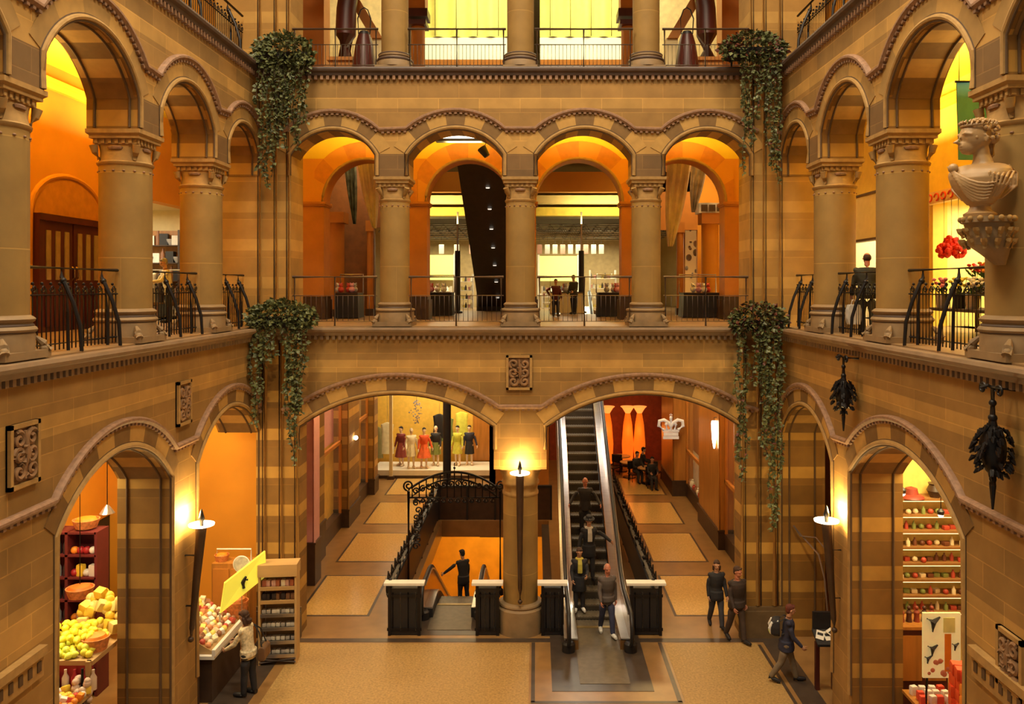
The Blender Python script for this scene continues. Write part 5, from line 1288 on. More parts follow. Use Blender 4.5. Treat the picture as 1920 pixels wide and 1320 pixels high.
# ================================================================ marble bust on its corbel
M_MARBLE = mat('warm_marble', (.43, .265, .115), .45, var=.10, scale=3)
bx_, by_ = 5.12, 8.95
BS = 1.0
zb = P(0, 384, by_).z
t = thing('marble_bust', 'pale marble bust of a crowned figure in draped robe at the right edge', 'bust', (bx_+.08, by_, zb))
def remesh_build(mb, name, m, parent, vox=.012, smooth=4, loc=None):
    o = mb.build(name, m, parent, sharp=None)
    md = o.modifiers.new('r', 'REMESH'); md.mode = 'VOXEL'; md.voxel_size = vox; md.use_smooth_shade = True
    if smooth:
        ms = o.modifiers.new('s', 'SMOOTH'); ms.factor = .5; ms.iterations = smooth
    dg = bpy.context.evaluated_depsgraph_get(); dg.update()
    me = bpy.data.meshes.new_from_object(o.evaluated_get(dg), depsgraph=dg)
    old = o.data; o.modifiers.clear(); o.data = me; bpy.data.meshes.remove(old); me.name = name
    for p in me.polygons: p.use_smooth = True
    if not me.materials: me.materials.append(m)
    return o
mb = MB()
def ell(mb, rows, n=24):   # rows of (cx, cy, z, rx, ry)
    mb.ring_loft([[Vector((cx + rx*math.cos(2*PI*k/n), cy + ry*math.sin(2*PI*k/n), z)) for k in range(n)] for cx, cy, z, rx, ry in rows])
# torso, shoulders and neck; the chest is turned toward the court, the face looks to the left of the picture (-x)
def turn(mb, ang=.85):
    for v in mb.bm.verts: v.co = Matrix.Rotation(ang, 3, 'Z') @ v.co
ell(mb, [(0, 0, .0, .12, .13), (.0, 0, .06, .15, .18), (-.02, 0, .16, .19, .25), (-.02, 0, .22, .205, .285), (-.02, 0, .28, .21, .305), (-.01, 0, .33, .20, .318), (.0, 0, .37, .185, .315), (.01, 0, .405, .16, .29), (.02, 0, .43, .13, .24), (.02, 0, .445, .09, .18)], 40); turn(mb)
ell(mb, [(.02, 0, .38, .12, .14), (.03, 0, .47, .10, .11), (.02, 0, .54, .085, .085), (-.0, 0, .64, .085, .085)])
HZ = -.272   # head sits this much lower than its own drawing
hd = lambda x, y, z: (x*1.28 - .01, y*1.28, (z-.88)*1.22 + .88 + HZ)
hs = lambda c, r, *q: mb.sphere(hd(*c), r*1.25, *q)
hs((-.03, 0, 1.0), .125, 20, 14, 0, (1.08, .84, 1.12)); hs((-.09, 0, .91), .08, 16, 12, 0, (1.0, .78, 1.0)); hs((-.12, 0, .865), .04, 12, 8, 0, (1, .8, .8))
ht = lambda pts, r: mb.tube([hd(*p) for p in pts], r, 8)
ht([(-.155, 0, 1.0), (-.205, 0, .94), (-.15, 0, .93)], [.018, .03, .02])
for s in (-1, 1):
    ht([(-.145, s*.02, 1.012), (-.15, s*.05, 1.016), (-.10, s*.085, 1.0)], [.018, .02, .014])
    hs((-.128, s*.04, .985), .018, 10, 8); ht([(-.0, s*.105, 1.0), (.015, s*.118, .97), (.0, s*.108, .93)], [.014, .024, .014])
ht([(-.155, -.028, .905), (-.172, 0, .907), (-.155, .028, .905)], .013); ht([(-.15, -.024, .883), (-.165, 0, .881), (-.15, .024, .883)], .014)
remesh_build(mb, 'body', M_MARBLE, t, .010, 2)
mb = MB()
for k in range(90):   # curled hair
    a = R.uniform(0, 2*PI); b = R.uniform(-.45, 1.5)
    p = (.015 + .138*math.cos(a)*math.cos(b), .112*math.sin(a)*math.cos(b), 1.02 + .128*math.sin(b))
    if p[0] < -.07 and p[2] < 1.08: continue
    mb.sphere(hd(*p), R.uniform(.02, .032), 8, 6)
mb.sphere(hd(.115, 0, .98), .07, 12, 8); mb.tube([hd(.11, 0, .95), hd(.12, .03, .84), hd(.10, .09, .76)], [.035, .035, .015], 8)
mb.build('hair', M_MARBLE, t)
mb = MB()
for k in range(22): a = 2*PI*k/22; mb.tube([hd(-.01+.135*math.cos(a), .112*math.sin(a), 1.085), hd(-.01+.146*math.cos(a+.12), .122*math.sin(a+.12), 1.115), hd(-.01+.14*math.cos(a+.2), .118*math.sin(a+.2), 1.135)], [.016, .018, .004], 6)
mb.tube([hd(-.01+.135*math.cos(2*PI*k/20), .112*math.sin(2*PI*k/20), 1.085) for k in range(20)], .016, 8, closed=True); mb.build('crown', M_MARBLE, t)
mb = MB()
fx = lambda y, z: -(.235 - .55*y*y - .35*max(0, z-.28) - .28*max(0, .2-z))      # front of the chest
for k in range(8):   # mantle folds sweeping from one shoulder across the chest
    d = k*.058
    pts = []
    for i in range(7):
        u = i/6; y = .30 - d*.35 - u*(.50 - d*.6); z = .43 - d*.55 - .20*math.sin(u*PI*.62) - .03*u
        pts.append((fx(y, z)*.98, y, max(.03, z)))
    mb.tube(pts, [.008, .014, .017, .018, .017, .014, .008], 8)
for k in range(6):    # folds hanging over the near shoulder
    y = -.13 - .036*k; pts = [(.10 - .01*k, y*.8, .44 - .012*k), (-.04, y*1.08, .43 - .02*k), (fx(y, .3)*.9, y*1.05, .32 - .015*k), (fx(y, .2)*.85, y*.95, .19), (-.10, y*.6, .07)]
    mb.tube(pts, [.008, .014, .015, .013, .007], 8)
for k in range(6): y = .14 + .036*k; mb.tube([(.12, y*.8, .43), (.19, y, .34), (.16, y, .2), (.06, y*.6, .06)], [.010, .016, .015, .009], 8)
for k in range(6): y = -.14 - .036*k; mb.tube([(.12, y*.8, .43), (.19, y, .34), (.16, y, .2), (.06, y*.6, .06)], [.010, .016, .015, .009], 8)
mb.sphere((fx(.0, .4)*.75, .235, .405), .055, 12, 8)
turn(mb)
remesh_build(mb, 'robe', M_MARBLE, t, .006, 1)
mb = MB(); mb.lathe([(.16, -.14), (.17, -.10), (.12, -.07), (.10, -.02), (.13, .03)], 20); mb.build('socle', M_MARBLE, t)
zc0 = zb - .14
t = thing('bust_corbel', 'carved stone corbel with leaves carrying the marble bust', 'corbel', (bx_+.12, by_, zc0))
mb = MB(); ell(mb, [(.03, 0, 0, .25, .27), (.03, 0, -.06, .25, .27), (.03, 0, -.07, .22, .24), (.05, 0, -.16, .21, .23), (.06, 0, -.30, .21, .22), (.12, 0, -.40, .13, .16), (.18, 0, -.52, .05, .07)]); mb.build('core', M_BASE, t)
mb = MB()
for ring, (z, r, n) in enumerate(((-.02, .26, 16), (-.15, .235, 14), (-.27, .22, 12))):
    for k in range(n):
        a = 2*PI*k/n + ring*.2; p = Vector((.04 + r*math.cos(a), r*1.05*math.sin(a), z))
        if ring == 0: mb.sphere(p, .032, 8, 6)
        else: mb.tube([p + Vector((0, 0, -.07)), p + Vector((.03*math.cos(a), .03*math.sin(a), 0)), p + Vector((.045*math.cos(a), .045*math.sin(a), .03)), p + Vector((.03*math.cos(a), .03*math.sin(a), .0))], [.02, .034, .03, .012], 6)
mb.build('leaves', M_MARBLE if False else M_CARV, t)
# ================================================================ stall in the near left arch: fruit, sweets, tall red rack
def scatter(kind, label, cat, grp, spots, shapes, mats_, rot=True):
    """one object per item; meshes shared between copies"""
    pool = []
    for k, sh in enumerate(shapes):
        for m in mats_:
            mb = MB(); sh(mb); o = mb.build(kind, m); tag(o, label, cat, grp); pool.append([o, 0])
    for i, p in enumerate(spots):
        q = pool[R.randrange(len(pool))]
        o = q[0]
        if q[1]: o = o.copy(); COL.objects.link(o)
        q[1] = 1; o.location = p
        o.rotation_euler = (R.uniform(-.5, .5), R.uniform(-.5, .5), R.uniform(0, 6)) if rot else (0, 0, R.uniform(-.3, .3))
    for o, used in pool:
        if not used: bpy.data.objects.remove(o)
def s_ball(r, e=1.0): return lambda mb: mb.sphere((0, 0, r*.8), r, 10, 7, 0, (1, e, 1))
def s_lemon(r): return lambda mb: mb.lathe([(.004, -r*1.3), (r*.35, -r*1.05), (r*.9, -r*.5), (r, 0), (r*.9, r*.5), (r*.35, r*1.05), (.004, r*1.3)], 10, (0, 0, r*.7), M=Matrix.Rotation(PI/2, 4, 'X'))
def s_pack(a, b, c): return lambda mb: mb.ring_loft([[Vector((x*a*k, y*b*k, z)) for x, y in ((-.5,-.5),(.5,-.5),(.5,.5),(-.5,.5))] for z, k in ((0, .9), (c*.1, 1), (c*.9, 1), (c, .9))])
def grid(x0, x1, nx, y0, y1, ny, zf, j=.02): return [Vector((x0 + (x1-x0)*(a+.5)/nx + R.uniform(-j, j), y0 + (y1-y0)*(b+.5)/ny + R.uniform(-j, j), zf((a+.5)/nx, (b+.5)/ny))) for a in range(nx) for b in range(ny)]
M_YF = c_('fruit_yellow', .85, .72, .04); M_YF2 = c_('fruit_gold', .85, .58, .05); M_OF = c_('fruit_orange', .80, .26, .02); M_BASK = mat('wicker', (.62, .22, .06), .7, var=.3, scale=20, bump=.4)
M_RED = c_('stall_red', .36, .015, .02); M_DRED = c_('rack_red', .14, .018, .02)
# tall rack
def rack(label, x, y, z, w, d, h, n, m, cols=2, back=None):
    t = thing('display_rack', label, 'rack', (x, y, z))
    mb = MB()
    for s in range(cols+1): xx = -w/2 + w*s/cols; mb.box(xx-.025, xx+.025, -d/2, d/2, 0, h)
    mb.build('upright', m, t)
    mb = MB(); mb.box(-w/2, w/2, d/2-.03, d/2, 0, h); mb.build('back', back or m, t)
    for k in range(n+1): mb = MB(); zz = .1 + (h-.12)*k/n; mb.box(-w/2, w/2, -d/2, d/2, zz-.02, zz+.015); mb.build('shelf', m, t)
    return [.1 + (h-.12)*k/n + .015 for k in range(n+1)]
zs = rack('tall dark red rack with dark bottles behind the yellow fruit, topped by orange baskets', -8.02, 14.7, 0, 1.05, .4, 2.92, 7, M_DRED)
sp = []
for z in zs[3:-1]:
    for j in range(4): sp.append(Vector((-8.42 + .11*j, 14.6, z)))
scatter('bottle', 'dark bottle standing on the left half of the tall dark red rack', 'bottle', 'bottles on the tall red rack', sp, [g_bottle(.04, .26)], [c_('bottle_black', .02, .015, .02), c_('bottle_grey', .22, .2, .2)], False)
sp = []
for z in zs[3:-1]:
    for j in range(4): sp.append(Vector((-7.92 + .11*j, 14.6, z)))
scatter('gift_pack', 'small bright pack on the right half of the tall dark red rack', 'pack', 'packs on the tall red rack', sp, [s_pack(.12, .1, .2), s_ball(.07)], [M_OF, M_YF2, c_('pack_white', .7, .66, .6), M_RED], False)
def basket(label, x, y, z, r, h, fill):
    t = thing('round_basket', label, 'basket', (x, y, z))
    mb = MB(); mb.lathe([(r*.8, 0), (r, h*.8), (r*1.04, h), (r*.95, h), (r*.9, h*.6)], 20); mb.build('bowl', M_BASK, t)
    mb = MB(); mb.lathe([(r*.92, h*.7), (r*.7, h*1.15), (.01, h*1.35)], 20); mb.build('lid', fill, t); return t
basket('orange lidded basket on top of the tall red rack, left one', -8.35, 14.7, 2.935, .20, .14, M_OF)
basket('orange lidded basket on top of the tall red rack, right one', -7.80, 14.75, 2.935, .22, .15, M_OF)
basket('large orange basket beside the yellow fruit at the banded pier', -6.55, 12.75, 1.62, .20, .2, M_OF)
hb_ = basket('orange red round basket hung before the tall red rack', -7.55, 14.1, 1.93, .22, .16, c_('basket_red', .85, .16, .02))
mb = MB(); mb.tube([(0, 0, .2), (0, 0, 3.73)], .008, 6); mb.build('cord', M_IRON, hb_)
# stepped stall table
t = thing('fruit_stall', 'stepped wooden stall with red cloth front under the yellow fruit', 'stall', (-6.86, 12.6, 0))
mb = MB(); mb.box(-.62, .48, -.25, .45, 1.55, 1.62); mb.box(-.62, .48, -.95, -.3, 1.12, 1.18); mb.box(-.5, .4, .45, .95, 1.5, 1.56); mb.build('trays', M_WOOD, t)
mb = MB(); mb.box(-.60, .46, -.23, -.2, 1.18, 1.55); mb.build('red_cloth', M_RED, t)
for sx in (-.56, .42):
    for sy, h in ((-.9, 1.3), (-.25, 1.62), (.9, 1.52)): mb = MB(); mb.box(sx-.035, sx+.035, sy-.035, sy+.035, 0, h); mb.build('leg', M_WOOD, t)
mb = MB(); mb.box(-.66, .52, -.98, -.94, 1.1, 1.32); mb.build('front_board', M_WOOD, t)
scatter('yellow_fruit', 'bright yellow fruit heaped on the upper tray of the stall in the near left arch', 'fruit', 'yellow fruit heap', grid(-7.33, -6.45, 10, 12.4, 13.0, 7, lambda a, b: 1.62 + .14*b + .06*R.random()), [s_lemon(.055), s_ball(.055)], [M_YF, c_('fruit_lime', .75, .78, .08)])
scatter('yellow_fruit', 'bright yellow fruit in the top layer of the heap on the stall', 'fruit', 'yellow fruit upper layer', grid(-7.2, -6.55, 7, 12.6, 13.0, 4, lambda a, b: 1.78 + .16*b + .05*R.random()), [s_lemon(.055)], [M_YF])
scatter('gold_parcel', 'golden parcel stacked between the yellow fruit and the tall rack', 'parcel', 'golden parcels', grid(-7.25, -6.5, 6, 13.25, 13.75, 3, lambda a, b: 1.60 + .55*b*(1-abs(a-.45)) + .05*R.random()) + grid(-7.2, -6.6, 5, 13.45, 13.75, 2, lambda a, b: 1.86 + .3*b*(1-abs(a-.5))), [s_pack(.16, .14, .16), s_ball(.085)], [M_YF2, c_('gold_pale', .8, .62, .2)])
scatter('sweet_pack', 'small bright sweet pack on the lower tray of the near left stall', 'pack', 'sweet packs of the lower tray', grid(-7.3, -6.35, 10, 11.72, 12.25, 5, lambda a, b: 1.18 + .03*R.random()), [s_pack(.10, .08, .10), s_ball(.05)], [M_YF2, M_OF, c_('sweet_white', .75, .7, .6), c_('sweet_red', .55, .05, .03), c_('sweet_brown', .25, .1, .04)])
scatter('gift_bottle', 'red and dark bottle standing in front of the red cloth of the stall', 'bottle', 'bottles before the red cloth', [Vector((-7.2 + .14*k, 12.33, 1.20)) for k in range(7)], [g_bottle(.05, .3)], [M_RED, c_('bottle_cream', .65, .5, .35), c_('bottle_black2', .03, .02, .02)], False)
M_BAGP = c_('bag_pale', .62, .45, .32)
t = thing('sweet_stand', 'wire stand of pale sweet bags at the corner of the banded pier', 'stand', (-6.48, 12.25, 0))
mb = MB(); mb.tube([(0, 0, 0), (0, 0, 1.55)], .02, 8); mb.lathe([(.2, 0), (.18, .03), (.03, .05)], 14); mb.build('post', M_IRON, t)
for k in range(36): mb = MB(); a = R.uniform(0, 6.28); z = R.uniform(.7, 1.5); mb.sphere((.09*math.cos(a), .09*math.sin(a), z), R.uniform(.05, .065), 8, 6); mb.build('sweet_bag', M_BAGP, t)
t = thing('pendant_lamp', 'small steel pendant lamp hanging in the near left arch', 'lamp', tuple(P(201, 962, 13.6)))
mb = MB(); mb.lathe([(.02, .14), (.05, .1), (.12, 0), (.11, 0), (.04, .08)], 18); mb.build('shade', M_STEEL, t)
mb = MB(); mb.sphere((0, 0, .02), .035, 10, 8); mb.build('bulb', M_LAMPW, t)
mb = MB(); mb.tube([(0, 0, .14), (0, 0, 5.66-P(201, 962, 13.6).z)], .008, 6); mb.build('cord', M_IRON, t)
lamp('stall_lamp', 'AREA', (-7.2, 12.6, 4.6), 100, (1, .85, .5), 1.0, 1.0); lamp('stall_lamp', 'AREA', (-7.9, 14.0, 5.4), 70, (1, .7, .3), 1.0, 1.0); lamp('stall_spot', 'POINT', (-7.05, 12.35, 2.15), 6, (1, .95, .7), .06)
t = thing('black_doorway', 'black doorway in the orange wall beside the tall red rack', 'doorway', (-9.05, 17.2, 0))
mb = MB(); mb.box(-.03, .03, -.9, .9, 0, 2.3); mb.build('opening', M_DARK, t); mb = MB(); mb.box(-.06, .06, -.98, -.9, 0, 2.38); mb.box(-.06, .06, .9, .98, 0, 2.38); mb.box(-.06, .06, -.9, .9, 2.3, 2.38); mb.build('frame', M_ORGD, t)  # flat black sheet stands in for the dark inside of the doorway
# cross wall of the left aisle behind the stalls
slab('wall_left_cross', [(-9.1, -5.55, 17.9, 18.1, 0, 5.66)], M_ORG)
# ================================================================ sweets counter in the far left arch
t = thing('sweets_counter', 'white edged sweets counter by the left pier in the far left arch', 'counter', (-5.62, 14.9, 0))
mb = MB(); mb.box(-.5, .28, -.62, .75, 0, .78); mb.build('body', M_DBROWN, t)
mb = MB(); mb.box(-.55, .34, -.68, .8, .78, .84); mb.box(.30, .36, -.68, .8, .84, .95); mb.build('worktop', M_WHITE, t)
mb = MB(); mb.ring_loft([[Vector((x, y, z)) for x, z in ((-.5, .84), (.26, .84), (.26, .9), (-.5, 1.35))] for y in (-.6, .72)], smooth=False); mb.build('sloping_bins', M_WOOD, t)
sw = [c_('candy_a', .8, .66, .42), c_('candy_b', .72, .3, .12), c_('candy_c', .5, .08, .05), c_('candy_d', .85, .72, .15), c_('candy_e', .8, .75, .66), c_('candy_f', .3, .13, .06)]
scatter('sweet_bag', 'bag of sweets on the sloping bins of the counter in the far left arch', 'bag', 'sweet bags on the counter', grid(-6.08, -5.4, 8, 14.32, 15.58, 11, lambda a, b: 1.33 - .42*a), [s_pack(.10, .09, .09), s_ball(.055)], sw)
t = thing('candy_shelf', 'tall stepped shelf of sweets against the left pier, behind the torch lamp', 'shelf', (-5.75, 14.08, 0))
mb = MB(); mb.box(-.5, .2, -.1, .16, 0, .5)
for k in range(5): mb.box(-.5, .2, -.1 + .02*k, .16, .5 + .27*k, .53 + .27*k)
mb.build('shelves', M_DBROWN, t)
for a_ in (-.5, .16): mb = MB(); mb.box(a_, a_+.04, -.1, .16, .5, 1.85); mb.build('side_panel', M_DARK, t)
for k in range(5): scatter('sweet_jar', 'sweet jar on the tall stepped shelf beside the left pier, %s shelf' % ('lowest', 'second', 'middle', 'fourth', 'top')[k], 'jar', 'sweet jars shelf ' + 'one two three four five'.split()[k], [Vector((-6.18 + .125*j, 14.06 + .01*k, .53 + .27*k)) for j in range(5)], [g_bottle(.05, .19), s_pack(.1, .09, .17)], [sw[(k+1) % 6], sw[(k+3) % 6], c_('jar_dark', .06, .04, .04) if k > 2 else sw[4]], False)
t = thing('yellow_awning', 'bright yellow sloping awning sign over the sweets counter', 'sign', (-5.35, 15.55, 1.25))
a, b, c, d = [P(*q) - Vector((-5.35, 15.55, 1.25)) for q in ((412, 1148, 15.1), (498, 1078, 15.9), (496, 1032, 15.9), (420, 1092, 15.1))]
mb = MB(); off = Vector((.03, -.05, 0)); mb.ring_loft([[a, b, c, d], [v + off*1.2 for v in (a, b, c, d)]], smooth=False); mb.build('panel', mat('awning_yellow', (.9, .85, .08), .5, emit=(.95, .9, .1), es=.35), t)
mb = MB(); mb.tube([a, Vector((a.x, a.y, -1.25))], .02, 8); mb.tube([b, Vector((b.x, b.y, -1.25))], .02, 8); mb.build('pole', M_WHITE, t)
m_ = a.lerp(c, .5); mb = MB(); mb.tube([m_ + Vector((.05, -.08, -.12)), m_ + Vector((.03, -.08, .0)), m_ + Vector((.09, -.07, .1))], [.03, .045, .02], 8); mb.tube([m_ + Vector((.0, -.08, .02)), m_ + Vector((.12, -.06, .04))], .02, 6); mb.build('emblem', M_DARK, t)
t = thing('round_sign', 'round pale sign on a stick above the yellow awning', 'sign', tuple(P(453, 1058, 15.6)))
Mr = Matrix.Rotation(PI/2, 4, 'X'); mb = MB(); mb.lathe([(.15, -.012), (.155, 0), (.15, .012)], 24, M=Mr); mb.build('disc', mat('sign_grey', (.5, .46, .38), .5, var=.3, scale=12), t)
mb = MB(); mb.tube([(.155*math.cos(2*PI*k/28), 0, .155*math.sin(2*PI*k/28)) for k in range(28)], .012, 6, closed=True); mb.build('rim', M_WHITE, t)
mb = MB(); mb.tube([(0, .01, -.15), (0, .01, -P(453, 1058, 15.6).z)], .014, 6); mb.build('stick', M_WHITE, t)
t = thing('wood_cabinet', 'orange wood cabinet with a rail top behind the sweets counter', 'cabinet', (-5.7, 16.5, 0))
mb = MB(); mb.box(-.45, .3, -.2, .2, 0, 1.75); mb.build('body', M_OWOOD, t)
mb = MB(); mb.box(-.42, -.1, -.22, -.2, .8, 1.65); mb.box(-.06, .27, -.22, -.2, .8, 1.65); mb.build('door', M_ORGD, t)
mb = MB(); mb.tube([(-.42, 0, 1.75), (-.42, 0, 1.98), (.27, 0, 1.98), (.27, 0, 1.75)], .016, 6); mb.build('top_rail', M_WHITE, t)
basket('orange basket on the wood cabinet behind the torch lamp', -6.02, 16.5, 1.75, .14, .12, M_OF)
basket('brown round basket on the sweets counter below the yellow awning', -5.42, 15.75, .95, .19, .28, M_BASK)
lamp('stall_lamp', 'AREA', (-6.3, 15.0, 4.9), 60, (1, .82, .5), .9, .9); lamp('aisle_lamp', 'AREA', (-6.9, 16.2, 5.5), 110, (1, .7, .25), 1.2, 1.2)
# dark stall post
t = thing('stall_post', 'thin dark post at the front of the sweets counter', 'post', (-5.48, 14.02, 0))
mb = MB(); mb.tube([(0, 0, .05), (0, 0, 1.7)], .03, 8); mb.build('shaft', M_DBROWN, t); mb = MB(); mb.lathe([(.09, 0), (.08, .04), (.03, .07)], 12); mb.build('foot', M_DBROWN, t)
# ================================================================ wooden card rack standing free on the left
cx_, cy_ = P(523, 0, 15.85).x, 15.85
t = thing('card_rack', 'free standing pale wooden rack with six shelves of cards, left of the tiled floor', 'rack', (cx_, cy_, 0), .10)
for s in (-1, 1): mb = MB(); mb.box(s*.34-.02, s*.34+.02, -.14, .2, .0, 1.78); mb.build('side_panel', M_WOOD, t)
mb = MB(); mb.box(-.34, .34, .17, .2, .08, 1.75); mb.build('back_panel', M_WOOD, t)
mb = MB(); mb.box(-.37, .37, -.16, .22, 1.70, 1.93); mb.build('header_board', M_WOOD, t)
for k in range(6):
    z = .14 + .26*k; mb = MB(); mb.ring_loft([[Vector((x, y, zz)) for y, zz in ((-.15, z), (.17, z+.05), (.17, z+.07), (-.13, z+.02), (-.14, z+.07), (-.16, z+.07))] for x in (-.32, .32)], smooth=False); mb.build('shelf', M_STEEL if k < 4 else M_WOOD, t)
mb = MB(); mb.tube([(-.34, -.14, .05), (.34, -.14, .12)], .02, 6); mb.tube([(-.34, -.14, .12), (.34, -.14, .05)], .02, 6); mb.build('foot_brace', M_RAIL, t)
Mc = Matrix.Translation((cx_, cy_, 0)) @ Matrix.Rotation(.10, 4, 'Z')
for k in range(6):
    mats_k = [c_('card_white', .7, .64, .52), c_('card_grey', .45, .4, .34)] if k < 4 else ([c_('card_black', .03, .02, .02), c_('card_brown', .2, .09, .04)] if k == 4 else [c_('card_pinkish', .6, .35, .3), c_('card_cream', .75, .66, .5), c_('card_rust', .4, .12, .06)])
    scatter('card_pack', 'pack of cards on the %s shelf of the free standing wooden rack' % ('lowest', 'second', 'third', 'fourth', 'fifth', 'top')[k], 'card', 'cards rack shelf ' + 'one two three four five six'.split()[k], [Mc @ Vector((-.27 + .09*j, -.02, .19 + .26*k)) for j in range(7)], [s_pack(.075, .10, .12 if k > 3 else .07)], mats_k, False)
# ================================================================ gift shop in the near right arch
M_SHB = mat('shelf_brown_edge', (.30, .14, .04), .5)
SHM = mat('shelf_cream', (.8, .62, .3), .5)
t = thing('lit_shelf_wall', 'brightly lit wall of seven shelves in the gift shop of the near right arch', 'shelf', (7.35, 14.55, 0))
mb = MB(); mb.box(-.95, .95, .2, .26, 0, 4.3); mb.build('back_panel', mat('shelf_yellow', (.85, .62, .16), .5), t)
for a_ in (-.98, .93): mb = MB(); mb.box(a_, a_+.05, -.18, .26, 0, 4.3); mb.build('side_panel', SHM, t)
zl = [1.55 + .285*k for k in range(8)]
for z in zl:
    mb = MB(); mb.box(-.93, .93, -.16, .2, z-.04, z); mb.build('shelf', M_SHB, t)
    mb = MB(); mb.box(-.9, .9, -.15, -.12, z-.055, z-.03); mb.build('strip_light', lit('shelf_strip', (1, .8, .35), 2.2), t)
for k, z in enumerate(zl[:-1]):
    scatter('shelf_gift', 'small figurine on the lit shelf wall in the near right arch, %s shelf from below' % ('first', 'second', 'third', 'fourth', 'fifth', 'sixth', 'seventh')[k], 'figurine', 'gifts lit shelf ' + 'one two three four five six seven'.split()[k], [Vector((6.52 + .135*j, 14.50 + R.uniform(-.05, .05), z)) for j in range(13)], [s_ball(.05), s_pack(.1, .08, .07), g_bottle(.035, .14)], [c_('gift_brown', .16, .05, .02), c_('gift_red', .45, .06, .03), c_('gift_green', .22, .25, .06), c_('gift_cream', .75, .6, .35)], False)
t = thing('straw_hat', 'dark red hat on top of the lit shelf wall', 'hat', (7.0, 14.5, zl[-1]))
mb = MB(); mb.lathe([(.22, 0), (.2, .03), (.12, .06), (.10, .16), (.01, .19)], 18); mb.build('crown', c_('hat_red', .3, .05, .03), t)
mb = MB(); mb.lathe([(.108, .06), (.108, .09)], 18); mb.build('ribbon', M_DARK, t)
t = thing('dark_pot', 'dark pot on top of the lit shelf wall beside the red hat', 'pot', (7.42, 14.5, zl[-1]))
mb = MB(); mb.lathe([(.08, 0), (.14, .12), (.1, .22), (.12, .25)], 16); mb.build('body', M_DBROWN, t); mb = MB(); mb.tube([(.12, 0, .1), (.2, 0, .16), (.11, 0, .22)], .015, 6); mb.build('handle', M_DBROWN, t)
t = thing('gift_cabinet', 'red brown cabinet with carved figures below the lit shelves', 'cabinet', (6.82, 13.9, 0))
mb = MB(); mb.box(-.45, .4, -.25, .25, 0, 1.55); mb.build('body', M_WOODR, t)
mb = MB(); mb.box(-.48, .43, -.28, .28, 1.55, 1.6); mb.build('top', M_OWOOD, t)
mb = MB(); mb.box(-.4, -.04, -.27, -.25, .7, 1.45); mb.box(.02, .36, -.27, -.25, .7, 1.45); mb.build('door', M_OWOOD, t)
scatter('carved_figure', 'dark carved figure standing on the red brown cabinet', 'figurine', 'carved figures', [Vector((6.4 + .13*j, 13.85, 1.6)) for j in range(6)], [lambda mb: (mb.lathe([(.05, 0), (.04, .1), (.05, .16), (.025, .2)], 12), mb.sphere((0, 0, .235), .035, 8, 6))], [c_('fig_dark', .08, .03, .02), c_('fig_red', .3, .06, .03)], False)
t = thing('poster_stand', 'pale yellow poster stand with black birds and an orange band, near right arch', 'poster stand', tuple(P(1765, 1270, 12.6)))
pz = P(0, 1270, 12.6).z; pw, ph = .29, 1.0
mb = MB(); mb.box(-pw, pw, -.02, .02, 0, ph); mb.build('board', mat('poster_yellow', (.85, .75, .32), .5, emit=(.9, .8, .35), es=.25), t)
mb = MB()
for x, z, s in ((-.14, .86, 1.2), (-.15, .45, .9), (-.22, .30, .6), (.2, .5, .6)):
    mb = MB(); mb.tube([(x-.08*s, -.03, z+.05*s), (x, -.035, z), (x+.09*s, -.03, z+.07*s)], [.01, .04*s, .01], 6); mb.tube([(x, -.035, z), (x-.01, -.035, z-.12*s)], [.035*s, .01], 6); mb.build('painted_bird', M_DARK, t)

mb = MB(); mb.box(.04, .14, -.026, -.02, .1, .68); mb.build('orange_band', M_OF, t)
mb = MB(); mb.box(.02, .2, -.026, -.02, .70, .93); mb.build('lime_square', c_('lime_paper', .75, .8, .3), t)
mb = MB()
for k in range(14): mb.sphere((R.uniform(-.2, .24), -.022, R.uniform(.05, .3)), R.uniform(.02, .05), 8, 5, 0, (1, .15, 1))
mb.build('flower_print', c_('print_rose', .65, .25, .15), t)
mb = MB(); mb.tube([(-.2, .03, .1), (-.22, .12, -pz)], .018, 6); mb.tube([(.2, .03, .1), (.22, .12, -pz)], .018, 6); mb.build('leg', M_IRON, t)
scatter('red_gift_box', 'orange red gift box in the stack at the right jamb of the near right arch', 'box', 'orange red gift boxes', [Vector((6.33 + .17*(k % 3) + R.uniform(-.02, .02), 11.3 + .17*((k//3) % 3), 0.0 + .16*(k//9))) for k in range(108)], [s_pack(.16, .16, .16)], [c_('box_red', .75, .09, .02), c_('box_orange', .85, .27, .03), c_('box_scarlet', .65, .05, .02)], False)
t = thing('low_gift_table', 'low orange table with small white and red gifts at the bottom right', 'table', (6.55, 12.9, 0))
mb = MB(); mb.box(-.3, .35, -.3, .3, .72, .77); mb.build('top', M_OWOOD, t)
for sx in (-.26, .31):
    for sy in (-.26, .26): mb = MB(); mb.box(sx-.025, sx+.025, sy-.025, sy+.025, 0, .72); mb.build('leg', M_WOODR, t)
scatter('small_gift', 'small white or red gift on the low orange table', 'gift', 'small gifts on low table', grid(6.3, 6.85, 4, 12.65, 13.1, 3, lambda a, b: .77), [s_pack(.1, .08, .14)], [c_('tg_white', .8, .7, .6), c_('tg_red', .7, .08, .04)], False)
lamp('shop_glow', 'AREA', (7.2, 13.0, 5.2), 190, (1, .78, .36), 1.4, 1.4); lamp('shop_glow', 'POINT', (6.9, 12.0, 3.4), 30, (1, .55, .2), .2)
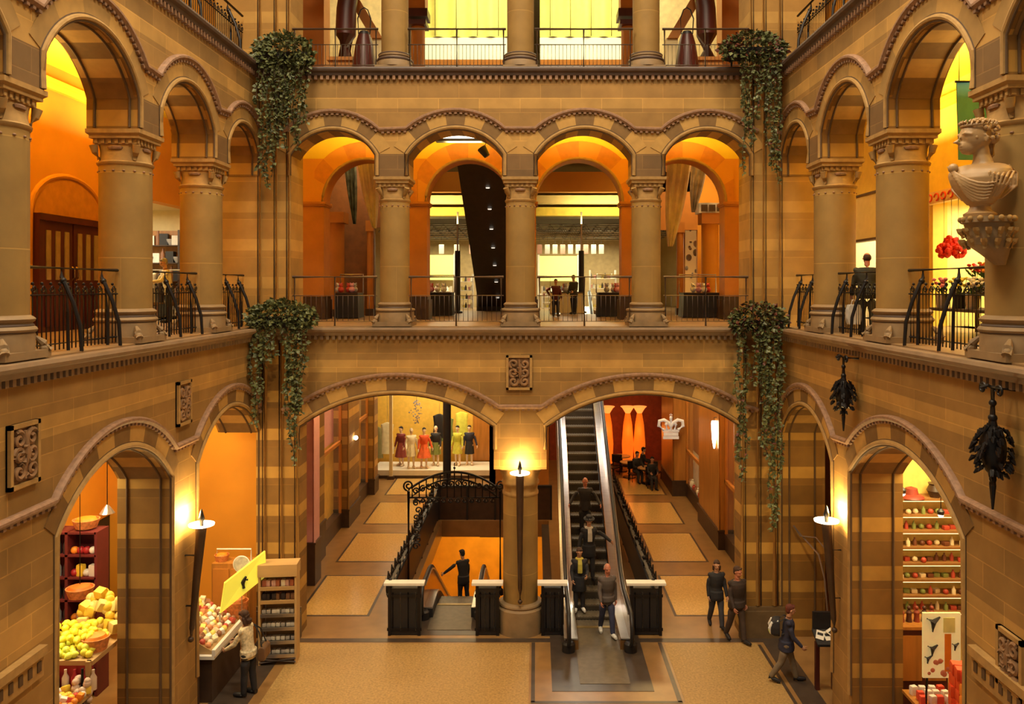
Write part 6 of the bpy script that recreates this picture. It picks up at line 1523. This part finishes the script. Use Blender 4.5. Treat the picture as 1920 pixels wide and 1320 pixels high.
for k, (px, py) in enumerate(((1692, 925), (1764, 965))):
    p = P(px, py, 13.6); t = thing('shop_spotlight', ('glaring shop spotlight beside the right banded pier', 'glaring shop spotlight before the lit shelves')[k], 'spotlight', tuple(p))
    mb = MB(); mb.sphere((0, 0, 0), .045, 12, 8); mb.build('bulb', lit('spot_glare', (1, .9, .7), 14), t); mb = MB(); mb.lathe([(.05, .0), (.06, .06), (.02, .1)], 12); mb.tube([(0, 0, .1), (0, 0, 5.66-p.z)], .008, 5); mb.build('holder', M_DARK, t)
# ================================================================ reading stand and cable by the right pier
t = thing('leaflet_stand', 'dark red leaflet stand with white papers beside the right torch lamp', 'stand', (P(1549, 0, 14.75).x, 14.75, 0))
for sx in (-.16, .14):
    mb = MB(); mb.box(sx-.035, sx+.035, -.03, .05, 0, .86); mb.build('leg', M_WOODR, t)
mb = MB(); mb.ring_loft([[Vector((x, y, z)) for y, z in ((-.2, .86), (.12, 1.02), (.12, 1.06), (-.2, .90))] for x in (-.22, .2)], smooth=False); mb.build('tray', M_DARK, t)
mb = MB(); mb.box(-.2, .18, .1, .16, 1.0, 1.36); mb.build('back_board', M_DARK, t)
for k, (x, z) in enumerate(((-.12, .955), (.02, .94), (.1, .99))):
    s_ = thing('paper_sheet', ('white sheet at the left of the leaflet stand', 'white sheet in the middle of the leaflet stand', 'white sheet at the right of the leaflet stand')[k], 'paper', (t.location.x + x, 14.72, z+.04)); mb = MB(); Mr = Matrix.Rotation(.46, 4, 'X') @ Matrix.Rotation(k*.5-.4, 4, 'Z'); mb.box(-.07, .07, -.1, .1, 0, .012, 0, Mr); mb.build('sheet', M_WHITE, s_)
    mb = MB(); mb.box(-.05, .05, -.01, .05, .012, .014, 0, Mr); mb.build('print', M_DARK, s_)
t = thing('slack_cable', 'pale cable hanging along the far right pier beside the torch lamp', 'cable', (0, 0, 0))
pts = [P(*q) for q in ((1488, 986, 16.8), (1510, 1012, 16.5), (1535, 1040, 16.1), (1546, 1085, 15.9), (1552, 1150, 15.8))]
mb = MB(); mb.tube(pts, .018, 6); mb.build('cord', M_RAIL, t)
mb = MB(); mb.tube([pts[0], P(1500, 1005, 16.6), P(1530, 1008, 16.3), P(1548, 1030, 16.1)], .014, 6); mb.build('second_cord', M_RAIL, t)
# ================================================================ people
SKIN = mat('skin', (.50, .26, .15), .5, var=.08); SKINR = mat('ruddy_skin', (.50, .19, .11), .5, var=.1)
M_EYE = mat('eye_dark', (.03, .02, .015), .2)
def rot_about(v, ax, a): return Matrix.Rotation(a, 3, ax) @ v
class Pose:
    """joints of a figure of height H that faces -Y; angles in radians"""
    def __init__(s, H, legs=((.0, .0), (.0, .0)), arms=((.05, .12, .15), (.05, .12, .15)), lean=0.0, head=(0, 0), seat=False, build=1.0, spread=.02):
        s.H = H; s.b = build
        s.hipz = .5*H
        J = s.J = {}
        ank = []
        for k, (sg, (a, kn)) in enumerate(zip((1, -1), legs)):
            hip = Vector((sg*.052*H, 0, 0)); th = Vector((sg*spread, -math.sin(a), -math.cos(a))).normalized()
            knee = hip + th*.235*H; sh = Vector((sg*spread*.5, -math.sin(a-kn), -math.cos(a-kn))).normalized(); an = knee + sh*.225*H
            pitch = a - kn; f = Vector((sg*.15, -math.cos(pitch*.5), min(0, math.sin(pitch)*.6 if pitch < 0 else 0))).normalized()
            J['hip%d' % k], J['knee%d' % k], J['ank%d' % k], J['toe%d' % k] = hip, knee, an, an + f*.115*H + Vector((0, 0, -.018*H))
            J['heel%d' % k] = an - f*.03*H + Vector((0, 0, -.02*H)); ank.append(min(an.z, J['toe%d' % k].z + .018*H))
        up = Vector((0, -math.sin(lean), math.cos(lean))); s.up = up
        base = -min(ank) + .042*H
        for q in J.values(): q.z += base
        pel = Vector((0, 0, base)); J['pelvis'] = pel
        J['waist'] = pel + up*.105*H; J['chest'] = pel + up*.235*H; J['neck'] = pel + up*.335*H
        fw = Vector((0, -math.cos(lean), -math.sin(lean))); s.fw = fw
        J['head'] = J['neck'] + up*.105*H + fw*.012*H
        for k, (sg, (fa, ab, el)) in enumerate(zip((1, -1), arms)):
            sh = pel + up*.296*H + Vector((sg*.100*H*build, 0, 0))
            d = Vector((sg*math.sin(ab), -math.sin(fa)*math.cos(ab), -math.cos(fa)*math.cos(ab)))
            elb = sh + d*.172*H
            fwd = Vector((-sg*.25, -1, .0)).normalized(); perp = (fwd - d*fwd.dot(d)).normalized()
            if ab > .7 and el > 1.0: perp = (Vector((-sg, -.35, -.5)) - d*Vector((-sg, -.35, -.5)).dot(d)).normalized()   # hand on hip
            e = (d*math.cos(el) + perp*math.sin(el)).normalized(); wr = elb + e*.145*H
            J['sho%d' % k], J['elb%d' % k], J['wri%d' % k], J['hd%d' % k] = sh, elb, wr, e
        s.head = head
def torso(mb, P_, pad, z0=-.05, z1=.335, full=True, n=20):
    H, b, J, up, fw = P_.H, P_.b, P_.J, P_.up, P_.fw
    rows = [(-.06, .075, .065), (-.02, .092, .07), (.04, .09, .066), (.105, .082, .06), (.17, .092, .066), (.24, .104, .07), (.285, .112, .062), (.312, .098, .052), (.328, .066, .046), (.345, .042, .040)]
    rings = []
    for h, rx, ry in rows:
        if h < z0 or h > z1: continue
        c = J['pelvis'] + up*h*H + fw*(.008*H if .15 < h < .3 else 0)
        rings.append([c + Vector((1, 0, 0))*((rx*b*H + pad)*math.cos(2*PI*k/n)) - fw*((ry*b*H + pad)*math.sin(2*PI*k/n)) for k in range(n)])
    mb.ring_loft(rings)
def limb(mb, pts, rs): mb.tube(pts, rs, 12); [mb.sphere(p, r, 12, 8) for p, r in zip(pts, rs)]
def arm(mb, P_, k, pad, t1=1.0):
    J, H = P_.J, P_.H; a, b, c = J['sho%d' % k], J['elb%d' % k], J['wri%d' % k]
    e = b.lerp(c, t1); limb(mb, [a, a.lerp(b, .5), b, b.lerp(e, .5), e], [.029*H+pad, .027*H+pad, .024*H+pad, .022*H+pad, .017*H+pad])
def leg(mb, P_, k, pad, t1=1.0, flare=0):
    J, H = P_.J, P_.H; a, b, c = J['hip%d' % k], J['knee%d' % k], J['ank%d' % k]; e = b.lerp(c, t1)
    limb(mb, [a, a.lerp(b, .5), b, b.lerp(e, .35), e], [.058*H+pad, .05*H+pad, .036*H+pad, .036*H+pad, .023*H+pad+flare])
def hand(mb, P_, k, curl=.7):
    J, H = P_.J, P_.H; w, e = J['wri%d' % k], J['hd%d' % k]; sg = 1 if k == 0 else -1
    inw = Vector((-sg, -.2, 0)); n = (inw - e*inw.dot(e)).normalized(); s = e.cross(n).normalized()
    if s.y > 0: s = -s                                       # s points to the thumb side (forward)
    mb.ring_loft([[w + e*u*H + s*(ws*H*math.cos(2*PI*q/10)) + n*(wn*H*math.sin(2*PI*q/10)) for q in range(10)] for u, ws, wn in ((-.01, .014, .012), (.01, .019, .012), (.035, .024, .0125), (.052, .023, .010))])
    for j, (o, L) in enumerate(((.018, .038), (.0065, .043), (-.005, .040), (-.0165, .032))):
        p = w + e*(.049*H) + s*(o*H); r = .0062*H; pts = [p]; d = e + s*(o*1.5)
        for q in range(3):
            d = (d*math.cos(curl*.6) + n*math.sin(curl*.6)).normalized() if q or curl > .3 else d.normalized()
            p = p + d*(L*H*(.42, .33, .25)[q]); pts.append(p)
        mb.tube(pts, [r, r, r*.92, r*.75], 8); mb.sphere(pts[-1], r*.75, 8, 6)
    p = w + e*(.014*H) + s*(.019*H); pts = [p, p + (s*.8+e*.6).normalized()*.02*H, p + (s*.75+e*.9+n*.25).normalized()*.04*H, p + (s*.6+e+n*.5).normalized()*.055*H]
    mb.tube(pts, [.008*H, .0075*H, .0068*H, .005*H], 8); mb.sphere(pts[-1], .005*H, 8, 6)
def head_frame(P_):
    yaw, pit = P_.head
    return Matrix.Translation(P_.J['head']) @ Matrix.Rotation(yaw, 4, 'Z') @ Matrix.Rotation(pit, 4, 'X') @ Matrix.Scale(P_.H, 4)
def head_mesh(mb, P_):
    M = head_frame(P_); H = P_.H
    S = lambda c, r, sc=(1,1,1): mb.sphere(c, r, 16, 12, 0, sc, M)
    S((0, .004, .012), .055, (.82, 1.02, 1.05)); S((0, -.012, -.020), .042, (.86, .95, 1.05)); S((0, -.026, -.042), .022, (1, .8, .8))
    Tm = lambda pts, r: mb.tube([M @ Vector(p) for p in pts], [x*H for x in r], 8)
    Tm([(0, -.051, .008), (0, -.062, -.012), (0, -.052, -.018)], [.005, .009, .007])                     # nose
    Tm([(-.014, -.046, -.031), (0, -.051, -.030), (.014, -.046, -.031)], [.004, .0055, .004])              # lips
    Tm([(-.012, -.045, -.037), (0, -.049, -.037), (.012, -.045, -.037)], [.004, .0055, .004])
    for g in (-1, 1):
        Tm([(g*.008, -.050, .013), (g*.022, -.048, .016), (g*.036, -.034, .012)], [.005, .006, .004])      # brow
        Tm([(g*.044, .0, .012), (g*.050, .004, .002), (g*.046, .004, -.016)], [.006, .009, .006])          # ear
        S((g*.018, -.046, .004), .008)
    mb.tube([P_.J['neck'] - P_.up*.03*H, P_.J['neck'] + P_.up*.02*H, M @ Vector((0, .008, -.03))], [.042*H, .034*H, .033*H], 12)
def person(label, loc, rz, pose, top, legs_m, skin=None, hair=None, hairstyle='short', coat=.0, shoes=None, curl=.8, vox=.010, cat='person', kind='person', skirt=None, cuffs=True, scarf=None, hat=None, extra=None, bare_arms=False, collar=None):
    skin = skin or SKIN; shoes = shoes or M_DARK; H = pose.H
    t = thing(kind, label, cat, loc, rz)
    mb = MB(); torso(mb, pose, -.006); head_mesh(mb, pose)
    for k in (0, 1): arm(mb, pose, k, -.004 if not bare_arms else 0); hand(mb, pose, k, curl); leg(mb, pose, k, -.006); J = pose.J; mb.tube([J['ank%d' % k], J['heel%d' % k].lerp(J['toe%d' % k], .4) , J['toe%d' % k]], [.022*H, .022*H, .014*H], 8)
    remesh_build(mb, 'body', skin, t, .0068, 2)
    M = head_frame(pose)
    mb = MB(); [mb.sphere((g*.018, -.0515, .004), .0052, 8, 6, 0, (1, .6, .8), M) for g in (-1, 1)]; mb.build('eyes', M_EYE, t)
    if top:
        mb = MB(); torso(mb, pose, .010, z0=-.07)
        for k in (0, 1): arm(mb, pose, k, .009, .97 if not bare_arms else 0.02)
        if coat:      # coat skirt follows the thighs
            a = pose.J['hip0'].lerp(pose.J['knee0'], coat); b = pose.J['hip1'].lerp(pose.J['knee1'], coat)
            c = (a+b)/2; hw = abs(a.x-b.x)/2; dy = abs(a.y-b.y)/2
            pel = pose.J['pelvis']
            mb.ring_loft([[Vector((cx + rx*math.cos(2*PI*q/20), cy + ry*math.sin(2*PI*q/20), z)) for q in range(20)] for cx, cy, z, rx, ry in ((pel.x, pel.y, pel.z+.05*H, .100*H*pose.b+.014, .08*H*pose.b+.016), (pel.x*.5+c.x*.5, pel.y*.5+c.y*.5, (pel.z+c.z)/2, .112*H*pose.b, .094*H*pose.b+dy*.5), (c.x, c.y, c.z, hw+.065*H, dy+.075*H))])
        remesh_build(mb, 'jacket', top, t, vox, 3)
    if collar:
        mb = MB(); n0 = pose.J['neck'] - pose.up*.012*H; mb.tube([n0 + Vector((.05*H*math.cos(2*PI*q/16), .045*H*math.sin(2*PI*q/16), .006*H*math.sin(2*PI*q/16))) for q in range(16)], .014*H, 8, closed=True); mb.build('collar', collar, t)
    if scarf:
        mb = MB(); n0 = pose.J['neck'] - pose.up*.005*H; mb.tube([n0 + Vector((.05*H*math.cos(2*PI*q/16), .048*H*math.sin(2*PI*q/16), -.004*H*math.sin(2*PI*q/16))) for q in range(16)], .02*H, 8, closed=True)
        f0 = n0 + pose.fw*.055*H
        for g in (-.014, .02): mb.ring_loft([[f0 + Vector(((g + w*sx)*H, 0, -z*H)) + pose.fw*(d*H + .012*H*sy) for sx, sy in ((-1,-1),(1,-1),(1,1),(-1,1))] for z, d, w in ((0, .0, .014), (.06, .03, .018), (.14, .034, .02), (.2, .03, .02))])
        remesh_build(mb, 'scarf', scarf, t, vox*.7, 2)
    if legs_m:
        mb = MB()
        torso(mb, pose, -.001, z1=.05)
        for k in (0, 1): leg(mb, pose, k, .008, .96, .008)
        remesh_build(mb, 'trousers', legs_m, t, vox, 3)
    if skirt:
        m_, L, fl_ = skirt; mb = MB(); pel = pose.J['pelvis']; n = 28
        mb.ring_loft([[Vector(((r + .010*math.cos(q*2*PI*7/n)*min(1, i))*math.cos(2*PI*q/n)*H, pel.y + (r*.85 + .010*math.cos(q*2*PI*7/n)*min(1, i))*math.sin(2*PI*q/n)*H, pel.z + z*H)) for q in range(n)] for i, (z, r) in enumerate(((.09, .088), (0, .10), (-L*.5, .10+fl_*.5), (-L, .10+fl_)))]); mb.build('skirt', m_, t)
    for k in (0, 1):
        mb = MB(); J = pose.J; d = (J['toe%d' % k] - J['heel%d' % k]); mb.tube([J['heel%d' % k], J['heel%d' % k] + d*.4, J['heel%d' % k] + d*.8, J['toe%d' % k] + d.normalized()*.01*H], [.027*H, .03*H, .027*H, .018*H], 10); mb.sphere(J['ank%d' % k], .03*H, 10, 8); o = mb.build('shoe', shoes, t)
    if hair and hairstyle != 'bald':
        mb = MB(); S = lambda c, r, sc=(1,1,1): mb.sphere(c, r, 16, 12, 0, sc, M)
        S((0, .014, .026), .0575, (.84, .98, .92)); S((0, .030, .0), .046, (.95, .75, 1.1)); mb.tube([M @ Vector((-.04, -.022, .045)), M @ Vector((0, -.04, .055)), M @ Vector((.04, -.022, .045))], .016*H, 8)
        if hairstyle == 'long':
            for g in (-1, 1): mb.tube([M @ Vector((g*.036, .008, .03)), M @ Vector((g*.046, .014, -.02)), M @ Vector((g*.046, .015, -.07)), M @ Vector((g*.036, .02, -.095))], [.016*H, .02*H, .018*H, .01*H], 8)
            mb.tube([M @ Vector((0, .04, .0)), M @ Vector((0, .05, -.05)), M @ Vector((0, .045, -.1))], [.045*H, .045*H, .03*H], 10)
        remesh_build(mb, 'hair', hair, t, .008, 2)
    elif hair:
        mb = MB(); mb.sphere((0, .012, .010), .0535, 16, 12, 0, (.90, .98, .95), M); mb.build('hair', hair, t)
    if hat:
        Mh = M @ Matrix.Translation((0, .006, .045)) @ Matrix.Rotation(.08, 4, 'X')
        mb = MB(); mb.lathe([(.088, -.006), (.09, 0), (.055, .006), (.054, .03), (.046, .052), (.015, .058), (.001, .056)], 20, M=Mh); mb.build('hat', hat, t)
    return t
c3 = lambda n, r, g, b, ro=.8: mat(n, (r, g, b), ro, var=.18, scale=8)
CL_BLACK, CL_COAT, CL_BROWN, CL_NAVY = c3('cloth_black', .018, .016, .018), c3('cloth_coat', .03, .026, .028), c3('cloth_grey_brown', .085, .065, .055), c3('cloth_navy', .022, .022, .045)
CL_JEAN, CL_KHAKI, CL_OLIVE, CL_MAROON, CL_CREAM = c3('cloth_jean', .035, .04, .085), c3('cloth_khaki', .17, .125, .075), c3('cloth_olive', .05, .04, .018), c3('cloth_maroon', .10, .016, .016), mat('cloth_cream_print', (.62, .52, .32), .85, var=.35, scale=26)
HR_BR, HR_RED, HR_GR, HR_BK = c3('hair_brown', .05, .02, .008), c3('hair_auburn', .11, .022, .01), c3('hair_grey', .32, .29, .26), c3('hair_black', .012, .01, .01)
SH_W = c3('shoe_white', .7, .68, .62, .5)
def at(px, y, z=0.0): return (P(px, 0, y).x, y, z)
stepz = lambda zf, y0, y: zf(y - y0)
# on the rising escalator, all facing the camera
person('man in black jacket highest on the escalator with both arms out to the rails', at(1097, 20.0, zu(20.0-17.5) + .01), .0, Pose(1.40, ((.05, .05), (-.05, .05)), ((.35, .62, .55), (.3, .7, .5)), .05, (.1, .1)), CL_COAT, CL_BLACK, SKINR, HR_BR, 'bald', curl=.9)
person('man in black hat and dark coat with a pale scarf on the escalator', at(1104, 18.85, zu(18.85-17.5) + .01), .1, Pose(1.43, ((.1, .1), (-.02, .05)), ((.5, .95, .45), (.15, .3, .3)), .04, (.0, .15)), CL_BLACK, CL_BLACK, SKIN, HR_GR, 'short', coat=.55, hat=CL_BLACK, scarf=c3('scarf_pale', .55, .48, .38))
person('person in long black coat with a yellow scarf on the escalator', at(1086, 18.08, zu(18.08-17.5) + .01), .05, Pose(1.38, ((.0, .05), (.06, .1)), ((.35, .15, 1.1), (.2, .15, .7)), .06, (.1, .2)), CL_BLACK, CL_BLACK, SKIN, HR_BR, 'short', coat=.8, scarf=c3('scarf_yellow', .50, .40, .06), shoes=SH_W)
person('man in grey-brown jacket and jeans stepping off the escalator in white shoes', at(1138, 17.05, .015), .15, Pose(1.48, ((.28, .12), (-.22, .25)), ((-.2, .12, .3), (.35, .12, .35)), .04, (.1, .1)), CL_BROWN, CL_JEAN, SKINR, HR_GR, 'bald', coat=.12, shoes=SH_W)
t_dn = person('dark figure riding down to the orange basement with one arm on the rail', at(869, 20.45, zd(20.45-18.75) + .012), PI + .5, Pose(1.36, ((.1, .1), (-.1, .1)), ((.45, .8, .15), (.1, .12, .25)), .12, (.1, .2)), CL_BLACK, CL_BLACK, SKIN, HR_BK, 'short', coat=.4)
# pair at the right
person('person in a dark coat walking beside the taller man, right of the escalators', at(1343, 17.45, .006), .1, Pose(1.42, ((.25, .1), (-.2, .3)), ((.2, .12, .3), (-.1, .14, .4)), .03, (-.2, .1)), CL_BLACK, c3('cloth_slate', .05, .047, .055), SKIN, HR_BR, 'long', coat=.35)
person('tall man in dark brown jacket walking next to the dark coated person', at(1381, 16.75, .005), .35, Pose(1.53, ((.22, .05), (-.25, .2)), ((-.15, .1, .25), (.2, .1, .4)), .04, (.35, .1), build=1.08), c3('cloth_dark_brown', .032, .018, .013), c3('cloth_brown_trouser', .05, .03, .022), SKINR, HR_BR, 'short', coat=.2)
t_bp = person('auburn haired person in navy jacket and khaki trousers walking right with a backpack', at(1474, 15.05, .0), PI/2 - .25, Pose(1.43, ((.32, .1), (-.28, .3)), ((-.25, .1, .3), (.3, .1, .5)), .10, (.2, .05)), CL_NAVY, CL_KHAKI, SKIN, HR_RED, 'short', coat=.35)
bpk = thing('backpack', 'black backpack with white and lime stripes on the auburn haired walker', 'backpack', t_bp.location, PI/2 - .25)
mb = MB(); mb.ring_loft([[Vector((x*w, .115 + (y+1)*d, z)) for x, y in ((-1,-1),(1,-1),(1,1),(-1,1))] for z, w, d in ((.86, .10, .05), (.90, .13, .08), (1.02, .135, .085), (1.12, .12, .07), (1.17, .08, .04))]); remesh_build(mb, 'bag', CL_BLACK, bpk, .012, 3)
mb = MB()
for x in (-.09, .09): mb.tube([(x, .14, 1.14), (x*1.1, .255, 1.10), (x*1.25, .295, 1.0), (x*1.1, .27, .90)], [.02, .028, .03, .015], 8)
mb.build('white_stripes', SH_W, bpk)
mb = MB(); mb.tube([(-.08, .27, .90), (0, .295, .93), (.08, .27, .90)], .026, 8); mb.build('lime_stripe', c3('lime', .45, .5, .08), bpk)
mb = MB()
for x in (-.09, .09): mb.tube([(x, .13, 1.13), (x, .03, 1.19), (x, -.10, 1.12), (x*1.05, -.10, .98), (x*1.1, .08, .90)], .014, 8)
mb.build('strap', CL_BLACK, bpk)
# first floor
t_g = person('man in dark green jacket seen from behind on the right gallery, between two columns', at(1626, 13.95, F1 + .003), PI - .25, Pose(1.38, ((.06, .02), (-.04, .02)), ((.1, .16, .25), (.15, .14, .35)), .03, (.2, .05), build=1.28), c3('cloth_green_black', .03, .028, .016), CL_OLIVE, SKINR, HR_BR, 'bald', coat=.15)
bag = thing('shopping_bag', 'pale grey plastic bag carried by the man on the right gallery', 'bag', (t_g.location.x - .24, t_g.location.y - .02, F1 + .18))
mb = MB(); mb.ring_loft([[Vector((x*w, y*.06, z)) for x, y in ((-1,-1),(1,-1),(1,1),(-1,1))] for z, w in ((0, .10), (.1, .125), (.26, .12), (.34, .09))]); remesh_build(mb, 'bag', c3('bag_grey', .42, .40, .36, .5), bag, .012, 3)
mb = MB(); mb.tube([(-.05, 0, .32), (-.02, 0, .42), (.02, 0, .42), (.05, 0, .32)], .008, 6); mb.build('handle', SH_W, bag)
person('child in a maroon jacket with a hand on the hip behind the far railing', at(1042, 22.6, F1 + .003), .1, Pose(1.02, ((.05, .02), (-.03, .02)), ((.1, .18, .3), (-.15, .95, 1.5)), .0, (.1, .1)), CL_MAROON, CL_BLACK, SKIN, HR_BK, 'short')
person('person in dark clothes standing by the black pole in the far store', at(1076, 24.4, F1 + .003), -.6, Pose(1.15, ((.08, .02), (-.06, .1)), ((.3, .12, .9), (.2, .12, .5)), .03, (.2, .2)), CL_OLIVE, CL_BLACK, SKIN, HR_BR, 'short')
person('person in a white top behind the railing of the left gallery', at(316, 18.6, F1 + .003), -.9, Pose(1.45, ((.05, .02), (-.05, .02)), ((.6, .12, .9), (.5, .12, .9)), .14, (.1, .25)), c3('cloth_white', .75, .68, .45), CL_BLACK, SKIN, HR_GR, 'short')
# at the sweets counter
t_s = person('woman in a cream patterned jacket and black trousers at the sweets counter', at(466, 14.55, 0), -PI/2 - .25, Pose(1.48, ((.08, .04), (-.06, .06)), ((.45, .12, .6), (.35, .12, .9)), .12, (.1, .25)), CL_CREAM, CL_BLACK, SKIN, HR_BR, 'long', coat=.12)
bag = thing('shoulder_bag', 'brown shoulder bag on the woman at the sweets counter', 'bag', (t_s.location.x + .24, t_s.location.y + .12, .62))
mb = MB(); mb.ring_loft([[Vector((x*w, y*.16, z)) for x, y in ((-1,-1),(1,-1),(1,1),(-1,1))] for z, w in ((0, .05), (.04, .065), (.2, .06), (.24, .03))]); remesh_build(mb, 'bag', c3('bag_brown', .14, .07, .03, .5), bag, .012, 3)
mb = MB(); mb.tube([(0, -.12, .22), (-.06, -.1, .5), (-.16, -.06, .62), (-.08, .06, .5), (0, .12, .22)], .012, 6); mb.build('strap', CL_BLACK, bag)
# seated in the lounge
for k, (px, yy, rz, lb) in enumerate(((1193, 30.5, .35, 'person in black sitting at the cafe table nearest the middle orange column'), (1222, 29.55, .1, 'person in black sitting nearest the dark wood pier in the lounge'), (1203, 31.25, 1.6, 'dark person sitting at the far side of the lounge tables'))):
    p = P(px, 880, yy); ps = Pose(1.42, ((1.45, 1.5), (1.5, 1.45)), ((.6, .12, .9), (.5, .14, 1.0)), .1, (0, .1))
    dz = .44 - ps.J['pelvis'].z if False else 0
    person(lb, (p.x, yy, 0), rz, ps, CL_BLACK, CL_COAT, SKIN, HR_BK, 'short', vox=.016)
# mannequins
M_MANN = mat('mannequin_pale', (.72, .55, .38), .5, var=.05)
mq = [(752, 31.75, 'mannequin in a patterned dark red dress, leftmost in the shop window', c3('dress_dark_red', .20, .03, .03), (c3('skirt_pattern', .30, .06, .04), .28, .06)), (771, 31.3, 'mannequin in a white dress with a dark hem in the shop window', c3('dress_white', .75, .7, .5), (c3('skirt_white', .72, .66, .42), .2, .02)), (795, 31.35, 'mannequin in an orange red dress in the shop window', c3('dress_red', .72, .10, .02), (c3('skirt_red', .75, .14, .03), .24, .08)), (817, 31.8, 'mannequin in a black top and green skirt left of the black column', CL_BLACK, (c3('skirt_green', .18, .22, .05), .22, .03)), (858, 31.8, 'mannequin in a lime dress right of the black column', c3('dress_lime', .55, .55, .06), (c3('skirt_lime', .55, .52, .06), .2, .03)), (880, 31.9, 'mannequin in a dark coat rightmost in the shop window', CL_NAVY, (CL_BLACK, .22, .02))]
for k, (px, yy, lb, m1, sk) in enumerate(mq):
    person(lb, at(px, yy, .325), R.uniform(-.4, .4), Pose(1.52 if k else 1.5, ((.04, .02), (-.06, .1)), ((.1, .14 + .1*(k % 3), .3), (.05, .2, .5 if k % 2 else .2)), .0, (R.uniform(-.4, .4), 0)), m1, None, M_MANN, None if k in (1, 3) else HR_BK, 'short', vox=.014, cat='mannequin', kind='mannequin', skirt=sk, shoes=M_MANN)
# ================================================================ light, world and camera
WARM = (1.0, .82, .56)
w = bpy.data.worlds.new('court_air'); SC.world = w; w.use_nodes = True
bg = w.node_tree.nodes['Background']; bg.inputs['Color'].default_value = (1.0, .85, .62, 1); bg.inputs['Strength'].default_value = 0.22
# unseen fill lights added above the court
for i, (x, y) in enumerate(((-3, 4), (3, 4), (-3, 11), (3, 11))):
    lamp('court_fill', 'AREA', (x, y, 19.5), 900, WARM, 2.5, 2.5)
# gallery lamps: first floor
for i, y in enumerate((8, 11, 14, 16.6)):
    lamp('gallery_lamp', 'AREA', (-7.4, y, 10.2), 120, (1, .75, .3), 1.0, 1.0, (PI, 0, 0)); lamp('gallery_lamp', 'AREA', (7.4, y, 10.2), 120, (1, .8, .38), 1.0, 1.0, (PI, 0, 0))
for x in (-3.9, -1.35, 1.35, 3.9):
    lamp('gallery_lamp', 'AREA', (x, 19.0, 10.5), 80, (1, .75, .3), .8, .8, (PI, 0, 0))
cam = bpy.data.cameras.new('camera'); co = bpy.data.objects.new('camera', cam); COL.objects.link(co)
co.location = (XC*1.22, 0, ZC*1.22); co.rotation_euler = (PI/2, 0, 0)
cam.sensor_width = 36.0; cam.lens = FPX/1920*36.0; cam.sensor_fit = 'HORIZONTAL'
cam.shift_x = -(CX-960)/1920; cam.shift_y = -(660-CY)/1920
cam.clip_start = .1; cam.clip_end = 200
SC.camera = co
vs = SC.view_settings; vs.view_transform = 'Standard'; vs.look = 'None'; vs.gamma = 1.0; vs.exposure = 0.0
try: vs.use_curve_mapping = False
except Exception: pass

# ================================================================ bring the measured scene to true metres
SCALE_M = 1.22
for o in list(COL.objects):
    if o.type == 'CAMERA': continue
    if o.parent is None:
        o.location = o.location * SCALE_M
        if o.type != 'LIGHT': o.scale = o.scale * SCALE_M
    if o.type == 'LIGHT':
        o.data.energy *= SCALE_M**2
        if o.data.type == 'AREA': o.data.size *= SCALE_M; o.data.size_y *= SCALE_M
        else: o.data.shadow_soft_size *= SCALE_M
